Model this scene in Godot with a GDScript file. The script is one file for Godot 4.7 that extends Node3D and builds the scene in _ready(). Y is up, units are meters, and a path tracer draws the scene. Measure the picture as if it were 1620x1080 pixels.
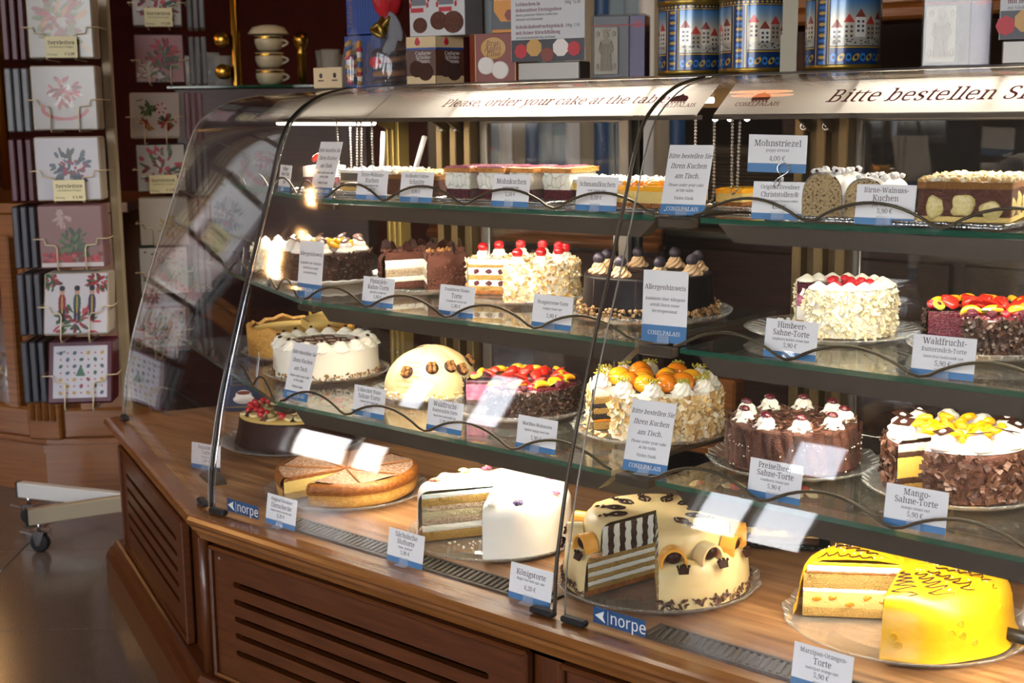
extends Node3D

const COR := Vector3(-2.064, 0, -1.449)      # corner where the main run meets the angled run of the case
const U := Vector3(-0.92388, 0, -0.38268)    # along the angled run
const N := Vector3(0.38268, 0, -0.92388)     # into the angled run
const TM := 0.19891
const CAM := Vector3(0, 1.19, 0)

var M := {}
var taken := {}
var gid := 1
var rng := RandomNumberGenerator.new()
var fonts := {}

# ---------------------------------------------------------------- nodes
func numbered(n: String) -> String:
	taken[n] = taken.get(n, -1) + 1
	return n if taken[n] == 0 else "%s_%03d" % [n, taken[n]]

func thing(called: String, label: String, category: String, at := Vector3.ZERO, turn := 0.0, group := "") -> Node3D:
	var o := Node3D.new()
	o.name = numbered(called)
	add_child(o)
	o.position = at
	o.rotation.y = turn
	o.set_meta("label", label)
	o.set_meta("category", category)
	if group != "":
		o.set_meta("group", group)
	return o

func structure(called: String, at := Vector3.ZERO) -> Node3D:
	var o := Node3D.new()
	o.name = numbered(called)
	add_child(o)
	o.position = at
	o.set_meta("kind", "structure")
	return o

func put(parent: Node3D, called: String, st: SurfaceTool, m, label := "") -> MeshInstance3D:
	st.generate_normals()
	return put_mesh(parent, called, st.commit(), m, label)

func put_mesh(parent: Node3D, called: String, mesh: Mesh, m, label := "") -> MeshInstance3D:
	var o := MeshInstance3D.new()
	o.mesh = mesh
	o.name = called if parent != self else numbered(called)
	o.material_override = M[m] if m is String else m
	parent.add_child(o, true)
	if label != "":
		o.set_meta("label", label)
	return o

func scatter(parent: Node3D, called: String, mesh: Mesh, m, xf: Array, cols := []) -> void:
	if xf.is_empty():
		return
	var mm := MultiMesh.new()
	mm.transform_format = MultiMesh.TRANSFORM_3D
	mm.use_colors = not cols.is_empty()
	mm.mesh = mesh
	mm.instance_count = xf.size()
	for i in xf.size():
		mm.set_instance_transform(i, xf[i])
		if mm.use_colors:
			mm.set_instance_color(i, cols[rng.randi() % cols.size()])
	var o := MultiMeshInstance3D.new()
	o.multimesh = mm
	o.name = called
	o.material_override = M[m] if m is String else m
	parent.add_child(o, true)
	o.set_meta("kind", "stuff")

# ---------------------------------------------------------------- shapes
func S() -> SurfaceTool:
	var st := SurfaceTool.new()
	st.begin(Mesh.PRIMITIVE_TRIANGLES)
	st.set_smooth_group(-1)
	return st

func tri(st: SurfaceTool, a: Vector3, b: Vector3, c: Vector3) -> void:
	st.add_vertex(a); st.add_vertex(b); st.add_vertex(c)

func quad(st: SurfaceTool, a: Vector3, b: Vector3, c: Vector3, d: Vector3) -> void:
	tri(st, a, b, c); tri(st, a, c, d)

func tri_away(st: SurfaceTool, a: Vector3, b: Vector3, c: Vector3, ref: Vector3) -> void:
	if (a - c).cross(a - b).dot(a + b + c - 3.0 * ref) >= 0.0: tri(st, a, b, c)
	else: tri(st, a, c, b)

func cbox(st: SurfaceTool, c: Vector3, s: Vector3, ch := 0.001, b := Basis()) -> void:
	st.set_smooth_group(-1)
	var h := s * 0.5
	ch = minf(ch, minf(h.x, minf(h.y, h.z)) * 0.9)
	var P := func(sx: float, sy: float, sz: float, ax: int) -> Vector3:
		var q := Vector3(sx * (h.x - (0.0 if ax == 0 else ch)), sy * (h.y - (0.0 if ax == 1 else ch)), sz * (h.z - (0.0 if ax == 2 else ch)))
		return c + b * q
	var sg := [[-1, -1], [-1, 1], [1, 1], [1, -1]]
	for ax in 3:
		for s0 in [-1, 1]:
			var q := []
			for t in sg:
				var v := [0, 0, 0]
				v[ax] = s0; v[(ax + 1) % 3] = t[0]; v[(ax + 2) % 3] = t[1]
				q.append(P.call(v[0], v[1], v[2], ax))
			tri_away(st, q[0], q[1], q[2], c); tri_away(st, q[0], q[2], q[3], c)
	if ch < 0.00012:
		return
	for ax in 3:
		var a2 := (ax + 1) % 3
		var a3 := (ax + 2) % 3
		for t in sg:
			var q := []
			for e in [-1, 1]:
				var v := [0, 0, 0]
				v[ax] = e; v[a2] = t[0]; v[a3] = t[1]
				q.append(P.call(v[0], v[1], v[2], a2)); q.append(P.call(v[0], v[1], v[2], a3))
			tri_away(st, q[0], q[1], q[3], c); tri_away(st, q[0], q[3], q[2], c)
	for sx in [-1, 1]:
		for sy in [-1, 1]:
			for sz in [-1, 1]:
				tri_away(st, P.call(sx, sy, sz, 0), P.call(sx, sy, sz, 1), P.call(sx, sy, sz, 2), c)

func box(st: SurfaceTool, c: Vector3, s: Vector3, b := Basis()) -> void:
	cbox(st, c, s, 0.0001, b)

func span(st: SurfaceTool, lo: Vector3, hi: Vector3, ch := 0.001) -> void:
	cbox(st, (lo + hi) * 0.5, (hi - lo).abs(), ch)

# profile of Vector2(radius, height), turned about y; angles run from x towards z
func lathe(st: SurfaceTool, prof: Array, seg := 48, a0 := 0.0, a1 := TAU, xf := Transform3D(), mod = null) -> void:
	gid += 1
	st.set_smooth_group(gid)
	var rows := []
	for i in prof.size():
		var row := PackedVector3Array()
		for j in seg + 1:
			var t := a0 + (a1 - a0) * j / seg
			if is_equal_approx(a1 - a0, TAU) and j == seg:
				t = a0
			var r: float = prof[i].x
			var y: float = prof[i].y
			if mod != null:
				var k: Vector2 = mod.call(t, i, r, y)
				r = k.x; y = k.y
			row.append(xf * Vector3(r * cos(t), y, r * sin(t)))
		rows.append(row)
	for i in prof.size() - 1:
		var v0 := 1.0 - float(i) / (prof.size() - 1)
		var v1 := 1.0 - float(i + 1) / (prof.size() - 1)
		for j in seg:
			var u0 := 1.0 - float(j) / seg
			var u1 := 1.0 - float(j + 1) / seg
			for k in [[i, j + 1, u1, v0], [i + 1, j + 1, u1, v1], [i + 1, j, u0, v1], [i, j + 1, u1, v0], [i + 1, j, u0, v1], [i, j, u0, v0]]:
				st.set_uv(Vector2(k[2], k[3]))
				st.add_vertex(rows[k[0]][k[1]])
	st.set_smooth_group(-1)

func grid(st: SurfaceTool, nu: int, nv: int, f: Callable) -> void:
	gid += 1
	st.set_smooth_group(gid)
	var p := []
	for i in nu + 1:
		var row := PackedVector3Array()
		for j in nv + 1:
			row.append(f.call(float(i) / nu, float(j) / nv))
		p.append(row)
	for i in nu:
		for j in nv:
			for k in [[i, j], [i, j + 1], [i + 1, j + 1], [i, j], [i + 1, j + 1], [i + 1, j]]:
				st.set_uv(Vector2(float(k[0]) / nu, 1.0 - float(k[1]) / nv))
				st.add_vertex(p[k[0]][k[1]])
	st.set_smooth_group(-1)

func tube(st: SurfaceTool, pts: Array, r: float, seg := 8, closed := false) -> void:
	gid += 1
	st.set_smooth_group(gid)
	var n := pts.size()
	var ring := []
	var up := Vector3.UP
	for i in n:
		var a: Vector3 = pts[(i - 1 + n) % n] if closed or i > 0 else pts[i]
		var b: Vector3 = pts[(i + 1) % n] if closed or i < n - 1 else pts[i]
		var t := (b - a).normalized()
		if i == 0:
			up = Vector3.UP if absf(t.y) < 0.9 else Vector3.RIGHT
		var x := t.cross(up).normalized()
		up = x.cross(t).normalized()
		var row := PackedVector3Array()
		for j in seg:
			var q := TAU * j / seg
			row.append(pts[i] + (x * cos(q) + up * sin(q)) * r)
		ring.append(row)
	var last := n if closed else n - 1
	for i in last:
		var i2 := (i + 1) % n
		for j in seg:
			var j2 := (j + 1) % seg
			quad(st, ring[i][j], ring[i][j2], ring[i2][j2], ring[i2][j])
	if not closed:
		for j in range(1, seg - 1):
			tri(st, ring[0][0], ring[0][j + 1], ring[0][j])
			tri(st, ring[n - 1][0], ring[n - 1][j], ring[n - 1][j + 1])
	st.set_smooth_group(-1)

func rod(st: SurfaceTool, a: Vector3, b: Vector3, r: float, seg := 10) -> void:
	tube(st, [a, b], r, seg)

# polygon in local xy, extruded along local z from 0 to h
func prism(st: SurfaceTool, poly: Array, h: float, xf := Transform3D(), smooth := false) -> void:
	st.set_smooth_group(-1)
	var pp := PackedVector2Array(poly)
	if Geometry2D.is_polygon_clockwise(pp):
		pp.reverse()
	var ix := Geometry2D.triangulate_polygon(pp)
	for k in range(0, ix.size(), 3):
		var q := [pp[ix[k]], pp[ix[k + 1]], pp[ix[k + 2]]]
		var w := []
		for e in q: w.append(xf * Vector3(e.x, e.y, h))
		var z := []
		for e in q: z.append(xf * Vector3(e.x, e.y, 0))
		if (w[0] - w[2]).cross(w[0] - w[1]).dot(xf.basis.z * signf(h)) >= 0:
			tri(st, w[0], w[1], w[2]); tri(st, z[0], z[2], z[1])
		else:
			tri(st, w[0], w[2], w[1]); tri(st, z[0], z[1], z[2])
	if smooth:
		gid += 1
		st.set_smooth_group(gid)
	for i in pp.size():
		var a := pp[i]
		var b := pp[(i + 1) % pp.size()]
		quad(st, xf * Vector3(a.x, a.y, 0), xf * Vector3(a.x, a.y, h), xf * Vector3(b.x, b.y, h), xf * Vector3(b.x, b.y, 0))
	st.set_smooth_group(-1)

func ngon(n: int, r: float, turn := 0.0, sy := 1.0) -> Array:
	var p := []
	for i in n: p.append(Vector2(r * cos(turn + TAU * i / n), sy * r * sin(turn + TAU * i / n)))
	return p

func blob(st: SurfaceTool, c: Vector3, r: Vector3, seg := 10, b := Basis(), amp := 0.0, sd := 0.0) -> void:
	gid += 1
	st.set_smooth_group(gid)
	var rows := []
	var nv := maxi(4, seg / 2 + 1)
	for i in nv + 1:
		var v := PI * i / nv
		var row := PackedVector3Array()
		for j in seg:
			var t := TAU * j / seg
			var d := Vector3(sin(v) * cos(t), cos(v), sin(v) * sin(t))
			var k := 1.0
			if amp > 0.0:
				k += amp * (sin(3.1 * d.x + sd) * cos(2.7 * d.y + sd * 1.7) + 0.6 * sin(5.3 * d.z + sd * 2.3 + 2.0 * d.x))
			row.append(c + b * (d * r * k))
		rows.append(row)
	for i in nv:
		for j in seg:
			var j2 := (j + 1) % seg
			quad(st, rows[i][j2], rows[i][j], rows[i + 1][j], rows[i + 1][j2]) if i > 0 else tri(st, rows[0][j], rows[1][j], rows[1][j2])
	st.set_smooth_group(-1)

# piped cream: a star-ribbed cone of whipped cream
func dollop(st: SurfaceTool, c: Vector3, r: float, h: float, lobes := 8, twist := 1.2, rib := 0.14, tiers := 2.5, seg := 32) -> void:
	var prof := []
	for i in 15:
		var t := i / 14.0
		var q := (0.92 + 0.12 * sin(t * PI * 1.1)) * pow(1.0 - t, 0.62) * (1.0 + 0.10 * sin(TAU * t * tiers))
		prof.append(Vector2(maxf(r * q, 0.0002), h * (t * 0.96 + 0.04 * t * t)))
	lathe(st, prof, seg, 0.0, TAU, Transform3D(Basis(), c), func(a: float, i: int, rr: float, y: float): return Vector2(rr * (1.0 + rib * cos(lobes * (a + twist * y / h))), y))

func run(st: SurfaceTool, prof: Array, x_end: float, s_end: float, main := true, left := true) -> void:
	# prof: Vector2(inset from the glass line, height); swept along the main run and round the corner
	var a := []; var m := []; var l := []
	for p in prof:
		a.append(Vector3(x_end, p.y, -1.449 - p.x))
		m.append(Vector3(-2.064 + TM * p.x, p.y, -1.449 - p.x) + (Vector3.ZERO if main and left else Vector3(0.0007, 0, 0) if main else U * 0.0007))
		l.append(COR + U * s_end + N * p.x + Vector3(0, p.y, 0))
	var pp := PackedVector2Array(prof)
	var ix := Geometry2D.triangulate_polygon(pp)
	for i in prof.size():
		var j := (i + 1) % prof.size()
		if main: quad(st, a[i], m[i], m[j], a[j])
		if left: quad(st, m[i], l[i], l[j], m[j])
	for k in range(0, ix.size(), 3):
		if main: tri(st, a[ix[k]], a[ix[k + 1]], a[ix[k + 2]])
		else: tri(st, m[ix[k]], m[ix[k + 1]], m[ix[k + 2]])
		if left: tri(st, l[ix[k]], l[ix[k + 1]], l[ix[k + 2]])
		else: tri(st, m[ix[k]], m[ix[k + 1]], m[ix[k + 2]])

func lp(s: float, d: float, y: float) -> Vector3:
	return COR + U * s + N * d + Vector3(0, y, 0)

# ---------------------------------------------------------------- lettering
func font(style: String) -> Font:
	if not fonts.has(style):
		var f := SystemFont.new()
		f.font_names = PackedStringArray(["Droid Sans" if "a" in style else "Droid Serif"])
		f.font_weight = 700 if "b" in style else 400
		var v := FontVariation.new()
		v.base_font = f
		if "i" in style:
			v.variation_transform = Transform2D(Vector2(1, 0.22), Vector2(0, 1), Vector2.ZERO)
		fonts[style] = v
	return fonts[style]

func text(st: SurfaceTool, s: String, size: float, at: Vector3, style := "r", b := Basis(), wide := 1.0, left := false) -> void:
	if s == "":
		return
	var t := TextMesh.new()
	t.text = s
	t.font = font(style)
	t.font_size = 32
	t.pixel_size = size / 32.0
	t.depth = 0.0003
	t.curve_step = 3.0
	if left:
		t.horizontal_alignment = HORIZONTAL_ALIGNMENT_LEFT
	if t.get_surface_count() == 0:
		return
	st.append_from(t, 0, Transform3D(b.scaled_local(Vector3(wide, 1, 1)), at))

func put_text(parent: Node3D, called: String, st: SurfaceTool, m, label := "") -> MeshInstance3D:
	return put_mesh(parent, called, st.commit(), m, label)

# ---------------------------------------------------------------- materials
func noise_image(freq: float, sd: int, oct := 4, size := 256, sx := 1.0, sy := 1.0, kind := FastNoiseLite.TYPE_SIMPLEX_SMOOTH) -> Image:
	var n := FastNoiseLite.new()
	n.noise_type = kind
	n.seed = sd
	n.frequency = freq
	n.fractal_octaves = oct
	var im := Image.create(size, size, false, Image.FORMAT_RGB8)
	var vals := PackedFloat32Array()
	vals.resize(size * size)
	var lo := 9.0; var hi := -9.0
	for y in size:
		var fy := clampf((float(y) / size - 0.75) * 4.0, 0, 1)
		for x in size:
			var fx := clampf((float(x) / size - 0.75) * 4.0, 0, 1)
			var v := n.get_noise_2d(x * sx, y * sy)
			if fx > 0.0: v = lerpf(v, n.get_noise_2d((x - size) * sx, y * sy), fx)
			if fy > 0.0:
				var w := n.get_noise_2d(x * sx, (y - size) * sy)
				if fx > 0.0: w = lerpf(w, n.get_noise_2d((x - size) * sx, (y - size) * sy), fx)
				v = lerpf(v, w, fy)
			vals[y * size + x] = v
			lo = minf(lo, v); hi = maxf(hi, v)
	for y in size:
		for x in size:
			var v := (vals[y * size + x] - lo) / (hi - lo)
			im.set_pixel(x, y, Color(v, v, v))
	return im

func ramp(im: Image, stops: Array) -> ImageTexture:
	# stops: [[position, Color], ...]
	var g := Gradient.new()
	g.offsets = PackedFloat32Array(stops.map(func(e): return e[0]))
	g.colors = PackedColorArray(stops.map(func(e): return e[1]))
	var o := Image.create(im.get_width(), im.get_height(), false, Image.FORMAT_RGB8)
	for y in im.get_height():
		for x in im.get_width():
			o.set_pixel(x, y, g.sample(im.get_pixel(x, y).r))
	return ImageTexture.create_from_image(o)

func mat(key: String, col: Color, rough := 0.6, metal := 0.0, o := {}) -> StandardMaterial3D:
	var m := StandardMaterial3D.new()
	m.resource_name = key
	m.albedo_color = col
	m.roughness = rough
	m.metallic = metal
	m.cull_mode = BaseMaterial3D.CULL_DISABLED
	if col.a < 1.0:
		m.transparency = BaseMaterial3D.TRANSPARENCY_ALPHA
	if o.has("spec"): m.metallic_specular = o.spec
	if o.has("tex"):
		m.albedo_texture = o.tex
		if not o.has("uv"):
			m.uv1_triplanar = true
			m.uv1_world_triplanar = true
			m.uv1_scale = Vector3.ONE * o.get("rep", 4.0)
	if o.has("bump"):
		m.heightmap_enabled = true
		m.heightmap_texture = o.bump
		m.heightmap_scale = o.get("depth", 0.1)
		m.uv1_triplanar = true
		m.uv1_world_triplanar = true
		m.uv1_scale = Vector3.ONE * o.get("rep", 4.0)
	if o.has("coat"):
		m.clearcoat_enabled = true
		m.clearcoat = o.coat
		m.clearcoat_roughness = o.get("coat_rough", 0.08)
	if o.has("sss"):
		m.subsurf_scatter_enabled = true
		m.subsurf_scatter_strength = o.sss
	if o.has("emit"):
		m.emission_enabled = true
		m.emission = o.emit
		m.emission_energy_multiplier = o.get("power", 1.0)
	if o.has("back"):
		m.backlight_enabled = true
		m.backlight = o.back
	if o.has("vc"): m.vertex_color_use_as_albedo = true
	M[key] = m
	return m

func materials() -> void:
	var fine := noise_image(0.09, 3, 4, 256)
	var mid := noise_image(0.03, 8, 4, 256)
	var cell := noise_image(0.06, 5, 2, 256, 1, 1, FastNoiseLite.TYPE_CELLULAR)
	var fine_t := ImageTexture.create_from_image(fine)
	var mid_t := ImageTexture.create_from_image(mid)
	var cell_t := ImageTexture.create_from_image(cell)
	var wood_i := noise_image(0.012, 21, 5, 512, 0.55, 9.0)
	var oak_i := noise_image(0.010, 31, 5, 512, 0.45, 6.0)
	var wood_u := noise_image(0.012, 25, 5, 512, 9.0, 0.55)
	var C := func(h: String) -> Color: return Color(h)
	# wood
	mat("wood", Color.WHITE, 0.34, 0, {"tex": ramp(wood_i, [[0, C.call("43200a")], [0.5, C.call("572b0f")], [1, C.call("683817")]]), "rep": 1.6, "coat": 0.18, "coat_rough": 0.16})
	mat("wood_upright", Color.WHITE, 0.34, 0, {"tex": ramp(wood_u, [[0, C.call("43200a")], [0.5, C.call("572b0f")], [1, C.call("683817")]]), "rep": 1.6, "coat": 0.3, "coat_rough": 0.12})
	mat("rim_wood", Color.WHITE, 0.25, 0, {"tex": ramp(wood_i, [[0, C.call("6c401c")], [0.5, C.call("855226")], [1, C.call("96632f")]]), "rep": 1.2, "coat": 0.5, "coat_rough": 0.08})
	mat("oak", Color.WHITE, 0.42, 0, {"tex": ramp(oak_i, [[0, C.call("5e3f24")], [0.35, C.call("805835")], [0.7, C.call("97704a")], [1, C.call("a98259")]]), "rep": 1.1, "coat": 0.25, "coat_rough": 0.2})
	mat("cabinet_wood", Color.WHITE, 0.36, 0, {"tex": ramp(wood_i, [[0, C.call("6e3f18")], [0.5, C.call("875224")], [1, C.call("98622e")]]), "rep": 1.3, "coat": 0.3})
	mat("dark_wood", Color.WHITE, 0.45, 0, {"tex": ramp(wood_i, [[0, C.call("2e1710")], [1, C.call("4a281a")]]), "rep": 1.2})
		# stone, walls
	mat("granite", Color.WHITE, 0.25, 0, {"tex": ramp(noise_image(0.16, 77, 5, 512), [[0, C.call("332c27")], [0.35, C.call("564b42")], [0.6, C.call("73665b")], [1, C.call("998c81")]]), "rep": 5.0, "coat": 0.3, "coat_rough": 0.1})
	mat("grout", C.call("38332e"), 0.8)
	mat("plaster", Color.WHITE, 0.85, 0, {"tex": ramp(mid, [[0, C.call("4c4033")], [1, C.call("57493a")]]), "rep": 0.8})
	mat("red_wall", Color.WHITE, 0.8, 0, {"tex": ramp(mid, [[0, C.call("4a130c")], [1, C.call("581911")]]), "rep": 0.8})
	mat("brown_wall", Color.WHITE, 0.7, 0, {"tex": ramp(mid, [[0, C.call("24150e")], [1, C.call("2f1c13")]]), "rep": 0.8})
	mat("window_white", C.call("d8d4ca"), 0.4)
	# metal, glass
	mat("bronze", C.call("6b5a3c"), 0.42, 0.75)
	mat("bronze_light", C.call("9a8348"), 0.40, 0.7)
	mat("bar_brown", C.call("43382a"), 0.45, 0.25)
	mat("wire_brown", C.call("5c5342"), 0.32, 0.8)
	mat("steel", C.call("b9b6b0"), 0.3, 0.9)
	mat("steel_dull", C.call("8d8881"), 0.45, 0.8)
	mat("foil", C.call("d5d5d5"), 0.22, 1.0, {"bump": cell_t, "depth": 0.08, "rep": 14.0})
	mat("chrome", C.call("d8d8d8"), 0.12, 1.0)
	mat("brass", C.call("b58a3a"), 0.25, 1.0)
	mat("black", C.call("101010"), 0.4)
	mat("rubber", C.call("161617"), 0.6)
	mat("glass", Color(0.75, 0.8, 0.76, 0.005), 0.02)
	mat("glass_edge", Color(0.10, 0.34, 0.26, 0.75), 0.1)
	mat("shelf_glass", Color(0.7, 0.8, 0.74, 0.014), 0.02)
	mat("crystal", Color(0.92, 0.94, 0.93, 0.07), 0.06)
	mat("crystal_rib", Color(0.9, 0.92, 0.9, 0.22), 0.2)
	mat("cellophane", Color(1, 1, 1, 0.05), 0.05)
	mat("acrylic", Color(0.95, 0.97, 1.0, 0.12), 0.04)
	mat("fascia", C.call("e0c6a6"), 0.22, 0, {"coat": 0.4, "coat_rough": 0.06, "back": Color(0.9, 0.9, 0.9)})
	mat("tube_light", Color.WHITE, 0.5, 0, {"emit": Color(1.0, 0.95, 0.86), "power": 7.0})
	mat("led", Color.WHITE, 0.5, 0, {"emit": Color(0.95, 0.97, 1.0), "power": 8.0})
	mat("warm_bulb", Color.WHITE, 0.5, 0, {"emit": Color(1.0, 0.55, 0.28), "power": 6.0})
	# print
	mat("paper", C.call("e6e4e2"), 0.6)
	mat("card_blue", C.call("3d75a6"), 0.5)
	mat("ink", C.call("3b2b29"), 0.7)
	mat("ink_red", C.call("6a1f25"), 0.6)
	mat("ink_grey", C.call("6c6a6e"), 0.7)
	mat("ink_white", C.call("e8e6e0"), 0.6)
	mat("norpe_blue", C.call("1d4a78"), 0.4)
	mat("ivory_card", C.call("dccfa0"), 0.6)
	# food
	mat("cream", Color.WHITE, 0.5, 0, {"tex": ramp(fine, [[0, C.call("e6e0cc")], [1, C.call("f4efe2")]]), "rep": 20.0, "sss": 0.15, "bump": fine_t, "depth": 0.05})
	mat("cream_smooth", C.call("efe9da"), 0.45, 0, {"sss": 0.15})
	mat("fondant", C.call("efebdf"), 0.34, 0, {"sss": 0.25})
	mat("marzipan", Color.WHITE, 0.38, 0, {"tex": ramp(mid, [[0, C.call("d3bb84")], [1, C.call("dcc795")]]), "rep": 6.0, "sss": 0.2})
	mat("yellow_marzipan", Color.WHITE, 0.34, 0, {"tex": ramp(mid, [[0, C.call("f0b10c")], [1, C.call("f6bf1c")]]), "rep": 5.0, "sss": 0.15, "bump": cell_t, "depth": 0.05})
	mat("orange_peel", C.call("e2a03c"), 0.35)
	mat("sponge", Color.WHITE, 0.85, 0, {"tex": ramp(fine, [[0, C.call("8a642a")], [0.5, C.call("bd974e")], [1, C.call("dcc081")]]), "rep": 24.0, "bump": fine_t, "depth": 0.25})
	mat("sponge_green", Color.WHITE, 0.85, 0, {"tex": ramp(fine, [[0, C.call("9a8a5a")], [0.5, C.call("c9bc92")], [1, C.call("dcd3b8")]]), "rep": 24.0, "bump": fine_t, "depth": 0.25})
	mat("sponge_dark", Color.WHITE, 0.85, 0, {"tex": ramp(fine, [[0, C.call("38200f")], [1, C.call("6a4530")]]), "rep": 24.0, "bump": fine_t, "depth": 0.25})
	mat("filling", Color.WHITE, 0.7, 0, {"tex": ramp(mid, [[0, C.call("8b5a4a")], [0.35, C.call("b98e78")], [0.6, C.call("cfc3a0")], [1, C.call("b7bd92")]]), "rep": 26.0, "bump": fine_t, "depth": 0.3})
	mat("mango_cream", Color.WHITE, 0.6, 0, {"tex": ramp(fine, [[0, C.call("e2bd4e")], [1, C.call("efd071")]]), "rep": 14.0})
	mat("custard", Color.WHITE, 0.6, 0, {"tex": ramp(fine, [[0, C.call("d9b45a")], [1, C.call("ecd28a")]]), "rep": 16.0, "bump": fine_t, "depth": 0.1})
	mat("crust", Color.WHITE, 0.5, 0, {"tex": ramp(mid, [[0, C.call("6e3810")], [0.5, C.call("99591c")], [1, C.call("b97a30")]]), "rep": 14.0, "bump": fine_t, "depth": 0.1})
	mat("sugared_crust", Color.WHITE, 0.7, 0, {"tex": ramp(noise_image(0.05, 14, 5, 256), [[0, C.call("744420")], [0.4, C.call("8e6242")], [0.6, C.call("a98e78")], [1, C.call("cbbdb0")]]), "rep": 9.0})
	mat("baked_gold", Color.WHITE, 0.6, 0, {"tex": ramp(mid, [[0, C.call("a8702a")], [0.5, C.call("c8933f")], [1, C.call("dcb568")]]), "rep": 14.0, "bump": fine_t, "depth": 0.12})
	mat("chocolate", C.call("331a12"), 0.42, 0, {"spec": 0.32})
	mat("chocolate_rough", Color.WHITE, 0.65, 0, {"tex": ramp(fine, [[0, C.call("31180f")], [1, C.call("633a28")]]), "rep": 20.0, "bump": fine_t, "depth": 0.3})
	mat("chocolate_brown", Color.WHITE, 0.55, 0, {"tex": ramp(mid, [[0, C.call("4a2517")], [1, C.call("714431")]]), "rep": 18.0, "bump": fine_t, "depth": 0.2})
	mat("cocoa", Color.WHITE, 0.9, 0, {"tex": ramp(fine, [[0, C.call("4b2417")], [1, C.call("85503c")]]), "rep": 22.0, "bump": fine_t, "depth": 0.4})
	mat("glaze_dark", C.call("161012"), 0.42, 0, {"spec": 0.28})
	mat("shaving_dark", Color.WHITE, 0.4, 0, {"vc": true})
	mat("almond", Color.WHITE, 0.6, 0, {"vc": true})
	mat("powder", Color.WHITE, 0.95, 0, {"tex": ramp(fine, [[0, C.call("d9d6d2")], [1, C.call("f7f6f4")]]), "rep": 22.0, "bump": fine_t, "depth": 0.15})
	mat("cherry", C.call("b8121c"), 0.1, 0, {"coat": 0.8, "sss": 0.2})
	mat("currant", C.call("c8232e"), 0.15, 0, {"coat": 0.6})
	mat("berry_dark", C.call("2b2230"), 0.5)
	mat("berry_jelly", Color.WHITE, 0.08, 0, {"tex": ramp(mid, [[0, C.call("2a0610")], [0.5, C.call("56101f")], [1, C.call("7d1a2c")]]), "rep": 16.0, "coat": 0.9, "bump": cell_t, "depth": 0.25})
	mat("strawberry", Color.WHITE, 0.22, 0, {"tex": ramp(cell, [[0, C.call("e2583a")], [0.25, C.call("d92f1f")], [1, C.call("c31d14")]]), "rep": 40.0, "coat": 0.5})
	mat("peach", C.call("f2ae22"), 0.12, 0, {"coat": 0.7, "sss": 0.2})
	mat("apricot", C.call("ec8a16"), 0.14, 0, {"coat": 0.7, "sss": 0.2})
	mat("kiwi", C.call("b3b84a"), 0.2, 0, {"coat": 0.4})
	mat("mandarin", C.call("f4b50e"), 0.15, 0, {"coat": 0.6, "sss": 0.2})
	mat("banana", C.call("efe0a4"), 0.35)
	mat("cherry_fill", Color.WHITE, 0.3, 0, {"tex": ramp(mid, [[0, C.call("2c0714")], [0.6, C.call("5c1428")], [1, C.call("8a3a52")]]), "rep": 30.0, "bump": cell_t, "depth": 0.3})
	mat("pink_glaze", Color.WHITE, 0.15, 0, {"tex": ramp(mid, [[0, C.call("7a2440")], [0.5, C.call("b0627c")], [1, C.call("cf93a0")]]), "rep": 12.0, "coat": 0.6})
	mat("puff", Color.WHITE, 0.7, 0, {"tex": ramp(wood_i, [[0, C.call("9c5a1c")], [1, C.call("d79a4d")]]), "rep": 6.0, "bump": fine_t, "depth": 0.3})
	mat("poppy", Color.WHITE, 0.8, 0, {"tex": ramp(fine, [[0, C.call("1d1a1c")], [0.5, C.call("3a3330")], [1, C.call("74695a")]]), "rep": 26.0, "bump": fine_t, "depth": 0.25})
	mat("stollen", Color.WHITE, 0.8, 0, {"tex": ramp(mid, [[0, C.call("3a2213")], [0.28, C.call("5b3a22")], [0.36, C.call("c9ab78")], [1, C.call("dec796")]]), "rep": 26.0, "bump": fine_t, "depth": 0.3})
	mat("walnut", Color.WHITE, 0.6, 0, {"tex": ramp(fine, [[0, C.call("7a4a1c")], [1, C.call("c08a47")]]), "rep": 40.0, "bump": cell_t, "depth": 0.3})
	mat("pear", Color.WHITE, 0.4, 0, {"tex": ramp(mid, [[0, C.call("b99a55")], [0.5, C.call("d8c57e")], [1, C.call("e3d594")]]), "rep": 22.0})
	mat("nut_crumb", Color.WHITE, 0.7, 0, {"vc": true})
	mat("pistachio", C.call("a9a022"), 0.6)
	mat("nougat_cream", C.call("bd9e78"), 0.5, 0, {"sss": 0.15})
	mat("fondant_pink", C.call("d85a78"), 0.4)
	mat("fondant_yellow", C.call("ecd48a"), 0.4)
	mat("fondant_orange", C.call("e0764c"), 0.4)
	mat("fondant_lilac", C.call("b58fc6"), 0.4)
	mat("fondant_purple", C.call("3b2260"), 0.4)
	mat("plastic_white", C.call("e4e4e2"), 0.3)
	mat("plastic_black", C.call("141414"), 0.3)

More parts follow.
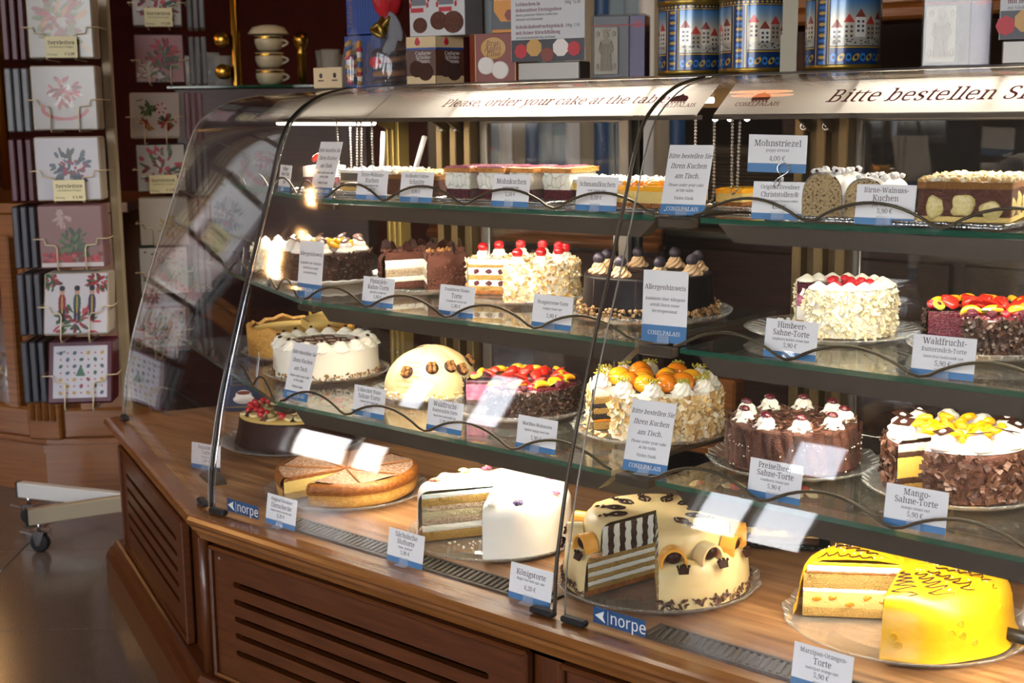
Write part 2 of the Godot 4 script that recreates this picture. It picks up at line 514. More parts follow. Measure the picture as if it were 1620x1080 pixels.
func _ready() -> void:
	rng.seed = 7
	# ---------------- camera
	var cam := Camera3D.new()
	cam.name = "camera"
	cam.transform = Transform3D(Basis(Vector3(0.74995, -0.01118, -0.6614), Vector3(-0.10269, 0.98577, -0.13311), Vector3(0.65348, 0.16774, 0.73812)), CAM)
	cam.fov = 28.84
	cam.near = 0.05
	cam.far = 60.0
	add_child(cam)
	cam.current = true
	var lens := CameraAttributesPhysical.new()
	lens.frustum_focal_length = 46.67
	lens.frustum_focus_distance = 2.15
	lens.exposure_aperture = 8.0
	lens.frustum_near = 0.05
	lens.frustum_far = 60.0
	cam.attributes = lens
	# ---------------- daylight
	var env := Environment.new()
	env.background_mode = Environment.BG_SKY
	var sky := Sky.new()
	var sm := ProceduralSkyMaterial.new()
	sm.sky_top_color = Color(0.70, 0.75, 0.83)
	sm.sky_horizon_color = Color(0.94, 0.92, 0.89)
	sm.ground_bottom_color = Color(0.30, 0.29, 0.27)
	sm.ground_horizon_color = Color(0.42, 0.41, 0.38)
	sm.sun_angle_max = 1.0
	sm.sky_energy_multiplier = 3.4
	sm.ground_energy_multiplier = 1.2
	sky.sky_material = sm
	env.sky = sky
	env.tonemap_mode = Environment.TONE_MAPPER_LINEAR
	env.tonemap_exposure = 0.88
	env.sdfgi_enabled = true
	env.ssao_enabled = true
	env.ssil_enabled = true
	var we := WorldEnvironment.new()
	we.name = "environment"
	we.environment = env
	add_child(we)
	materials()
	room()
	counter()
	display_case()
	cards()
	deck_cakes()
	lower_shelf()
	middle_shelf()
	top_shelf()
	canopy_goods()
	napkin_stand()
	shop_behind()

func slab(called: String, lo: Vector3, hi: Vector3, m: String) -> MeshInstance3D:
	var st := S()
	span(st, lo, hi, 0.0001)
	var o := put(self, called, st, m)
	o.set_meta("kind", "structure")
	return o

func room() -> void:
	# shell: x -8.6..4, z -6..3.4, ceiling at 4 m
	var fl := structure("floor")
	var st := S()
	span(st, Vector3(-8.6, -0.12, -6.0), Vector3(4.0, -0.006, 3.4), 0.0001)
	put(fl, "bed", st, "grout")
	# granite tiles laid on the diagonal
	var tm := []
	for v in 3:
		var t := S()
		cbox(t, Vector3(0, -0.006, 0), Vector3(0.597, 0.012, 0.597), 0.0012)
		t.generate_normals()
		tm.append(t.commit())
	var o0 := Vector3(-3.288, 0, -1.635)
	var d1 := Vector3(cos(deg_to_rad(-134.0)), 0, sin(deg_to_rad(-134.0)))
	var d2 := Vector3(-d1.z, 0, d1.x)
	var off: float = (Vector3(-2.894, 0, -1.428) - o0).dot(d1)
	for i in range(-9, 9):
		for j in range(-9, 9):
			var c := o0 + d1 * (off + (i + 0.5) * 0.6) + d2 * ((j + 0.5) * 0.6)
			if c.x < -8.2 or c.x > 0.5 or c.z < -5.6 or c.z > 3.0:
				continue
			var q := put_mesh(fl, "tile", tm[(i * 7 + j * 3 + 90) % 3], "granite")
			q.position = c
			q.rotation.y = deg_to_rad(134.0)
	slab("ceiling", Vector3(-8.6, 4.0, -6.2), Vector3(4.2, 4.2, 3.6), "plaster")
	slab("wall_back", Vector3(-8.6, 0, -6.2), Vector3(4.0, 4.0, -6.0), "brown_wall")
	slab("wall_left", Vector3(-8.8, 0, -6.2), Vector3(-8.6, 4.0, 3.6), "red_wall")
	slab("wall_right", Vector3(4.0, 0, -6.2), Vector3(4.2, 4.2, 3.6), "plaster")
	# street wall behind the viewer; its two widest windows are added as fill light
	var z0 := 3.4
	var z1 := 3.6
	# each column of the wall: x from, x to, then the window openings in it as heights from, to
	var cols := [[-7.7, -6.95, [[0.65, 1.35]]], [-6.95, -6.55, [[0.65, 1.35], [2.2, 2.65]]], [-6.25, -5.80, [[2.15, 2.85]]], [-4.15, -3.75, [[1.0, 1.95]]], [-3.75, -3.35, [[1.0, 1.95], [2.3, 2.7]]], [-2.2, -0.4, [[0.7, 3.3]]], [0.3, 2.4, [[0.7, 3.3]]]]
	var x := -8.6
	for g in cols:
		if g[0] > x: slab("wall_front", Vector3(x, 0, z0), Vector3(g[0], 4.0, z1), "plaster")
		var w := structure("window_%d" % (cols.find(g) + 1))
		var cx: float = (g[0] + g[1]) * 0.5
		var y := 0.0
		for r in g[2]:
			slab("wall_front", Vector3(g[0], y, z0), Vector3(g[1], r[0], z1), "plaster")
			y = r[1]
			st = S()
			for e in [g[0] + 0.015, g[1] - 0.015]: cbox(st, Vector3(e, (r[0] + r[1]) * 0.5, z0 + 0.08), Vector3(0.03, r[1] - r[0], 0.07), 0.006)
			for e in [r[0] + 0.02, r[1] - 0.02]: cbox(st, Vector3(cx, e, z0 + 0.08), Vector3(g[1] - g[0], 0.04, 0.07), 0.006)
			put(w, "window_frame", st, "window_white")
			st = S()
			cbox(st, Vector3(cx, (r[0] + r[1]) * 0.5, z0 + 0.08), Vector3(g[1] - g[0] - 0.06, r[1] - r[0] - 0.08, 0.004), 0.0001)
			put(w, "pane", st, "glass")
		slab("wall_front", Vector3(g[0], y, z0), Vector3(g[1], 4.0, z1), "plaster")
		x = g[1]
	slab("wall_front", Vector3(x, 0, z0), Vector3(4.0, 4.0, z1), "plaster")

func slotted_panel(parent: Node3D, called: String, at: Vector3, turn: float, w: float, slot0: float, slot1: float) -> void:
	# upright panel centred at x = 0, from y 0.139 to 0.387, five round-ended slots cut through it
	var c := CSGBox3D.new()
	c.name = called
	c.size = Vector3(w, 0.248, 0.014)
	c.material = M["wood"]
	for y in [0.330, 0.296, 0.262, 0.229, 0.195]:
		var s := CSGBox3D.new()
		s.operation = CSGShape3D.OPERATION_SUBTRACTION
		s.size = Vector3(slot1 - slot0, 0.0115, 0.05)
		s.position = Vector3((slot0 + slot1) * 0.5, y - 0.263, 0)
		s.material = M["wood"]
		s.name = "slot_cut"
		c.add_child(s, true)
		for e in [slot0, slot1]:
			var k := CSGCylinder3D.new()
			k.operation = CSGShape3D.OPERATION_SUBTRACTION
			k.radius = 0.00575
			k.height = 0.05
			k.sides = 12
			k.rotation.x = PI / 2
			k.position = Vector3(e, y - 0.263, 0)
			k.material = M["wood"]
			k.name = "slot_end"
			c.add_child(k, true)
	parent.add_child(c, true)
	c.position = at + Vector3(0, 0.263, 0)
	c.rotation.y = turn

func counter() -> void:
	var t := thing("display_counter", "varnished wooden counter base with slotted panels and moulded rim under the glass case", "counter")
	var st := S()
	run(st, [Vector2(-0.002, 0.432), Vector2(-0.002, 0.45), Vector2(0.69, 0.45), Vector2(0.69, 0.432)], 0.35, 0.93)
	put(t, "deck", st, "oak", "oak grain deck board")
	st = S()
	run(st, [Vector2(-0.002, 0.4503), Vector2(-0.032, 0.4503), Vector2(-0.040, 0.448), Vector2(-0.0445, 0.442), Vector2(-0.0445, 0.436), Vector2(-0.040, 0.430), Vector2(-0.034, 0.427), Vector2(-0.034, 0.421), Vector2(-0.028, 0.418), Vector2(-0.023, 0.410), Vector2(-0.019, 0.400), Vector2(-0.002, 0.400)], 0.35, 0.93)
	put(t, "rim", st, "rim_wood")
	for e in [["top_rail", 0.386, 0.432, -0.004, 0.02], ["bottom_rail", 0.10, 0.142, -0.004, 0.02], ["rear_wall", 0.0, 0.432, 0.66, 0.68]]:
		st = S()
		run(st, [Vector2(e[3], e[1]), Vector2(e[3], e[2]), Vector2(e[4], e[2]), Vector2(e[4], e[1])], 0.35, 0.93)
		put(t, e[0], st, "wood")
	st = S()
	for e in [[-2.10, -2.02], [-1.257, -1.158], [-0.388, 0.35]]:
		span(st, Vector3(e[0] if e[0] > -2.06 else -2.058, 0.13, -1.469), Vector3(e[1], 0.40, -1.445), 0.0005)
	span(st, Vector3(0.33, 0.0, -2.12), Vector3(0.35, 0.432, -1.45), 0.0005)
	var BU := Basis(Vector3.UP, deg_to_rad(-22.5))
	cbox(st, lp(0.072, 0.008, 0.265), Vector3(0.148, 0.27, 0.024), 0.0005, BU)
	cbox(st, lp(0.89, 0.008, 0.265), Vector3(0.08, 0.27, 0.024), 0.0005, BU)
	cbox(st, lp(0.92, 0.33, 0.216), Vector3(0.02, 0.432, 0.66), 0.0005, BU)
	put(t, "stiles", st, "wood_upright").set_meta("kind", "stuff")
	st = S()
	run(st, [Vector2(0.0, 0.128), Vector2(-0.028, 0.128), Vector2(-0.034, 0.126), Vector2(-0.040, 0.116), Vector2(-0.050, 0.110), Vector2(-0.056, 0.100), Vector2(-0.060, 0.092), Vector2(-0.060, 0.0), Vector2(0.0, 0.0)], 0.35, 0.93)
	put(t, "plinth", st, "wood")
	# slotted front panels with dark backing and a raised bead round each
	var xs := [[-2.028, -1.249], [-1.166, -0.38]]
	for p in xs:
		var c: float = (p[0] + p[1]) * 0.5
		var w: float = p[1] - p[0]
		slotted_panel(t, "front_panel", Vector3(c, 0, -1.438), 0.0, w, -w * 0.5 + 0.062, w * 0.5 - 0.08)
		st = S()
		for y in [0.390, 0.136]:
			cbox(st, Vector3(c, y, -1.432), Vector3(w + 0.02, 0.009, 0.018), 0.003)
		for e in [p[0] - 0.006, p[1] + 0.006]:
			cbox(st, Vector3(e, 0.263, -1.432), Vector3(0.009, 0.262, 0.018), 0.003)
		put(t, "bead", st, "wood")
	var a := lp(0.50, -0.011, 0.0)
	slotted_panel(t, "angled_panel", a, deg_to_rad(-22.5), 0.70, -0.30, 0.262)
	st = S()
	var B := Basis(Vector3.UP, deg_to_rad(-22.5))
	for y in [0.390, 0.136]:
		cbox(st, lp(0.50, -0.017, y), Vector3(0.72, 0.009, 0.018), 0.003, B)
	for e in [0.144, 0.856]:
		cbox(st, lp(e, -0.017, 0.263), Vector3(0.009, 0.262, 0.018), 0.003, B)
	put(t, "bead", st, "wood")
	st = S()
	tube(st, [lp(0.0, -0.012, 0.128), lp(0.0, -0.012, 0.40)], 0.012, 10)
	put(t, "corner_post", st, "wood_upright")
	# screw head
	st = S()
	lathe(st, [Vector2(0.0001, 0.0), Vector2(0.004, 0.0), Vector2(0.003, 0.0015), Vector2(0.0001, 0.002)], 10, 0, TAU, Transform3D(Basis(Vector3.RIGHT, PI / 2), Vector3(-2.012, 0.372, -1.431)))
	put(t, "screw", st, "steel_dull")
	# vent grilles let into the deck
	var slat := S()
	cbox(slat, Vector3.ZERO, Vector3(0.0062, 0.008, 0.042), 0.0012)
	slat.generate_normals()
	var slat_m := slat.commit()
	for g in [[-1.885, -1.255, 54], [-1.062, -0.50, 48]]:
		st = S()
		var cx: float = (g[0] + g[1]) * 0.5
		for z in [-1.477, -1.525]:
			cbox(st, Vector3(cx, 0.4515, z), Vector3(g[1] - g[0] + 0.012, 0.005, 0.006), 0.001)
		for x in [g[0], g[1]]:
			cbox(st, Vector3(x, 0.4515, -1.501), Vector3(0.010, 0.005, 0.048), 0.001)
		var grille := put(t, "vent_grille", st, "bar_brown")
		st = S()
		cbox(st, Vector3(cx, 0.4503, -1.501), Vector3(g[1] - g[0], 0.0008, 0.046), 0.0001)
		put(grille, "grille_well", st, "bar_brown")
		for i in range(1, g[2]):
			var o := put_mesh(grille, "slat", slat_m, "bar_brown")
			o.position = Vector3(lerpf(g[0], g[1], float(i) / g[2]), 0.4502, -1.501)
			o.rotation.y = 0.25
	# low wedge-shaped return-air hoods along the back of the deck
	for g in [[-1.90, -1.37], [-1.02, -0.2]]:
		st = S()
		prism(st, [Vector2(0, 0), Vector2(0, 0.006), Vector2(0.05, 0.034), Vector2(0.09, 0.034), Vector2(0.09, 0)], g[1] - g[0], Transform3D(Basis(Vector3(0, 0, -1), Vector3.UP, Vector3.RIGHT), Vector3(g[0], 0.45, -2.035)))
		put(t, "air_hood", st, "bar_brown")
	st = S()
	prism(st, [Vector2(0, 0), Vector2(0, 0.002), Vector2(0.03, 0.014), Vector2(0.034, 0.0)], 0.10, Transform3D(Basis(N, Vector3.UP, -U), lp(0.27, 0.045, 0.45)))
	put(t, "air_hood", st, "bar_brown")

const PANE := [Vector2(0, 0.457), Vector2(0.005, 0.525), Vector2(0.014, 0.574), Vector2(0.037, 0.674), Vector2(0.090, 0.838), Vector2(0.128, 0.938), Vector2(0.169, 1.05), Vector2(0.202, 1.143), Vector2(0.233, 1.19), Vector2(0.30, 1.230), Vector2(0.385, 1.2475)]

func pane_points() -> Array:
	var c := Curve2D.new()
	for i in PANE.size():
		var a: Vector2 = PANE[maxi(i - 1, 0)]
		var b: Vector2 = PANE[mini(i + 1, PANE.size() - 1)]
		var t := (b - a) / 6.0
		c.add_point(PANE[i], -t, t)
	var out := []
	for p in c.tessellate_even_length(5, 0.022): out.append(p)
	return out

func pane(st: SurfaceTool, f0: Callable, f1: Callable, th := 0.006) -> void:
	# curved sheet of glass between two edge lines, each a function (inset, height) -> point
	var pts := pane_points()
	var n := pts.size() - 1
	var off := func(i: int, k: float) -> Vector2:
		var a: Vector2 = pts[maxi(i - 1, 0)]
		var b: Vector2 = pts[mini(i + 1, n)]
		var t := (b - a).normalized()
		return pts[i] + Vector2(t.y, -t.x) * k
	for k in [0.0, th]:
		grid(st, n, 8, func(u: float, v: float): 
			var q: Vector2 = off.call(roundi(u * n), k)
			return f0.call(q.x, q.y).lerp(f1.call(q.x, q.y), v))
	for f in [f0, f1]:
		for i in n:
			var a0: Vector2 = off.call(i, 0.0); var a1: Vector2 = off.call(i, th)
			var b0: Vector2 = off.call(i + 1, 0.0); var b1: Vector2 = off.call(i + 1, th)
			quad(st, f.call(a0.x, a0.y), f.call(a1.x, a1.y), f.call(b1.x, b1.y), f.call(b0.x, b0.y))

func edge_line(st: SurfaceTool, f: Callable, r: float, k := 0.003) -> void:
	var l := []
	for p in pane_points(): l.append(f.call(p.x + k, p.y))
	tube(st, l, r, 6)

func guard(st: SurfaceTool, f: Callable, nodes: Array, y: float) -> void:
	# scalloped guard wire along a shelf front; f turns a run coordinate and a height into a point
	var pts := []
	for i in nodes.size() - 1:
		var a: float = nodes[i]
		var b: float = nodes[i + 1]
		for k in 14:
			var t := k / 14.0
			var e := (a + b) * 0.5 + (b - a) * 0.5 * (t * 2.0 - 1.0)
			pts.append(f.call(e, y + 0.003 + 0.0295 * pow(sin(PI * clampf((t - 0.05) / 0.9, 0, 1)), 0.8)))
	pts.append(f.call(nodes[-1], y + 0.003))
	tube(st, pts, 0.0024, 7)

const SHELF := [[0.643, 0.151], [0.838, 0.211], [1.033, 0.262]]   # height of each glass shelf and inset of its front edge

func slotted_post(parent: Node3D, at: Vector3, turn: float, w: float, m: String) -> void:
	var B := Basis(Vector3.UP, turn)
	var st := S()
	for e in [-0.5, 0.0, 0.5]:
		cbox(st, at + B * Vector3(e * w, 0.84, 0), Vector3(w * 0.22, 0.772, 0.03), 0.002, B)
	cbox(st, at + B * Vector3(0, 0.84, -0.012), Vector3(w * 1.2, 0.772, 0.006), 0.001, B)
	var o := put(parent, "post", st, m)
	for y in [0.62, 0.815, 1.01, 1.19]:
		for e in [-0.25, 0.25]:
			st = S()
			prism(st, [Vector2(0, 0), Vector2(0.07, 0.0), Vector2(0.07, 0.012), Vector2(0.0, -0.035)] if y < 1.1 else [Vector2(0, 0.02), Vector2(0.12, 0.05), Vector2(0.12, 0.03), Vector2(0.0, -0.035)], 0.004, Transform3D(B * Basis(Vector3(0, 0, 1), Vector3.UP, Vector3(-1, 0, 0)), at + B * Vector3(e * w + 0.002, y, 0.012)))
			put(o, "bracket", st, m)
		for e in [-0.25, 0.25]:
			st = S()
			lathe(st, [Vector2(0.0001, 0), Vector2(0.009, 0), Vector2(0.009, 0.006), Vector2(0.004, 0.007), Vector2(0.004, 0.004), Vector2(0.0001, 0.004)], 14, 0, TAU, Transform3D(B * Basis(Vector3.RIGHT, PI / 2), at + B * Vector3(e * w - 0.008, y - 0.024, 0.016)))
			put(o, "bolt", st, "chrome")

const LAMP := 0.26

func lamp_tube(parent: Node3D, a: Vector3, b: Vector3, energy: float, tilt: float) -> void:
	var st := S()
	rod(st, a, b, 0.0055, 10)
	var o := put(parent, "lamp_tube", st, "tube_light")
	var l := AreaLight3D.new()
	l.name = "lamp_glow"
	l.area_size = Vector2(a.distance_to(b), 0.02)
	l.light_energy = energy
	l.light_color = Color(1.0, 0.95, 0.86)
	l.area_range = 12.0
	l.shadow_enabled = true
	parent.add_child(l, true)
	var x := (b - a).normalized()
	var down := (Vector3.DOWN + Vector3(0, 0, tilt)).normalized()
	var z := -(down - x * down.dot(x)).normalized()
	l.global_transform = Transform3D(Basis(x, z.cross(x), z), (a + b) * 0.5 - z * 0.009)

func display_case() -> void:
	var fx := func(x: float) -> Callable: return func(d, y): return Vector3(x, y, -1.449 - d)
	# ---- angled end unit
	var A := thing("display_case_angled_unit", "angled end section of the curved glass cake case on the left", "display case")
	var st := S()
	pane(st, func(d, y): return lp(0.414 * d + 0.010, d, y), func(d, y): return lp(0.90, d, y))
	put(A, "front_glass", st, "glass", "curved front glass of the angled section")
	st = S()
	edge_line(st, func(d, y): return lp(0.90, d, y), 0.0030)
	edge_line(st, func(d, y): return lp(0.414 * d + 0.010, d, y), 0.0014)
	put(A, "glass_edge", st, "steel_dull")
	# ---- main units
	var units := [["display_case_unit", "left straight section of the curved glass cake case with lit fascia", -2.058, -1.207], ["display_case_unit", "right straight section of the curved glass cake case nearest the viewer", -1.187, -0.30]]
	var made := [A]
	for i in 2:
		var q: Array = units[i]
		var t := thing(q[0], q[1], "display case")
		made.append(t)
		st = S()
		pane(st, fx.call(q[2]), fx.call(q[3]))
		put(t, "front_glass", st, "glass", "curved front glass")
		st = S()
		edge_line(st, fx.call(q[2]), 0.0038 if i == 0 else 0.0013)
		put(t, "glass_edge", st, "black" if i == 0 else "steel_dull")
		if i == 0:
			st = S()
			edge_line(st, fx.call(q[3]), 0.0030)
			put(t, "glass_edge", st, "bar_brown")
			st = S()
			edge_line(st, fx.call(q[2] + 0.010), 0.0016)
			put(t, "glass_edge_strip", st, "chrome")
	# black clamps at the foot of the panes
	for c in [[1, Vector3(-2.030, 0.4565, -1.447), 0.0], [1, Vector3(-1.225, 0.4565, -1.447), 0.0], [2, Vector3(-1.165, 0.4565, -1.447), 0.0], [0, lp(0.045, 0.0, 0.4565), -22.5], [0, lp(0.88, 0.0, 0.4565), -22.5]]:
		st = S()
		cbox(st, c[1], Vector3(0.045, 0.010, 0.016), 0.003, Basis(Vector3.UP, deg_to_rad(c[2])))
		put(made[c[0]], "clamp", st, "rubber")
	# ---- shelves
	for k in 3:
		var y: float = SHELF[k][0]
		var d: float = SHELF[k][1]
		var z := -1.449 - d
		for i in 3:
			var t: Node3D = made[i]
			st = S()
			if i == 0:
				run(st, [Vector2(d, y - 0.008), Vector2(d, y), Vector2(0.64, y), Vector2(0.64, y - 0.008)], 0.0, 0.86, false, true)
			elif i == 1:
				run(st, [Vector2(d, y - 0.008), Vector2(d, y), Vector2(0.64, y), Vector2(0.64, y - 0.008)], -1.213, 0.0, true, false)
			else:
				span(st, Vector3(-1.128, y - 0.008, z), Vector3(-0.25, y, -2.089), 0.0005)
			var sh := put(t, "shelf", st, "shelf_glass", "clear glass shelf")
			st = S()
			if i == 0:
				quad(st, lp(TM * d + 0.002, d - 0.0004, y), lp(TM * d + 0.002, d - 0.0004, y - 0.008), lp(0.86, d - 0.0004, y - 0.008), lp(0.86, d - 0.0004, y))
			else:
				var x0: float = -2.062 + TM * d if i == 1 else -1.128
				var x1: float = -1.213 if i == 1 else -0.25
				quad(st, Vector3(x0, y, z + 0.0004), Vector3(x0, y - 0.008, z + 0.0004), Vector3(x1, y - 0.008, z + 0.0004), Vector3(x1, y, z + 0.0004))
			put(sh, "green_edge", st, "glass_edge")
			st = S()
			if i == 0:
				guard(st, func(s, yy): return lp(s, d - 0.002, yy), [TM * d + 0.014, 0.20, 0.40, 0.60, 0.80], y)
			elif i == 1:
				guard(st, func(x, yy): return Vector3(x, yy, z + 0.002), [-2.064 + TM * d + 0.014, -1.83, -1.622, -1.417, -1.212], y)
			else:
				guard(st, func(x, yy): return Vector3(x, yy, z + 0.002), [-1.138, -0.945, -0.745, -0.545, -0.345], y)
			put(sh, "guard_wire", st, "wire_brown")
			# bar under the shelf front, ends cut at a slant
			if i > 0:
				var bx0: float = (-2.064 + TM * d + 0.045) if i == 1 else -1.10
				var bx1: float = -1.215 if i == 1 else -0.28
				st = S()
				prism(st, [Vector2(bx0, y - 0.009), Vector2(bx0 + 0.03, y - 0.036), Vector2(bx1 - (0.03 if i == 1 else 0.0), y - 0.036), Vector2(bx1, y - 0.009)], 0.028, Transform3D(Basis(), Vector3(0, 0, z - 0.034)))
				cbox(st, Vector3((bx0 + bx1) * 0.5 + 0.005, y - 0.0115, z - 0.046), Vector3(bx1 - bx0 - 0.02, 0.004, 0.030), 0.0008)
				put(sh, "light_bar", st, "bar_brown")
				lamp_tube(sh, Vector3(-1.94 if i == 1 else -0.99, y - 0.022, z - 0.046), Vector3(-1.31 if i == 1 else -0.34, y - 0.022, z - 0.046), LAMP * (1.0 if i == 1 else 0.9), -0.25)
				for x in [bx0 + 0.03, (bx0 + bx1) * 0.5 + 0.1, bx1 - 0.03]:
					st = S()
					prism(st, [Vector2(0, -0.009), Vector2(0, -0.012), Vector2(0.36, -0.03), Vector2(0.36, -0.009)], 0.004, Transform3D(Basis(Vector3(0, 0, -1), Vector3.UP, Vector3.RIGHT), Vector3(x, y, z - 0.06)))
					put(sh, "shelf_bracket", st, "bar_brown")
		# coupling of the two runs between the units
		st = S()
		cbox(st, Vector3(-1.174, y - 0.010, z - 0.008), Vector3(0.064, 0.016, 0.020), 0.002)
		put(made[1], "coupling", st, "bar_brown")
		st = S()
		var cp := Vector3(-2.064 + TM * d, y - 0.008, z)
		cbox(st, cp + Vector3(0.012, -0.0075, -0.010), Vector3(0.05, 0.012, 0.018), 0.002)
		put(made[1], "coupling", st, "bar_brown")
	# ---- canopy, fascia and its lettering
	var fb := Vector2(0.368, 1.188)
	var ft := Vector2(0.432, 1.237)
	for i in 3:
		var t: Node3D = made[i]
		var x_end := -1.207 if i == 1 else -0.30
		var fas := [fb, ft, ft + Vector2(0.0016, 0.0), fb + Vector2(0.0016, -0.001)]
		var band := [Vector2(0.437, 1.240), Vector2(0.480, 1.2515), Vector2(0.484, 1.2505), Vector2(0.441, 1.2375)]
		var top := [Vector2(0.395, 1.2485), Vector2(0.470, 1.2545), Vector2(0.70, 1.2545), Vector2(0.70, 1.248), Vector2(0.478, 1.248)]
		var lip := [fb + Vector2(-0.002, -0.008), fb + Vector2(-0.002, -0.001), fb + Vector2(0.016, -0.001), fb + Vector2(0.016, -0.008)]
		for e in [["fascia", fas, "fascia"], ["fascia_band", band, "fascia"], ["canopy_top", top, "steel_dull"], ["fascia_lip", lip, "bar_brown"]]:
			st = S()
			if e[0] == "fascia":           # one sheet of translucent film
				if i == 0:
					quad(st, lp(TM * fb.x + 0.001, fb.x, fb.y), lp(TM * ft.x + 0.001, ft.x, ft.y), lp(0.88, ft.x, ft.y), lp(0.88, fb.x, fb.y))
				else:
					var xa := -2.064 + TM * fb.x + 0.001 if i == 1 else -1.175
					var xb := -2.064 + TM * ft.x + 0.001 if i == 1 else -1.175
					quad(st, Vector3(xa, fb.y, -1.449 - fb.x), Vector3(xb, ft.y, -1.449 - ft.x), Vector3(x_end, ft.y, -1.449 - ft.x), Vector3(x_end, fb.y, -1.449 - fb.x))
			elif i == 0:
				run(st, e[1], 0.0, 0.88, false, true)
			elif i == 1:
				run(st, e[1], x_end, 0.0, true, false)
			else:
				var pf := []
				for p in e[1]: pf.append(Vector2(-1.449 - p.x, p.y))
				prism(st, pf, 0.875, Transform3D(Basis(Vector3(0, 0, 1), Vector3.UP, Vector3(-1, 0, 0)), Vector3(-0.30, 0, 0)))
			put(t, e[0], st, e[2])
		# rear frame under the canopy
		st = S()
		if i == 0: run(st, [Vector2(0.66, 1.20), Vector2(0.66, 1.248), Vector2(0.70, 1.248), Vector2(0.70, 1.20)], 0.0, 0.88, false, true)
		elif i == 1: run(st, [Vector2(0.66, 1.20), Vector2(0.66, 1.248), Vector2(0.70, 1.248), Vector2(0.70, 1.20)], x_end, 0.0, true, false)
		else: span(st, Vector3(-1.175, 1.20, -2.149), Vector3(-0.30, 1.248, -2.109), 0.001)
		put(t, "rear_rail", st, "bronze")
	# lettering laid on the sloping fascia (printed film, so it follows the slope)
	var up := (Vector3(0, ft.y, -ft.x) - Vector3(0, fb.y, -fb.x)).normalized()
	var FB := Basis(Vector3.RIGHT, up, Vector3.RIGHT.cross(up))
	var on := func(x: float, k: float) -> Vector3:
		var p := fb.lerp(ft, k)
		return Vector3(x, p.y, -1.449 - p.x) + FB.z * 0.0008
	st = S()
	text(st, "Please, order your cake at the table", 0.030, on.call(-1.545, 0.52), "i", FB, 1.04)
	put_text(made[1], "lettering", st, "ink_red", "dark red italic lettering on the fascia")
	st = S()
	text(st, "Bitte bestellen Sie Ihren Kuchen am Tisch", 0.040, on.call(-0.992, 0.50), "i", FB, 0.95, true)
	put_text(made[2], "lettering", st, "ink_red", "dark red italic lettering on the fascia")
	for e in [[1, -1.262], [2, -1.108]]:
		st = S()
		text(st, "COSELPALAIS", 0.0125, on.call(e[1], 0.30), "r", FB, 0.95)
		put_text(made[e[0]], "lettering", st, "ink_red")
		st = S()
		var Q := Transform3D(FB, on.call(e[1], 0.50))
		prism(st, [Vector2(-0.016, -0.006), Vector2(-0.016, 0.003), Vector2(-0.011, 0.009), Vector2(-0.005, 0.010), Vector2(0, 0.015), Vector2(0.005, 0.010), Vector2(0.011, 0.009), Vector2(0.016, 0.003), Vector2(0.016, -0.006)], 0.0003, Q)
		for k in 5:
			prism(st, [Vector2(-0.013 + k * 0.006, -0.010), Vector2(-0.013 + k * 0.006, -0.007), Vector2(-0.009 + k * 0.006, -0.007), Vector2(-0.009 + k * 0.006, -0.010)], 0.0003, Q)
		put(made[e[0]], "emblem", st, "ink_red", "small palace emblem")
	# ---- lamps under the canopy
	lamp_tube(A, lp(0.115, 0.400, 1.178), lp(0.80, 0.400, 1.178), LAMP * 4.0, 0.0)
	lamp_tube(made[1], Vector3(-1.80, 1.212, -1.945), Vector3(-1.26, 1.212, -1.945), LAMP * 1.8, 1.1)
	lamp_tube(made[2], Vector3(-0.96, 1.212, -1.945), Vector3(-0.34, 1.212, -1.945), LAMP * 1.5, 1.1)
	for e in [[1, -1.760], [1, -1.545], [1, -1.332], [2, -0.955], [2, -0.735], [2, -0.515]]:
		st = S()
		prism(st, [Vector2(-1.832, 1.192), Vector2(-1.885, 1.235), Vector2(-1.893, 1.235), Vector2(-1.840, 1.192)], 0.006, Transform3D(Basis(Vector3(0, 0, 1), Vector3.UP, Vector3(-1, 0, 0)), Vector3(e[1], 0, 0)))
		put(made[e[0]], "fascia_rib", st, "bar_brown")
	for x in [-1.20, -1.172, -1.14]:
		st = S()
		lathe(st, [Vector2(0.0001, -0.004), Vector2(0.004, -0.002), Vector2(0.005, 0.0), Vector2(0.0001, 0.001)], 10, 0, TAU, Transform3D(Basis(), Vector3(x, 1.180, -1.86)))
		put(made[2], "led_spot", st, "led")
	# ---- rear posts and sliding doors
	slotted_post(A, lp(0.685, 0.67, 0.0), deg_to_rad(-22.5), 0.075, "bronze_light")
	slotted_post(A, Vector3(-2.045, 0, -2.135), 0.0, 0.085, "bronze")
	slotted_post(made[2], Vector3(-1.145, 0, -2.125), 0.0, 0.085, "bronze")
	for d in [[1, -1.978, -1.60, -2.155], [2, -1.095, -0.32, -2.150]]:
		st = S()
		for x in [d[1], d[2]]:
			cbox(st, Vector3(x, 0.825, d[3]), Vector3(0.024, 0.742, 0.016), 0.002)
		for y in [1.185, 0.465]:
			cbox(st, Vector3((d[1] + d[2]) * 0.5, y, d[3]), Vector3(d[2] - d[1], 0.022, 0.016), 0.002)
		var o := put(made[d[0]], "rear_door", st, "steel_dull", "grey framed sliding glass rear door")
		st = S()
		span(st, Vector3(d[1] + 0.012, 0.47, d[3] - 0.002), Vector3(d[2] - 0.012, 1.175, d[3] + 0.002), 0.0003)
		put(o, "door_pane", st, "glass")
		st = S()
		for x in [d[1] + 0.018, d[2] - 0.018]:
			rod(st, Vector3(x, 0.48, d[3] + 0.012), Vector3(x, 1.17, d[3] + 0.012), 0.002, 6)
		put(o, "seal", st, "steel")
	st = S()
	cbox(st, Vector3(-1.585, 0.825, -2.175), Vector3(0.02, 0.742, 0.016), 0.002)
	put(made[1], "door_stile", st, "black")
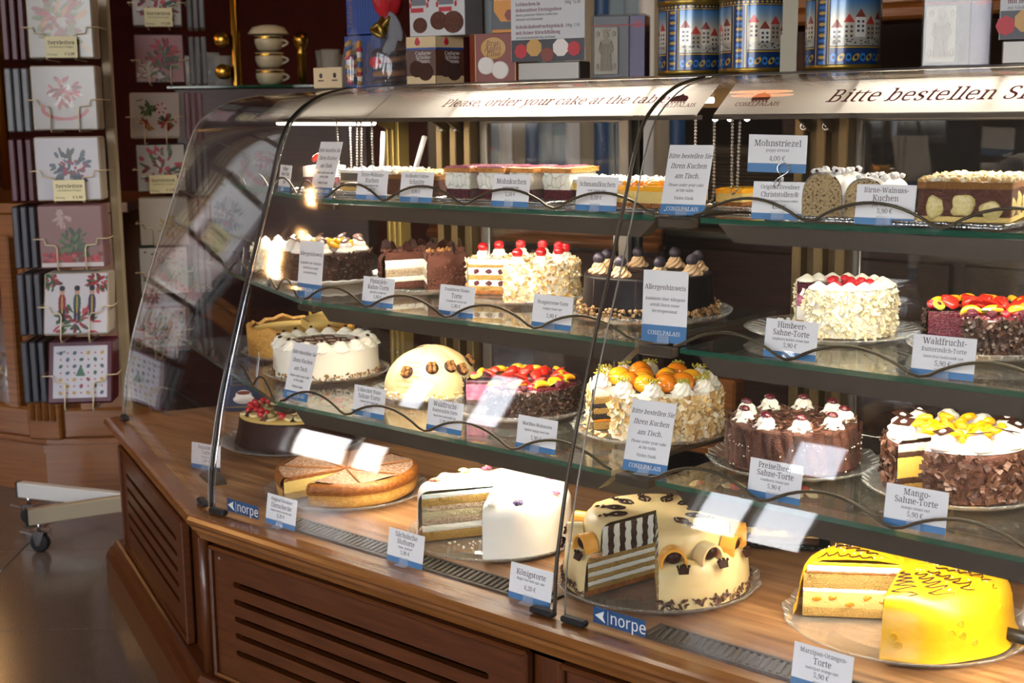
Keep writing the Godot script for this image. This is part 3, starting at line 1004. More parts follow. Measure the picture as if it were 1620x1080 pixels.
	# blue maker's plates stuck inside the glass foot
	for q in [[-1.970, "display_sign"], [-1.092, "display_sign"]]:
		var t := thing(q[1], "small blue plate with arrow and white lettering at the " + ("left" if q[0] < -1.5 else "right") + " glass foot", "sign", Vector3(q[0], 0.457, -1.459), 0.0, "blue plates on the glass")
		st = S()
		cbox(st, Vector3(0, 0.0135, 0), Vector3(0.094, 0.025, 0.002), 0.0006)
		put(t, "plate", st, "norpe_blue")
		st = S()
		text(st, "norpe", 0.024, Vector3(0.016, 0.0145, 0.0011), "a", Basis(), 1.0)
		put_text(t, "lettering", st, "ink_white")
		st = S()
		prism(st, [Vector2(-0.043, 0.0135), Vector2(-0.026, 0.0225), Vector2(-0.0285, 0.0135), Vector2(-0.024, 0.005)], 0.0003, Transform3D(Basis(), Vector3(0, 0, 0.0011)))
		prism(st, [Vector2(-0.0195, 0.003), Vector2(-0.0195, 0.024), Vector2(-0.0188, 0.024), Vector2(-0.0188, 0.003)], 0.0003, Transform3D(Basis(), Vector3(0, 0, 0.0011)))
		put(t, "arrow", st, "ink_white")

# a standing card: lines are [text, size, height above the foot, style]
func card(at: Vector3, turn: float, w: float, h: float, lean: float, lines: Array, label: String, category := "price card", group := "price cards", band := 0.17, holder := true, roll := 0.0) -> Node3D:
	var t := thing("price_card" if category == "price card" else "notice_card", label, category, at + Vector3(0, 0.0012, 0), turn, group)
	var B := Basis(Vector3.RIGHT, -lean) * Basis(Vector3.BACK, roll)
	var hb := h * band
	var st := S()
	cbox(st, B * Vector3(0, hb + (h - hb) * 0.5, 0), Vector3(w, h - hb, 0.0008), 0.0001, B)
	put(t, "card_face", st, "paper")
	st = S()
	cbox(st, B * Vector3(0, hb * 0.5, 0), Vector3(w, hb, 0.0008), 0.0001, B)
	put(t, "blue_band", st, "card_blue")
	st = S()
	for l in lines:
		text(st, l[0], l[1], B * Vector3(0, l[2], 0.0005), l[3], B, 0.92)
	put_text(t, "lettering", st, "ink")
	if band > 0.12 and h > 0.09:
		st = S()
		text(st, "COSELPALAIS", 0.0085, B * Vector3(0, hb * 0.55, 0.0005), "r", B)
		put_text(t, "brand_lettering", st, "ink_white")
	if holder:
		st = S()
		cbox(st, B * Vector3(0, 0.006, 0.0025), Vector3(0.020, 0.012, 0.0012), 0.0003, B)
		cbox(st, Vector3(0, 0.0008, 0.004), Vector3(0.024, 0.0016, 0.018), 0.0004)
		put(t, "clear_holder", st, "acrylic")
	return t

func price(at: Vector3, turn: float, a: String, b: String, sub: String, eur: String, label: String, lean := 0.16, roll := 0.0) -> Node3D:
	var l := []
	if b == "":
		l = [[a, 0.0118, 0.0435, "r"], [sub, 0.0052, 0.0335, "r"], [eur, 0.0092, 0.0215, "r"]]
	else:
		l = [[a, 0.0112, 0.0480, "r"], [b, 0.0112, 0.0370, "r"], [sub, 0.0050, 0.0275, "r"], [eur, 0.0088, 0.0190, "r"]]
	for e in l:                       # long lines are set narrower, as printed
		var n: int = e[0].length()
		e[1] = minf(e[1], 0.132 / maxf(n, 1.0))
	return card(at, turn, 0.085, 0.056, lean, l, label, "price card", "price cards", 0.17, true, roll)

func notice(at: Vector3, turn: float, kind: int, label: String, lean := 0.18, roll := 0.0) -> Node3D:
	var l := [["Bitte bestellen Sie", 0.0098, 0.094, "i"], ["Ihren Kuchen", 0.0105, 0.078, "i"], ["am Tisch.", 0.0105, 0.062, "i"], ["Please order your cake", 0.0062, 0.0475, "i"], ["at the table.", 0.0062, 0.039, "i"], ["Vielen Dank.", 0.0064, 0.0265, "i"]]
	if kind == 1:
		l = [["Allergenhinweis", 0.0100, 0.086, "r"], ["Auskünfte über Allergene", 0.0062, 0.068, "i"], ["erteilt Ihnen unser", 0.0062, 0.0585, "i"], ["Servicepersonal.", 0.0062, 0.049, "i"]]
	return card(at, turn, 0.078, 0.112, lean, l, label, "notice card", "tall notice cards", 0.15 if kind == 0 else 0.24, true, roll)

func cards() -> void:
	var z3 := -1.7260
	var z2 := -1.6750
	var z1 := -1.6150
	var tl := deg_to_rad(-22.5)
	# top shelf
	notice(Vector3(-2.085, 1.033, -1.772), -0.12, 0, "tall notice card asking to order at the table, top shelf left corner", 0.30)
	price(Vector3(-1.884, 1.033, z3), 0.0, "Birne-Walnuss-", "Kuchen", "pear walnut cake", "5,90 €", "pear walnut cake price card, top shelf left, before the dark poppy slab")
	price(Vector3(-1.763, 1.033, z3), 0.0, "Holländer-Sahne-", "Schnitte", "puff pastry cream slice", "5,90 €", "price card before the pink glazed cream slices on the top shelf")
	price(Vector3(-1.531, 1.033, z3), 0.0, "Mohnkuchen", "", "poppy seed cake", "5,50 €", "poppy seed cake price card in the middle of the top shelf")
	price(Vector3(-1.343, 1.033, z3), 0.0, "Schmandkuchen", "", "sour cream cake", "5,50 €", "sour cream cake price card on the top shelf beside the glass joint")
	notice(Vector3(-1.176, 1.033, z3 - 0.004), 0.10, 0, "tall order notice card standing on the joint of the top shelves", 0.30)
	price(Vector3(-1.003, 1.033, z3), 0.12, "Original Dresdner", "Christstollen®", "Original Dresden Christmas stollen", "4,00 €", "Christmas stollen price card on the top shelf under the binder clip")
	price(Vector3(-0.836, 1.033, z3), 0.10, "Birne-Walnuss-", "Kuchen", "pear walnut cake", "5,90 €", "pear walnut cake price card, top shelf right, before the walnut topped cake")
	price(Vector3(-0.595, 1.033, z3), 0.0, "Apfelkuchen", "", "apple cake", "5,50 €", "price card cut by the right edge of the picture on the top shelf")
	price(lp(0.36, 0.278, 1.033), tl, "Erdbeer-", "Sahne-Torte", "strawberry cream tart", "5,90 €", "small price card on the angled top shelf beside the strawberry slice")
	# card held up by a binder clip above the stollen card
	var hung := card(Vector3(-1.012, 1.1015, -1.735), 0.42, 0.085, 0.055, 0.02, [["Mohnstriezel", 0.0118, 0.0425, "r"], ["poppy striezel", 0.0054, 0.0325, "r"], ["4,00 €", 0.0094, 0.0205, "r"]], "poppy striezel price card held up by a silver binder clip", "price card", "price cards", 0.24, false, -0.03)
	var st := S()
	var loop := []
	for k in 13:
		var q := -0.5 * PI + 0.45 + (TAU - 0.9) * k / 12.0
		loop.append(Vector3(0.010 + 0.0085 * cos(q), 0.006 + 0.0085 * sin(q), 0.0035))
	loop.append(Vector3(0.006, -0.012, 0.004)); loop.append(Vector3(0.004, -0.020, 0.004))
	loop.push_front(Vector3(0.003, -0.008, 0.0045)); loop.push_front(Vector3(-0.004, -0.016, 0.006)); loop.push_front(Vector3(-0.001, -0.022, 0.006))
	tube(st, loop, 0.0011, 6)
	cbox(st, Vector3(0.008, -0.014, 0.001), Vector3(0.006, 0.018, 0.004), 0.001)
	put(hung, "binder_clip", st, "chrome", "silver binder clip with wire loop")
	# middle shelf
	notice(Vector3(-2.030, 0.838, z2 - 0.012), -0.06, 1, "allergen notice card on the second shelf, left corner", 0.12, 0.0)
	price(Vector3(-1.820, 0.838, z2), 0.0, "Pistazien-", "Rahm-Torte", "pistachio cream tart", "5,90 €", "pistachio cream tart price card on the second shelf")
	price(Vector3(-1.617, 0.838, z2), 0.0, "Frankfurter Kranz-", "Torte", "Frankfurter Kranz tart", "5,90 €", "price card of the cherry topped ring cake on the second shelf")
	price(Vector3(-1.397, 0.838, z2), 0.0, "Nougatcreme-Torte", "", "nougat cream tart", "5,90 €", "nougat cream tart price card on the second shelf beside the glass joint")
	notice(Vector3(-1.172, 0.838, z2 - 0.004), 0.12, 1, "allergen notice card before the dark glazed nougat cake", 0.06, 0.0)
	price(Vector3(-0.950, 0.838, z2), 0.0, "Himbeer-", "Sahne-Torte", "raspberry butter cream tart", "5,90 €", "raspberry cream tart price card before the white shaving cake")
	price(Vector3(-0.721, 0.838, z2), 0.06, "Waldfrucht-", "Buttermilch-Torte", "forest fruit buttermilk tart", "5,90 €", "forest fruit tart price card, second shelf at far right")
	price(lp(0.33, 0.228, 0.838), tl - 0.35, "Raffaello-", "Sahne-Torte", "coconut tart", "5,90 €", "narrow looking price card on the angled second shelf before the coconut cake")
	price(lp(0.56, 0.228, 0.838), tl - 0.25, "Mandarinen-", "Torte", "mandarin tart", "5,90 €", "price card far left on the angled second shelf behind curved glass")
	# lower shelf
	notice(Vector3(-2.012, 0.643, z1 - 0.012), -0.05, 0, "tall order notice card on the lowest shelf before the rosette cake", 0.30)
	price(Vector3(-1.788, 0.643, z1), 0.0, "Lübecker Nuss-", "Sahne-Torte", "Lübeck nut cream tart", "5,90 €", "price card of the marzipan dome cake on the lowest shelf")
	price(Vector3(-1.593, 0.643, z1), 0.0, "Waldfrucht-", "Buttermilch-Torte", "forest fruit buttermilk tart", "5,90 €", "forest fruit tart price card on the lowest shelf of the left section")
	price(Vector3(-1.382, 0.643, z1), 0.0, "Marillen-Mohntorte", "", "Apricot poppy seed tart", "5,90 €", "apricot poppy seed tart price card on the lowest shelf")
	notice(Vector3(-1.165, 0.643, z1 - 0.004), 0.10, 0, "tall order notice card before the apricot cake on the lowest shelf", 0.30)
	price(Vector3(-0.936, 0.643, z1), 0.0, "Preiselbeer-", "Sahne-Torte", "cranberry cream tart", "5,90 €", "cranberry cream tart price card on the lowest shelf")
	price(Vector3(-0.724, 0.643, z1), 0.05, "Mango-", "Sahne-Torte", "mango cream tart", "5,90 €", "mango cream tart price card on the lowest shelf at right")
	price(lp(0.245, 0.168, 0.643), tl - 0.25, "Heidelbeer-", "Sahne-Torte", "blueberry cream tart", "5,90 €", "small price card on the angled lowest shelf before the cheesecake")
	price(lp(0.46, 0.168, 0.643), tl - 0.25, "Käsekuchen", "", "cheesecake", "5,50 €", "price card far left on the angled lowest shelf behind curved glass")
	# deck
	price(Vector3(-1.875, 0.4503, -1.4700), 0.0, "Original Dresdner", "Eierschecke", "original Dresden Eierschecke cake", "5,20 €", "price card on the deck before the sugared flat tart")
	price(Vector3(-1.548, 0.4503, -1.4700), 0.0, "Sächsische", "Hoftorte", "Torte „Hofzart“", "5,90 €", "price card on the deck before the white fondant cake")
	price(Vector3(-1.273, 0.4503, -1.4700), 0.0, "Königstorte", "", "King's Tart with spit cake", "6,20 €", "price card on the deck beside the foot of the glass joint")
	price(Vector3(-0.777, 0.4503, -1.4700), 0.0, "Marzipan-Orangen-", "Torte", "marzipan orange tart", "5,90 €", "price card cut by the bottom edge before the yellow cake")
	price(lp(0.30, 0.065, 0.4503), tl + 0.55, "Bananen-", "Torte", "banana tart", "5,90 €", "price card standing on the angled deck section at far left", 0.10)

# ---------------------------------------------------------------- cake kit
func dg(a: float) -> float: return deg_to_rad(a)

func plate(at: Vector3, R: float, label: String, lobes := 24, inner := 0.1, m := "crystal") -> void:
	var t := thing("cake_plate", label, "plate", at + Vector3(0, 0.0012, 0), 0.0, "pressed glass cake plates")
	var st := S()
	var k := 0.018 if lobes > 0 else 0.0
	var w := R - inner
	var pr := [Vector2(0.0005, 0.004), Vector2(R * 0.55, 0.004), Vector2(R * 0.58, 0.0), Vector2(R * 0.61, 0.0), Vector2(R * 0.64, 0.0042), Vector2(inner, 0.0045), Vector2(inner + w * 0.85, 0.0105), Vector2(R, 0.0138), Vector2(R * 0.985, 0.0148), Vector2(inner + w * 0.75, 0.0120), Vector2(inner, 0.0068), Vector2(0.0005, 0.0068)]
	lathe(st, pr, 96, 0, TAU, Transform3D(), func(a: float, i: int, r: float, y: float): return Vector2(r * (1.0 + (k * cos(lobes * a) if i > 5 and i < 10 else 0.0)), y + (0.0012 * cos(lobes * a) if i > 5 and i < 10 else 0.0)))
	put(t, "dish", st, m)
	st = S()
	for j in 40:                         # raised rays pressed into the rim
		var a := TAU * j / 40.0
		var d := Vector3(cos(a), 0, sin(a))
		tube(st, [d * (inner + w * 0.25) + Vector3(0, 0.0086, 0), d * (inner + w * 0.9) + Vector3(0, 0.0140, 0)], 0.0010, 4)
	put(t, "pressed_rays", st, "crystal_rib").set_meta("kind", "stuff")

func shell(st: SurfaceTool, R: float, h: float, a0: float, a1: float, rr := 0.01, seg := 72, bulge := 0.0, mod = null) -> void:
	var p := []
	for i in 7:
		var t := i / 6.0
		p.append(Vector2(R * (1.0 + bulge * (1.0 - t) * (1.0 - t)), (h - rr) * t))
	for i in range(1, 6):
		var q := PI / 2 * i / 5.0
		p.append(Vector2(R - rr + rr * cos(q), h - rr + rr * sin(q)))
	for i in range(1, 7):
		p.append(Vector2(maxf((R - rr) * (1.0 - i / 6.0), 0.0005), h))
	lathe(st, p, seg, dg(a0), dg(a1), Transform3D(), mod)

# one upright cut face at angle a; layers are [y0, y1, material, part name]
func cut_face(parent: Node3D, R: float, a: float, out: float, layers: Array, rough := 0.0012, inner := 0.001) -> void:
	var d := Vector3(cos(dg(a)), 0, sin(dg(a)))
	var n := Vector3(-d.z, 0, d.x) * out
	var w := FastNoiseLite.new()
	w.seed = int(a * 10.0) + 5
	w.frequency = 1.0
	for l in layers:
		var st := S()
		var y0: float = l[0]
		var y1: float = l[1]
		var r1: float = l[4] if l.size() > 4 else R
		grid(st, 26, 5, func(u: float, v: float):
			var r := lerpf(inner, r1, u)
			var wob := 0.0012 * w.get_noise_2d(r * 220.0, y0 * 900.0)
			var wob2 := 0.0012 * w.get_noise_2d(r * 220.0, y1 * 900.0)
			var y := lerpf(y0 + (wob if y0 > 0.002 else 0.0), y1 + wob2, v)
			var e := rough * (w.get_noise_3d(r * 400.0, y * 400.0, y0 * 800.0) + 0.5) * (0.0 if v == 0.0 or v == 1.0 else 1.0)
			return d * r + Vector3(0, y, 0) + n * e)
		put(parent, l[3], st, l[2])
		if l[2].begins_with("sponge") or l[2] == "filling" or l[2] == "poppy" or l[2] == "crust":
			var xf := []
			for k in int(clampf((y1 - y0) * r1 * 60000.0, 12.0, 90.0)):
				xf.append(Transform3D(Basis.from_euler(Vector3(k, k * 2.0, k * 3.0)).scaled(Vector3.ONE * rng.randf_range(0.5, 1.3)), d * rng.randf_range(inner + 0.003, r1 - 0.002) + Vector3(0, rng.randf_range(y0 + 0.001, y1 - 0.001), 0) + n * rough * 0.6))
			scatter(parent, "face_crumbs", crumb_mesh(0.0013, y0 * 900.0), l[2], xf)

func flake_mesh(w: float, l: float, t: float, bend := 0.3) -> Mesh:
	var st := S()
	var p := []
	for i in 4:
		var u := i / 3.0 - 0.5
		p.append([Vector3(-w * 0.5, bend * l * u * u * 2.0, u * l), Vector3(w * 0.5, bend * l * u * u * 2.0, u * l)])
	for i in 3:
		quad(st, p[i][0], p[i][1], p[i + 1][1], p[i + 1][0])
		quad(st, p[i][0] - Vector3(0, t, 0), p[i + 1][0] - Vector3(0, t, 0), p[i + 1][1] - Vector3(0, t, 0), p[i][1] - Vector3(0, t, 0))
		for s in 2:
			quad(st, p[i][s], p[i + 1][s], p[i + 1][s] - Vector3(0, t, 0), p[i][s] - Vector3(0, t, 0))
	st.generate_normals()
	return st.commit()

func crumb_mesh(r: float, sd := 1.0) -> Mesh:
	var st := S()
	blob(st, Vector3.ZERO, Vector3(r, r * 0.8, r * 0.9), 6, Basis(), 0.2, sd)
	st.generate_normals()
	return st.commit()

func side_spots(R: float, h0: float, h1: float, a0: float, a1: float, n: int, s0 := 0.7, s1 := 1.3, lift := 0.001, flat := 0.6) -> Array:
	var o := []
	for i in n:
		var a := dg(rng.randf_range(a0, a1))
		var d := Vector3(cos(a), 0, sin(a))
		var up := (d + Vector3(rng.randf_range(-1, 1), rng.randf_range(-1, 1), rng.randf_range(-1, 1)) * flat).normalized()
		var x := up.cross(Vector3(rng.randf_range(-1, 1), rng.randf_range(-1, 1), rng.randf_range(-1, 1))).normalized()
		var B := Basis(x, up, x.cross(up)).scaled(Vector3.ONE * rng.randf_range(s0, s1))
		o.append(Transform3D(B, d * (R + lift * rng.randf_range(0.2, 1.2)) + Vector3(0, rng.randf_range(h0, h1), 0)))
	return o

func top_spots(r0: float, r1: float, y: float, a0: float, a1: float, n: int, s0 := 0.7, s1 := 1.3, flat := 0.5, lift := 0.001) -> Array:
	var o := []
	for i in n:
		var a := dg(rng.randf_range(a0, a1))
		var r := sqrt(rng.randf_range(r0 * r0, r1 * r1))
		var up := (Vector3.UP + Vector3(rng.randf_range(-1, 1), rng.randf_range(-1, 1), rng.randf_range(-1, 1)) * flat).normalized()
		var x := up.cross(Vector3(rng.randf_range(-1, 1), rng.randf_range(-1, 1), rng.randf_range(-1, 1))).normalized()
		o.append(Transform3D(Basis(x, up, x.cross(up)).scaled(Vector3.ONE * rng.randf_range(s0, s1)), Vector3(r * cos(a), y + lift * rng.randf(), r * sin(a))))
	return o

func rect_spots(c: Vector3, s: Vector2, n: int, s0 := 0.7, s1 := 1.3, flat := 0.5) -> Array:
	var o := []
	for i in n:
		var up := (Vector3.UP + Vector3(rng.randf_range(-1, 1), rng.randf_range(-1, 1), rng.randf_range(-1, 1)) * flat).normalized()
		var x := up.cross(Vector3(rng.randf_range(-1, 1), rng.randf_range(-1, 1), rng.randf_range(-1, 1))).normalized()
		o.append(Transform3D(Basis(x, up, x.cross(up)).scaled(Vector3.ONE * rng.randf_range(s0, s1)), c + Vector3(rng.randf_range(-0.5, 0.5) * s.x, rng.randf_range(0, 0.002), rng.randf_range(-0.5, 0.5) * s.y)))
	return o

func dollop_mesh(r: float, h: float, lobes := 8, twist := 1.2, rib := 0.14, tiers := 2.5) -> Mesh:
	var st := S()
	dollop(st, Vector3.ZERO, r, h, lobes, twist, rib, tiers)
	st.generate_normals()
	return st.commit()

func blob_mesh(r: Vector3, seg := 12, amp := 0.0, sd := 0.0) -> Mesh:
	var st := S()
	blob(st, Vector3.ZERO, r, seg, Basis(), amp, sd)
	st.generate_normals()
	return st.commit()

func at_mesh(parent: Node3D, called: String, mesh: Mesh, m, p: Vector3, turn := 0.0, tilt := Vector3.ZERO, sc := 1.0) -> MeshInstance3D:
	var o := put_mesh(parent, called, mesh, m)
	o.transform = Transform3D((Basis(Vector3.UP, turn) * Basis.from_euler(tilt)).scaled(Vector3.ONE * sc), p)
	return o

func pol(r: float, a: float, y: float) -> Vector3: return Vector3(r * cos(dg(a)), y, r * sin(dg(a)))

func strawberry_mesh(R: float) -> Mesh:
	# half a strawberry lying on its cut side
	var st := S()
	grid(st, 12, 8, func(u: float, v: float):
		var x := u * 2.0 - 1.0
		var w := sqrt(maxf(0.0, 1.0 - x * x)) * (0.85 - 0.35 * x)
		var q := PI * v
		return Vector3(x * R * 1.25, sin(q) * w * R * 0.8, -cos(q) * w * R))
	grid(st, 12, 1, func(u: float, v: float):
		var x := u * 2.0 - 1.0
		var w := sqrt(maxf(0.0, 1.0 - x * x)) * (0.85 - 0.35 * x)
		return Vector3(x * R * 1.25, 0, (v * 2.0 - 1.0) * w * R))
	st.generate_normals()
	return st.commit()

func segment_mesh(l: float, w: float) -> Mesh:
	# crescent fruit segment
	var st := S()
	grid(st, 10, 8, func(u: float, v: float):
		var a := (u - 0.5) * 2.2
		var k := sqrt(maxf(0.0, 1.0 - pow(u * 2.0 - 1.0, 2.0)))
		var q := TAU * v
		return Vector3(sin(a) * l * 0.5, w * 0.5 * k * (1.0 + sin(q)), (1.0 - cos(a)) * l * 0.45 + w * 0.55 * k * cos(q)))
	st.generate_normals()
	return st.commit()

func banana_mesh(r: float) -> Mesh:
	var st := S()
	lathe(st, [Vector2(0.0003, 0), Vector2(r, 0), Vector2(r, 0.004), Vector2(r * 0.94, 0.0048), Vector2(r * 0.4, 0.0046), Vector2(r * 0.25, 0.0038), Vector2(0.0003, 0.0036)], 14)
	st.generate_normals()
	return st.commit()

func flower(parent: Node3D, p: Vector3, m: String, r := 0.0075) -> void:
	var st := S()
	for k in 5:
		var a := TAU * k / 5.0
		var d := Vector3(cos(a), 0, sin(a))
		blob(st, d * r * 0.62 + Vector3(0, r * 0.28, 0), Vector3(r * 0.50, r * 0.14, r * 0.46), 8, Basis(Vector3(0, 1, 0).cross(d).normalized(), 0.5) * Basis(Vector3.UP, -a))
	var o := put(parent, "sugar_flower", st, m)
	o.position = p
	o.rotation = Vector3(rng.randf_range(-0.25, 0.25), rng.randf_range(0, TAU), rng.randf_range(-0.25, 0.25))
	st = S()
	blob(st, Vector3(0, r * 0.42, 0), Vector3.ONE * r * 0.24, 7)
	put(o, "flower_centre", st, "fondant_yellow")

func slab_cake(called: String, label: String, at: Vector3, turn: float, w: float, d: float, layers: Array, group := "cakes on the top shelf") -> Node3D:
	# rectangular piece of tray cake: layers are [y0, y1, material, part name, overhang]
	var t := thing(called, label, "cake", at, turn, group)
	for l in layers:
		var st := S()
		var ov: float = l[4] if l.size() > 4 else 0.0
		var y0: float = l[0]
		var y1: float = l[1]
		var nz := FastNoiseLite.new()
		nz.seed = int(y0 * 9000) + 3
		nz.frequency = 1.0
		var ww := w * 0.5 + ov
		var dd := d * 0.5 + ov
		var per := func(u: float) -> Vector3:
			var q := u * 4.0
			if q < 1.0: return Vector3(lerpf(-ww, ww, q), 0, dd)
			if q < 2.0: return Vector3(ww, 0, lerpf(dd, -dd, q - 1.0))
			if q < 3.0: return Vector3(lerpf(ww, -ww, q - 2.0), 0, -dd)
			return Vector3(-ww, 0, lerpf(-dd, dd, q - 3.0))
		grid(st, 48, 5, func(u: float, v: float):
			var p: Vector3 = per.call(fmod(u, 1.0))
			var k := 1.0 + 0.018 * nz.get_noise_3d(p.x * 260.0, (y0 + v * (y1 - y0)) * 260.0, p.z * 260.0)
			return Vector3(p.x * k, lerpf(y0, y1, v) + 0.0012 * nz.get_noise_2d(p.x * 160.0 + 9.0, p.z * 160.0) * v, p.z * k))
		grid(st, 16, 10, func(u: float, v: float):
			var p := Vector3(lerpf(-ww, ww, u), 0, lerpf(-dd, dd, v))
			var e := 1.0 if u == 0.0 or u == 1.0 or v == 0.0 or v == 1.0 else 0.0
			return Vector3(p.x, y1 + 0.0012 * nz.get_noise_2d(p.x * 160.0 + 9.0, p.z * 160.0) + (1.0 - e) * 0.0012, p.z))
		put(t, l[3], st, l[2])
	return t

const SHAV_DARK := [Color(0.028, 0.014, 0.009), Color(0.05, 0.025, 0.016), Color(0.085, 0.045, 0.03), Color(0.035, 0.018, 0.012)]
const SHAV_MILK := [Color(0.10, 0.042, 0.022), Color(0.14, 0.06, 0.034), Color(0.07, 0.03, 0.018), Color(0.18, 0.085, 0.05)]
const SHAV_WHITE := [Color(0.80, 0.71, 0.46), Color(0.86, 0.79, 0.58), Color(0.76, 0.66, 0.40), Color(0.90, 0.85, 0.68)]
const ALMOND := [Color(0.72, 0.50, 0.20), Color(0.80, 0.62, 0.32), Color(0.86, 0.74, 0.48), Color(0.55, 0.32, 0.10), Color(0.88, 0.80, 0.60)]
const NUT := [Color(0.24, 0.13, 0.05), Color(0.36, 0.21, 0.085), Color(0.17, 0.085, 0.03), Color(0.48, 0.31, 0.14)]

func deck_cakes() -> void:
	var y := 0.4503
	var base := y + 0.0092
	var st := S()
	# ---- flat sugared tart
	plate(Vector3(-1.948, y, -1.699), 0.161, "clear pressed glass plate under the sugared flat tart", 24, 0.148)
	var t := thing("sugared_tart", "flat golden tart dusted with sugar, scored in slices, one wedge missing", "cake", Vector3(-1.95, base, -1.70), 0.0, "cakes on the deck")
	var wav := func(a: float, i: int, r: float, yy: float): return Vector2(r * (1.0 + 0.012 * sin(5.0 * a) + 0.008 * sin(11.0 * a)), yy + (0.0035 * sin(6.0 * a + 1.0) + 0.003 * sin(3.0 * a) if i > 4 else 0.0))
	lathe(st, [Vector2(0.134, 0.0), Vector2(0.139, 0.004), Vector2(0.140, 0.016), Vector2(0.138, 0.020), Vector2(0.140, 0.024)], 72, dg(102), dg(433), Transform3D(), wav)
	put(t, "pastry_side", st, "baked_gold")
	st = S()
	lathe(st, [Vector2(0.140, 0.024), Vector2(0.1435, 0.030), Vector2(0.1435, 0.038), Vector2(0.139, 0.0445), Vector2(0.131, 0.0465)], 72, dg(102), dg(433), Transform3D(), wav)
	put(t, "crust_rim", st, "crust")
	st = S()
	lathe(st, [Vector2(0.132, 0.0462), Vector2(0.118, 0.0450), Vector2(0.095, 0.0425), Vector2(0.06, 0.041), Vector2(0.03, 0.0415), Vector2(0.0005, 0.0420)], 72, dg(102), dg(433), Transform3D(), func(a: float, i: int, r: float, yy: float): return Vector2(r, yy + (0.003 * sin(6.0 * a + 1.0) * r / 0.14 if i > 0 else 0.0035 * sin(6.0 * a + 1.0))))
	put(t, "sugared_top", st, "sugared_crust")
	for k in 8:
		var a := 102.0 + 41.0 * k
		st = S()
		var l := []
		for q in 8: l.append(pol(0.004 + 0.128 * q / 7.0, a, 0.0418 + 0.0048 * q / 7.0 + 0.003 * sin(6.0 * dg(a) + 1.0) * q / 7.0))
		tube(st, l, 0.0016, 5)
		put(t, "slice_cut", st, "crust")
	for e in [[102.0, -1.0], [433.0, 1.0]]:
		cut_face(t, 0.138, e[0], e[1], [[0.0, 0.014, "sponge", "dough_layer"], [0.014, 0.037, "custard", "custard_layer"], [0.037, 0.0425, "crust", "top_skin"]])
	# ---- white fondant cake with sugar flowers
	plate(Vector3(-1.526, y, -1.670), 0.157, "clear scalloped glass plate under the white fondant cake", 16, 0.1435)
	t = thing("fondant_cake", "white fondant cake with coloured sugar flowers, fruit layers showing in the cut", "cake", Vector3(-1.526, base, -1.671), 0.0, "cakes on the deck")
	st = S()
	shell(st, 0.136, 0.088, 121, 416, 0.020, 110, 0.03, func(a: float, i: int, r: float, yy: float): return Vector2(r * (1.0 + (0.010 * cos(12.0 * a) if i > 3 else 0.012 * sin(7.0 * a) * (1.0 - i / 4.0))), yy + (0.0025 * cos(12.0 * a) * clampf(r / 0.136, 0, 1) if i > 6 else 0.0)))
	put(t, "fondant_cover", st, "fondant")
	for e in [[121.0, -1.0], [416.0, 1.0]]:
		cut_face(t, 0.131, e[0], e[1], [[0.0, 0.016, "sponge", "sponge_layer"], [0.016, 0.028, "cream", "cream_layer"], [0.028, 0.040, "filling", "fruit_layer"], [0.040, 0.052, "sponge_green", "sponge_layer"], [0.052, 0.062, "filling", "fruit_layer"], [0.062, 0.076, "sponge", "sponge_layer"], [0.076, 0.085, "fondant", "fondant_edge"]], 0.0022)
	for f in [[154, "fondant_orange"], [173, "fondant"], [-162, "fondant_yellow"], [-139, "fondant_pink"], [-109, "fondant"], [-85, "fondant"], [-62, "fondant_lilac"], [-14, "fondant_pink"], [28, "fondant_purple"], [48, "fondant"]]:
		flower(t, pol(0.110 if f[0] > 100 or f[0] < -30 else 0.119, f[0], 0.0895 if f[0] > 100 or f[0] < -30 else 0.0885), f[1], 0.0105)
	scatter(t, "crumbs", crumb_mesh(0.0022), "cream", top_spots(0.05, 0.11, 0.0015, 70, 110, 14))
	# ---- two-tiered marzipan cake with peel loops
	plate(Vector3(-1.177, y, -1.670), 0.166, "clear scalloped glass plate under the marzipan cake with orange loops", 16, 0.154)
	t = thing("marzipan_loop_cake", "ivory marzipan cake with orange peel loops and chocolate crowns, striped cut face", "cake", Vector3(-1.178, base, -1.671), 0.0, "cakes on the deck")
	st = S()
	lathe(st, [Vector2(0.149, 0.0), Vector2(0.1475, 0.02), Vector2(0.144, 0.050), Vector2(0.139, 0.062), Vector2(0.131, 0.0675), Vector2(0.116, 0.069)], 80, dg(102), dg(413))
	lathe(st, [Vector2(0.116, 0.066), Vector2(0.1145, 0.090), Vector2(0.112, 0.101), Vector2(0.106, 0.107), Vector2(0.097, 0.1095), Vector2(0.06, 0.110), Vector2(0.0005, 0.111)], 80, dg(102), dg(413))
	put(t, "marzipan_cover", st, "marzipan")
	for e in [[102.0, -1.0], [413.0, 1.0]]:
		var L := []
		for k in 7: L.append([0.008 + k * 0.0072, 0.0148 + k * 0.0072, "sponge" if k % 2 == 0 else "cream", "spit_cake_layer", 0.141])
		L.push_front([0.0, 0.008, "crust", "bottom_layer", 0.146])
		cut_face(t, 0.14, e[0], e[1], L)
		# upright dark and white stripes of the upper tier
		var d := Vector3(cos(dg(e[0])), 0, sin(dg(e[0])))
		var n: Vector3 = Vector3(-d.z, 0, d.x) * e[1]
		for k in 9:
			var r0 := 0.006 + k * 0.0118
			st = S()
			grid(st, 2, 8, func(u: float, v: float): return d * (r0 + 0.0118 * u + 0.0012 * sin(v * 17.0 + k)) + Vector3(0, lerpf(0.058, 0.105, v), 0) + n * (0.0006 + 0.0008 * sin(v * 31.0 + k * 2.0)))
			put(t, "cream_stripe" if k % 2 == 0 else "chocolate_stripe", st, "cream" if k % 2 == 0 else "sponge_dark")
	var ball := blob_mesh(Vector3(0.0135, 0.0125, 0.0125), 14)
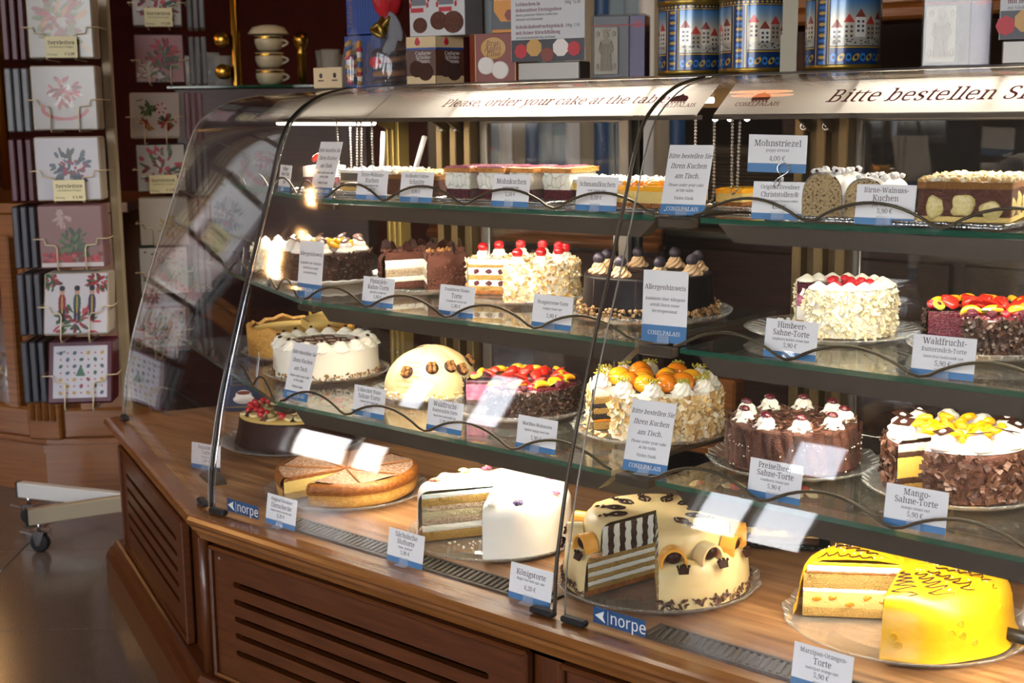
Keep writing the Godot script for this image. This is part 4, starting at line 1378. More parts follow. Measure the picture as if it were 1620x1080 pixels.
	for k in 12:
		var a := 112.0 + k * 26.5
		st = S()
		var loop := []
		for q in 15:
			var g := PI * (1.08 * q / 14.0) - 0.05
			loop.append(Vector3(cos(g) * 0.0205, sin(g) * 0.025, 0.0))
		for q in 14:                     # flat peel band standing on the shoulder
			for s in [[-0.012, 0.012, 1.0], [-0.012, 0.012, 0.84]]:
				var p0: Vector3 = loop[q] * s[2]
				var p1: Vector3 = loop[q + 1] * s[2]
				quad(st, p0 + Vector3(0, 0, s[0]), p1 + Vector3(0, 0, s[0]), p1 + Vector3(0, 0, s[1]), p0 + Vector3(0, 0, s[1]))
			for z in [-0.012, 0.012]:
				quad(st, loop[q] + Vector3(0, 0, z), loop[q + 1] + Vector3(0, 0, z), loop[q + 1] * 0.84 + Vector3(0, 0, z), loop[q] * 0.84 + Vector3(0, 0, z))
		var o := put(t, "peel_loop", st, "orange_peel" if k % 3 != 1 else "marzipan")
		o.transform = Transform3D(Basis(Vector3.UP, -dg(a) + PI / 2), pol(0.1290, a, 0.0675))
		at_mesh(o, "chocolate_ball", ball, "chocolate", Vector3(0, 0.0115, 0.0))
		st = S()
		prism(st, [Vector2(-0.007, -0.006), Vector2(0.007, -0.006), Vector2(0.0095, 0.006), Vector2(0.0055, 0.003), Vector2(0.004, 0.009), Vector2(0, 0.004), Vector2(-0.004, 0.009), Vector2(-0.0055, 0.003), Vector2(-0.0095, 0.006)], 0.004, Transform3D(Basis(Vector3.RIGHT, -0.45), Vector3(0.012, -0.006, 0.0185)))
		for q in 3: blob(st, Vector3(0.012 + (q - 1) * 0.0085, 0.001 if q != 1 else 0.003, 0.020), Vector3.ONE * 0.0024, 6)
		put(o, "chocolate_crown", st, "chocolate")
	for k in 9:                          # dark piped scrolls on the top
		var a := 122.0 + k * 32.0
		st = S()
		for s in [-1.0, 1.0]:
			var l := []
			for q in 14:
				var g := q / 13.0 * 4.2
				l.append(pol(0.050 + 0.007 * q / 13.0 * 6.0 * 0.9, a + s * (2.0 + 6.0 * sin(g)), 0.1112))
			tube(st, l, 0.0017, 5)
		for q in 4: blob(st, pol(0.062 + q * 0.011, a, 0.1112), Vector3(0.0045, 0.0016, 0.0022), 8, Basis(Vector3.UP, -dg(a) + 0.6 * (q % 2)))
		put(t, "piped_scroll", st, "chocolate")
	scatter(t, "chocolate_shavings", flake_mesh(0.003, 0.009, 0.0006), "shaving_dark", side_spots(0.149, 0.001, 0.014, 413, 460, 0) + side_spots(0.149, 0.001, 0.016, 102, 413, 420, 0.6, 1.3), SHAV_MILK)
	# ---- yellow marzipan cake
	plate(Vector3(-0.792, y, -1.751), 0.176, "large clear glass plate under the yellow marzipan cake", 16, 0.1615)
	t = thing("yellow_marzipan_cake", "bright yellow marzipan cake with chocolate drizzle and embossed swirls, wedge cut out", "cake", Vector3(-0.796, base, -1.751), 0.0, "cakes on the deck")
	var ym := func(a: float, i: int, r: float, yy: float): return Vector2(r * (1.0 + 0.010 * sin(9.0 * a) * (1.0 - i / 12.0 if i < 6 else 0.5)), yy + (0.0035 * cos(12.0 * a) * clampf(r / 0.14, 0, 1) if i > 6 else 0.0))
	st = S()
	lathe(st, [Vector2(0.158, 0.0), Vector2(0.153, 0.010), Vector2(0.1500, 0.03), Vector2(0.1475, 0.05), Vector2(0.144, 0.064), Vector2(0.138, 0.074), Vector2(0.129, 0.0805), Vector2(0.116, 0.084), Vector2(0.08, 0.0865), Vector2(0.04, 0.087), Vector2(0.015, 0.0845), Vector2(0.0005, 0.082)], 120, dg(147), dg(436), Transform3D(), ym)
	put(t, "marzipan_cover", st, "yellow_marzipan")
	for e in [[147.0, -1.0], [436.0, 1.0]]:
		cut_face(t, 0.143, e[0], e[1], [[0.0, 0.014, "sponge", "sponge_layer"], [0.014, 0.037, "custard", "cream_layer"], [0.037, 0.043, "cream", "cream_layer"], [0.043, 0.066, "sponge", "sponge_layer"], [0.066, 0.069, "crust", "browned_layer", 0.139], [0.069, 0.078, "cream", "cream_layer", 0.138], [0.078, 0.083, "yellow_marzipan", "marzipan_edge", 0.13]], 0.0018)
		var d := Vector3(cos(dg(e[0])), 0, sin(dg(e[0])))
		var n: Vector3 = Vector3(-d.z, 0, d.x) * e[1]
		st = S()
		for k in 5: blob(st, d * (0.028 + k * 0.024) + Vector3(0, 0.026 + 0.006 * sin(k * 2.3), 0) + n * 0.001, Vector3(0.0065, 0.004, 0.002), 8, Basis(Vector3.UP, -dg(e[0])), 0.2, k)
		put(t, "apricot_pieces", st, "apricot").set_meta("kind", "stuff")
	for k in 12:                         # swirl of chocolate drizzle on each portion
		var a0 := 150.0 + k * 24.0
		st = S()
		var l := []
		for q in 34:
			var u := q / 33.0
			var rr := 0.045 + 0.088 * u
			l.append(pol(rr, a0 + 11.0 + 8.5 * sin(u * 34.0), 0.0882 + 0.0034 * cos(12.0 * dg(a0 + 11.0 + 8.5 * sin(u * 34.0))) * rr / 0.14 - 26.0 * pow(maxf(rr - 0.095, 0.0), 2.3)))
		tube(st, l, 0.0010, 5)
		put(t, "chocolate_drizzle", st, "chocolate")
	scatter(t, "sugar_pearls", crumb_mesh(0.0011), "powder", top_spots(0.03, 0.125, 0.0875, 160, 400, 130, 0.6, 1.5, 0.2, 0.002))
	for k in 34:                         # swirls embossed in the side
		var a := rng.randf_range(150, 430)
		var yy := rng.randf_range(0.012, 0.058)
		var R := 0.1525 - yy * 0.12
		var s := rng.randf_range(0.0045, 0.0085)
		var l := []
		for q in 18:
			var g := q / 17.0 * 3.4 * PI
			var w := s * (0.15 + 0.85 * q / 17.0)
			l.append(pol(R, a + rad_to_deg(cos(g) * w / R), yy + sin(g) * w))
		st = S()
		tube(st, l, 0.0013, 5)
		put(t, "embossed_swirl", st, "yellow_marzipan")
	# ---- chocolate cake with banana and red currants
	plate(Vector3(-2.356, y, -1.900), 0.172, "clear shell-edged glass plate under the banana chocolate cake", 16, 0.147)
	t = thing("banana_chocolate_cake", "round chocolate cake topped with banana slices, red currants and chocolate shapes", "cake", Vector3(-2.356, base, -1.906), 0.0, "cakes on the deck")
	st = S()
	shell(st, 0.128, 0.062, 0, 360, 0.006, 72, 0.07, func(a: float, i: int, r: float, yy: float): return Vector2(r * (1.0 + (0.03 * maxf(0.0, sin(9.0 * a)) * (1.0 - i / 7.0) if i < 7 else 0.0)), yy))
	put(t, "chocolate_cover", st, "chocolate")
	st = S()
	lathe(st, [Vector2(0.126, 0.0615), Vector2(0.121, 0.066), Vector2(0.0005, 0.067)], 48)
	put(t, "vanilla_cream", st, "custard")
	var bm := banana_mesh(0.0125)
	for k in 52:
		var a := k * 137.5
		var r := 0.118 * sqrt((k + 0.5) / 52.0)
		at_mesh(t, "banana_slice", bm, "banana", pol(r, a, 0.0675 + 0.002 * (k % 3)), rng.randf_range(0, 6), Vector3(rng.randf_range(-0.3, 0.3), 0, rng.randf_range(-0.3, 0.3)))
	var cm := blob_mesh(Vector3.ONE * 0.0078, 12)
	for k in 12:
		var a := 25.0 + k * 30.0
		for q in 3:
			at_mesh(t, "red_currant", cm, "currant", pol(0.098 + 0.009 * (q - 1), a + (4.0 if q == 1 else 0.0), 0.078 + (0.006 if q == 1 else 0.0)))
	for k in 10:
		st = S()
		prism(st, [Vector2(-0.012, 0), Vector2(0.012, 0), Vector2(0.003, 0.018)], 0.0015)
		var o := put(t, "chocolate_triangle", st, "chocolate" if k % 2 == 0 else "chocolate_brown")
		o.transform = Transform3D(Basis(Vector3.UP, PI / 2 - dg(40.0 + k * 36.0)) * Basis(Vector3.RIGHT, -0.6), pol(0.117, 40.0 + k * 36.0, 0.066))
	# ---- marbled tray cake on a black lace tray
	var tt := thing("cake_tray", "black patterned tray under the marbled chocolate cake", "tray", Vector3(-1.185, y + 0.001, -1.975), 0.50)
	st = S()
	cbox(st, Vector3(0, 0.003, 0), Vector3(0.27, 0.005, 0.145), 0.002)
	put(tt, "tray_base", st, "plastic_black")
	for k in 22:
		for s in [-1.0, 1.0]:
			st = S()
			blob(st, Vector3(-0.13 + k * 0.0124, 0.0055, s * 0.070), Vector3(0.006, 0.003, 0.005), 7)
			put(tt, "lace_bead", st, "plastic_black")
	t = slab_cake("marbled_tray_cake", "block of marbled chocolate and cream cake on the black tray behind the loops cake", Vector3(-1.185, y + 0.0072, -1.975), 0.50, 0.23, 0.11, [[0.0, 0.012, "sponge_dark", "base_layer"], [0.012, 0.026, "custard", "cream_layer"], [0.026, 0.036, "chocolate_rough", "chocolate_layer"], [0.036, 0.066, "cream", "cream_layer"], [0.066, 0.074, "chocolate_brown", "top_layer"]], "cakes on the deck")
	for k in 9:
		at_mesh(t, "banana_slice", bm, "banana", Vector3(-0.10 + k * 0.025, 0.0775, 0.03 * sin(k * 1.9)), k, Vector3(0.5, 0, 0.3))
	for k in 4: at_mesh(t, "cherry", blob_mesh(Vector3.ONE * 0.009, 12), "cherry", Vector3(-0.09 + k * 0.06, 0.084, 0.012))
	st = S()
	for k in 26:
		var a := rng.randf_range(-0.11, 0.11)
		blob(st, Vector3(a, rng.randf_range(0.014, 0.062), 0.0552), Vector3(rng.randf_range(0.005, 0.012), rng.randf_range(0.004, 0.010), 0.0016), 7)
		blob(st, Vector3(0.1152, rng.randf_range(0.014, 0.062), rng.randf_range(-0.05, 0.05)), Vector3(0.0016, rng.randf_range(0.004, 0.010), rng.randf_range(0.005, 0.010)), 7)
	put(t, "chocolate_marbling", st, "chocolate_brown").set_meta("kind", "stuff")
	# black cake slice handle at the right edge
	t = thing("cake_server", "black handled cake server lying behind the yellow cake", "cake server", Vector3(-0.60, y + 0.0135, -1.775), 0.4)
	st = S()
	tube(st, [Vector3(0.06, 0, 0.0), Vector3(0.0, 0.004, 0.0), Vector3(-0.05, 0.012, 0.0)], 0.0095, 10)
	put(t, "handle", st, "plastic_black")
	st = S()
	prism(st, [Vector2(0.05, -0.008), Vector2(0.05, 0.008), Vector2(0.10, 0.03), Vector2(0.20, 0.0), Vector2(0.10, -0.03)], 0.0015, Transform3D(Basis(Vector3.RIGHT, -PI / 2), Vector3(0, -0.006, 0)))
	put(t, "blade", st, "steel")

func berry_top(t: Node3D, R: float, h: float, a0: float, a1: float, seed_off: float) -> void:
	# glossy jelly with strawberries, peach slices, kiwi and raspberries
	var st := S()
	lathe(st, [Vector2(R * 0.985, h - 0.004), Vector2(R * 0.95, h + 0.003), Vector2(R * 0.8, h + 0.005), Vector2(R * 0.4, h + 0.006), Vector2(0.0005, h + 0.006)], 60, dg(a0), dg(a1), Transform3D(), func(a: float, i: int, r: float, yy: float): return Vector2(r * (1.0 + 0.02 * sin(13.0 * a + i)), yy + 0.0012 * sin(9.0 * a + 2.0 * i)))
	put(t, "berry_jelly", st, "berry_jelly")
	var sb := strawberry_mesh(0.0115)
	var pc := segment_mesh(0.034, 0.012)
	var rs := blob_mesh(Vector3(0.008, 0.007, 0.008), 10, 0.12, 1.0)
	var kst := S()
	prism(kst, ngon(12, 0.012, 0.0, 0.8), 0.003, Transform3D(Basis(Vector3.RIGHT, -PI / 2), Vector3.ZERO))
	kst.generate_normals()
	var kw := kst.commit()
	var n := 11
	for k in n:
		var a := lerpf(a0 + 14.0, a1 - 14.0, k / (n - 1.0))
		at_mesh(t, "strawberry_half", sb, "strawberry", pol(R * (0.62 + 0.12 * (k % 2)), a, h + 0.010), -dg(a) + rng.randf_range(-0.7, 0.7), Vector3(rng.randf_range(-0.4, 0.4), 0, rng.randf_range(0.1, 0.8)))
		at_mesh(t, "peach_slice", pc, "peach", pol(R * (0.82 - 0.10 * (k % 2)), a + 9.0, h + 0.006), -dg(a) + rng.randf_range(0.8, 2.0), Vector3(rng.randf_range(-0.3, 0.3), 0, 0.1))
		at_mesh(t, "kiwi_slice", kw, "kiwi", pol(R * 0.80, a - 10.0, h + 0.007), rng.randf_range(0, 3), Vector3(rng.randf_range(-0.5, 0.5), 0, rng.randf_range(-0.5, 0.5)))
		for q in 2: at_mesh(t, "raspberry", rs, "cherry_fill" if q == 0 else "currant", pol(R * rng.randf_range(0.75, 0.92), a + rng.randf_range(-13, 13), h + 0.006), 0.0, Vector3.ZERO, rng.randf_range(0.8, 1.1))
	for k in 6: at_mesh(t, "strawberry_half", sb, "strawberry", pol(R * 0.3, a0 + 40.0 + k * 55.0, h + 0.012), k, Vector3(0.5, 0, 0.6))

func lower_shelf() -> void:
	var y := 0.643
	var base := y + 0.0092
	var st := S()
	var g := "cakes on the lowest shelf"
	# ---- cheesecake on a glass stand, far left
	plate(Vector3(-2.40, y, -1.968), 0.138, "clear glass plate under the golden cheesecake on the lowest shelf", 12, 0.128)
	var t := thing("cheesecake", "golden brown cheesecake pieces with pale filling at the left corner", "cake", Vector3(-2.40, base, -1.968), 0.0, g)
	st = S()
	lathe(st, [Vector2(0.122, 0.0), Vector2(0.124, 0.03), Vector2(0.125, 0.062), Vector2(0.119, 0.068), Vector2(0.113, 0.062)], 60, dg(0), dg(360), Transform3D(), func(a: float, i: int, r: float, yy: float): return Vector2(r * (1.0 + 0.01 * sin(17.0 * a)), yy + (0.004 * sin(6.0 * a) + 0.003 * sin(15.0 * a) if i > 1 else 0.0)))
	put(t, "crust_wall", st, "baked_gold")
	st = S()
	lathe(st, [Vector2(0.114, 0.056), Vector2(0.06, 0.055), Vector2(0.0005, 0.056)], 40)
	put(t, "filling", st, "custard")
	for e in [[-100.0, -45.0], [-40.0, 30.0]]:
		st = S()
		lathe(st, [Vector2(0.0005, 0.060), Vector2(0.112, 0.060), Vector2(0.115, 0.082), Vector2(0.108, 0.086), Vector2(0.0005, 0.078)], 20, dg(e[0]), dg(e[1]))
		for a in e:
			quad(st, Vector3(0, 0.06, 0), pol(0.112, a, 0.060), pol(0.115, a, 0.083), Vector3(0, 0.078, 0))
		put(t, "cheesecake_slice", st, "custard")
	# ---- white cake with cream rosettes
	plate(Vector3(-2.163, y, -1.840), 0.138, "clear glass plate under the white rosette cake", 0, 0.124)
	t = thing("rosette_cream_cake", "smooth white cream cake crowned with piped rosettes and coffee beans", "cake", Vector3(-2.165, base, -1.841), 0.0, g)
	st = S()
	shell(st, 0.112, 0.064, 0, 360, 0.006, 64, 0.02)
	put(t, "cream_coat", st, "cream")
	var dm := dollop_mesh(0.0225, 0.019, 9, 2.2, 0.10, 1.5)
	var bean := blob_mesh(Vector3(0.005, 0.0032, 0.0036), 8)
	for k in 16:
		var a := k * 22.5
		var o := at_mesh(t, "cream_rosette", dm, "cream_smooth", pol(0.095, a, 0.062), -dg(a), Vector3(0, 0, -0.25))
		at_mesh(o, "coffee_bean", bean, "chocolate", Vector3(0, 0.0205, 0))
	for k in 5:
		st = S()
		var l := []
		for q in 26:
			var u := q / 25.0
			l.append(Vector3(lerpf(-0.065, 0.065, u), 0.0655, -0.045 + k * 0.022 + 0.006 * sin(u * 20.0 + k)))
		tube(st, l, 0.0022, 5)
		put(t, "chocolate_swirl", st, "chocolate_brown")
	scatter(t, "nut_crumbs", crumb_mesh(0.0026), "nut_crumb", side_spots(0.114, 0.0, 0.012, 0, 360, 320), NUT)
	scatter(t, "cream_crumbs", crumb_mesh(0.004), "cream_smooth", top_spots(0.115, 0.125, 0.002, 120, 200, 16))
	# ---- marzipan dome with walnuts
	plate(Vector3(-1.837, y, -1.829), 0.118, "plain glass plate under the marzipan dome cake", 0, 0.101)
	t = thing("marzipan_dome_cake", "pale marzipan dome cake with walnut halves on chocolate discs, cut at the left", "cake", Vector3(-1.838, base, -1.830), 0.0, g)
	st = S()
	var prof := []
	for i in 15:
		var q := i / 14.0
		prof.append(Vector2(maxf(0.094 * cos(q * PI / 2 * 0.999) + 0.002 * sin(q * PI), 0.0005), 0.092 * pow(sin(q * PI / 2), 0.92)))
	lathe(st, prof, 96, dg(185), dg(485), Transform3D(), func(a: float, i: int, r: float, yy: float): return Vector2(r * (1.0 - 0.02 * pow(absf(cos(3.0 * a)), 14.0)), yy - 0.0025 * pow(absf(cos(3.0 * a)), 14.0) * clampf(i / 6.0, 0, 1)))
	put(t, "marzipan_cover", st, "marzipan")
	for e in [[185.0, -1.0], [485.0, 1.0]]:
		var d := Vector3(cos(dg(e[0])), 0, sin(dg(e[0])))
		st = S()
		grid(st, 14, 8, func(u: float, v: float):
			var q := u * PI / 2
			return d * 0.088 * cos(q) * v + Vector3(0, 0.086 * sin(q) * (0.3 + 0.7 * v), 0))
		put(t, "cream_core", st, "sponge_green")
	for q in 3:                          # basket-weave marks pressed into one gore
		for k in 6:
			st = S()
			var p: Vector2 = prof[2 + k]
			for j in 3:
				var aa := 60.0 + q * 11.0 + j * 3.4
				rod(st, pol(p.x + 0.0003, aa, p.y), pol(p.x + 0.0003, aa + 2.0, p.y + 0.004), 0.0008, 4)
			put(t, "pressed_mark", st, "orange_peel")
	for e in [[78.0, 5], [42.0, 6], [14.0, 6], [-4.0, 5], [-40.0, 6]]:
		var p: Vector2 = prof[e[1]]
		var nrm := Vector3(cos(dg(e[0])), 0.7, sin(dg(e[0]))).normalized()
		var x := nrm.cross(Vector3.UP).normalized()
		var B := Basis(x, nrm, x.cross(nrm))
		st = S()
		lathe(st, [Vector2(0.0005, 0), Vector2(0.013, 0), Vector2(0.0125, 0.003), Vector2(0.0005, 0.003)], 16)
		var o := put(t, "chocolate_disc", st, "chocolate")
		o.transform = Transform3D(B, pol(p.x, e[0], p.y))
		st = S()
		for s in [-1.0, 1.0]:
			for j in 5: blob(st, Vector3(s * 0.0042 + 0.001 * sin(j * 3.0), 0.006 + 0.001 * cos(j * 2.0), -0.008 + j * 0.004), Vector3(0.0042, 0.0045, 0.0034), 8, Basis(Vector3.UP, j * 0.7), 0.2, j * s)
		put(o, "walnut_half", st, "walnut")
	scatter(t, "nut_crumbs", crumb_mesh(0.003), "almond", side_spots(0.095, 0.0, 0.012, 185, 485, 260), ALMOND)
	# ---- forest fruit tart
	plate(Vector3(-1.601, y, -1.832), 0.132, "clear glass plate under the fruit tart on the lowest shelf", 0, 0.120)
	t = thing("forest_fruit_tart", "chocolate flaked tart covered in glazed strawberries, peaches and kiwi, lowest shelf", "cake", Vector3(-1.602, base, -1.833), 0.0, g)
	st = S()
	shell(st, 0.107, 0.048, 149, 444, 0.006)
	put(t, "cake_body", st, "chocolate_rough")
	for e in [[149.0, -1.0], [444.0, 1.0]]:
		cut_face(t, 0.105, e[0], e[1], [[0.0, 0.010, "sponge_dark", "base_layer"], [0.010, 0.040, "pink_glaze", "berry_cream_layer"], [0.040, 0.047, "berry_jelly", "jelly_layer"]])
	scatter(t, "chocolate_shavings", flake_mesh(0.0035, 0.011, 0.0008), "shaving_dark", side_spots(0.107, 0.002, 0.048, 149, 444, 900, 0.6, 1.2, 0.003), SHAV_DARK)
	berry_top(t, 0.107, 0.048, 149, 444, 0.0)
	# ---- apricot poppy seed tart
	plate(Vector3(-1.313, y, -1.850), 0.142, "clear glass plate under the apricot poppy cake", 20, 0.126)
	t = thing("apricot_poppy_cake", "almond coated cake with apricot halves and cream dollops under green pistachio", "cake", Vector3(-1.313, base, -1.856), 0.0, g)
	st = S()
	shell(st, 0.113, 0.076, 127, 454, 0.008)
	put(t, "cream_coat", st, "cream")
	for e in [[127.0, -1.0], [454.0, 1.0]]:
		cut_face(t, 0.110, e[0], e[1], [[0.0, 0.014, "sponge", "sponge_layer"], [0.014, 0.018, "apricot", "jam_layer"], [0.018, 0.028, "poppy", "poppy_layer"], [0.028, 0.038, "sponge", "sponge_layer"], [0.038, 0.046, "poppy", "poppy_layer"], [0.046, 0.058, "sponge", "sponge_layer"], [0.058, 0.075, "cream", "cream_layer"]], 0.0018)
	scatter(t, "flaked_almonds", flake_mesh(0.010, 0.014, 0.0008, 0.2), "almond", side_spots(0.1135, 0.004, 0.072, 127, 454, 1300, 0.6, 1.1, 0.003, 0.6) + top_spots(0.115, 0.125, 0.002, 95, 160, 14, 0.6, 1.0), ALMOND)
	dm = dollop_mesh(0.0195, 0.026, 9, 1.6, 0.10, 2.0)
	var pis := crumb_mesh(0.0019)
	var ap := S()
	blob(ap, Vector3.ZERO, Vector3(0.021, 0.019, 0.021), 18, Basis(), 0.03, 1.0)
	ap.generate_normals()
	var apm := ap.commit()
	for k in 11:
		var a := 136.0 + k * 31.2
		var o := at_mesh(t, "cream_dollop", dm, "cream_smooth", pol(0.094, a, 0.0745))
		scatter(o, "pistachio_crumbs", pis, "pistachio", top_spots(0.0, 0.013, 0.021, 0, 360, 46, 0.6, 1.2, 0.9, 0.006))
		if k % 2 == 0 or k > 6: at_mesh(t, "apricot_half", apm, "apricot" if k % 3 else "peach", pol(0.062, a + 12.0, 0.086), k, Vector3(0.3, 0, 0.2))
	for k in 4: at_mesh(t, "apricot_half", apm, "apricot" if k % 2 else "peach", pol(0.030, 100.0 + k * 90.0, 0.082), k, Vector3(0.2, 0, 0.3))
	st = S()
	lathe(st, [Vector2(0.088, 0.0762), Vector2(0.05, 0.0772), Vector2(0.0005, 0.0775)], 40, dg(127), dg(454))
	put(t, "poppy_filling", st, "poppy")
	# ---- cranberry cream tart
	plate(Vector3(-1.013, y, -1.806), 0.134, "clear glass plate under the cranberry cream cake", 20, 0.115)
	t = thing("cranberry_cream_cake", "milk chocolate coated cake with white cream dollops and dark cranberries", "cake", Vector3(-1.014, base, -1.806), 0.0, g)
	st = S()
	shell(st, 0.099, 0.066, 0, 360, 0.006, 72, 0.03)
	put(t, "chocolate_coat", st, "chocolate_brown")
	for k in 40:                         # broad brushed chocolate curls standing round the side
		var a := k * 9.0
		st = S()
		grid(st, 6, 6, func(u: float, v: float): return pol(0.1005 + 0.004 * sin(u * PI) + 0.0015 * sin(v * 9.0 + k), a + (u - 0.5) * 11.0 + (v - 0.5) * 5.0, 0.004 + v * (0.058 + 0.006 * sin(k * 2.1))))
		put(t, "chocolate_curl", st, "chocolate_brown" if k % 3 else "chocolate_rough")
	scatter(t, "coconut_flecks", crumb_mesh(0.0013), "cream", side_spots(0.104, 0.002, 0.05, 0, 360, 90))
	dm = dollop_mesh(0.017, 0.024, 7, 0.8, 0.22, 2.0)
	var crs := blob_mesh(Vector3(0.009, 0.005, 0.009), 10, 0.1, 3.0)
	for k in 9:
		var a := k * 40.0 + 12.0
		var o := at_mesh(t, "cream_dollop", dm, "cream", pol(0.078, a, 0.064))
		at_mesh(o, "cranberry_spot", crs, "berry_jelly", Vector3(0, 0.0215, 0))
	scatter(t, "chocolate_shavings", flake_mesh(0.004, 0.014, 0.0008), "shaving_dark", top_spots(0.0, 0.095, 0.0665, 0, 360, 260, 0.6, 1.2, 0.5, 0.004), SHAV_MILK)
	# ---- mango cream tart
	plate(Vector3(-0.758, y, -1.824), 0.132, "clear glass plate under the mango cream cake", 20, 0.117)
	t = thing("mango_cream_cake", "chocolate flaked cake with cream dollops, mandarins and thin chocolate tiles, yellow filling", "cake", Vector3(-0.758, base, -1.827), 0.0, g)
	st = S()
	shell(st, 0.101, 0.070, 121, 453, 0.006)
	put(t, "chocolate_coat", st, "chocolate_brown")
	for e in [[121.0, -1.0], [453.0, 1.0]]:
		cut_face(t, 0.099, e[0], e[1], [[0.0, 0.010, "sponge", "sponge_layer"], [0.010, 0.019, "sponge_dark", "chocolate_layer"], [0.019, 0.049, "mango_cream", "mango_layer"], [0.049, 0.057, "sponge_dark", "chocolate_layer"], [0.057, 0.069, "cream", "cream_layer"]], 0.0014)
	st = S()
	lathe(st, [Vector2(0.099, 0.0705), Vector2(0.092, 0.075), Vector2(0.0005, 0.0765)], 48, dg(121), dg(453))
	put(t, "cream_top", st, "cream")
	scatter(t, "chocolate_flakes", flake_mesh(0.009, 0.015, 0.0008, 0.25), "shaving_dark", side_spots(0.102, 0.003, 0.068, 121, 453, 620, 0.5, 1.0, 0.002, 0.55), SHAV_MILK)
	dm = dollop_mesh(0.0215, 0.027, 6, 0.5, 0.05, 2.2)
	var man := segment_mesh(0.030, 0.012)
	for k in 10:
		var a := 135.0 + k * 34.0
		var o := at_mesh(t, "cream_dollop", dm, "cream_smooth", pol(0.080, a, 0.0735))
		st = S()
		prism(st, [Vector2(-0.013, -0.012), Vector2(0.013, -0.010), Vector2(0.012, 0.013), Vector2(-0.012, 0.011)], 0.0013, Transform3D(Basis(Vector3.RIGHT, -PI / 2 + 0.25), Vector3(0, 0.023, 0)))
		put(o, "chocolate_tile", st, "chocolate").rotation.y = k * 1.3
		for q in 3: at_mesh(t, "mandarin_segment", man, "mandarin", pol(0.045 + 0.012 * (q - 1), a + 15.0 + q * 5.0, 0.0765 + 0.004 * q), rng.randf_range(0, 6), Vector3(rng.randf_range(-0.6, 0.6), 0, rng.randf_range(-0.4, 0.4)))

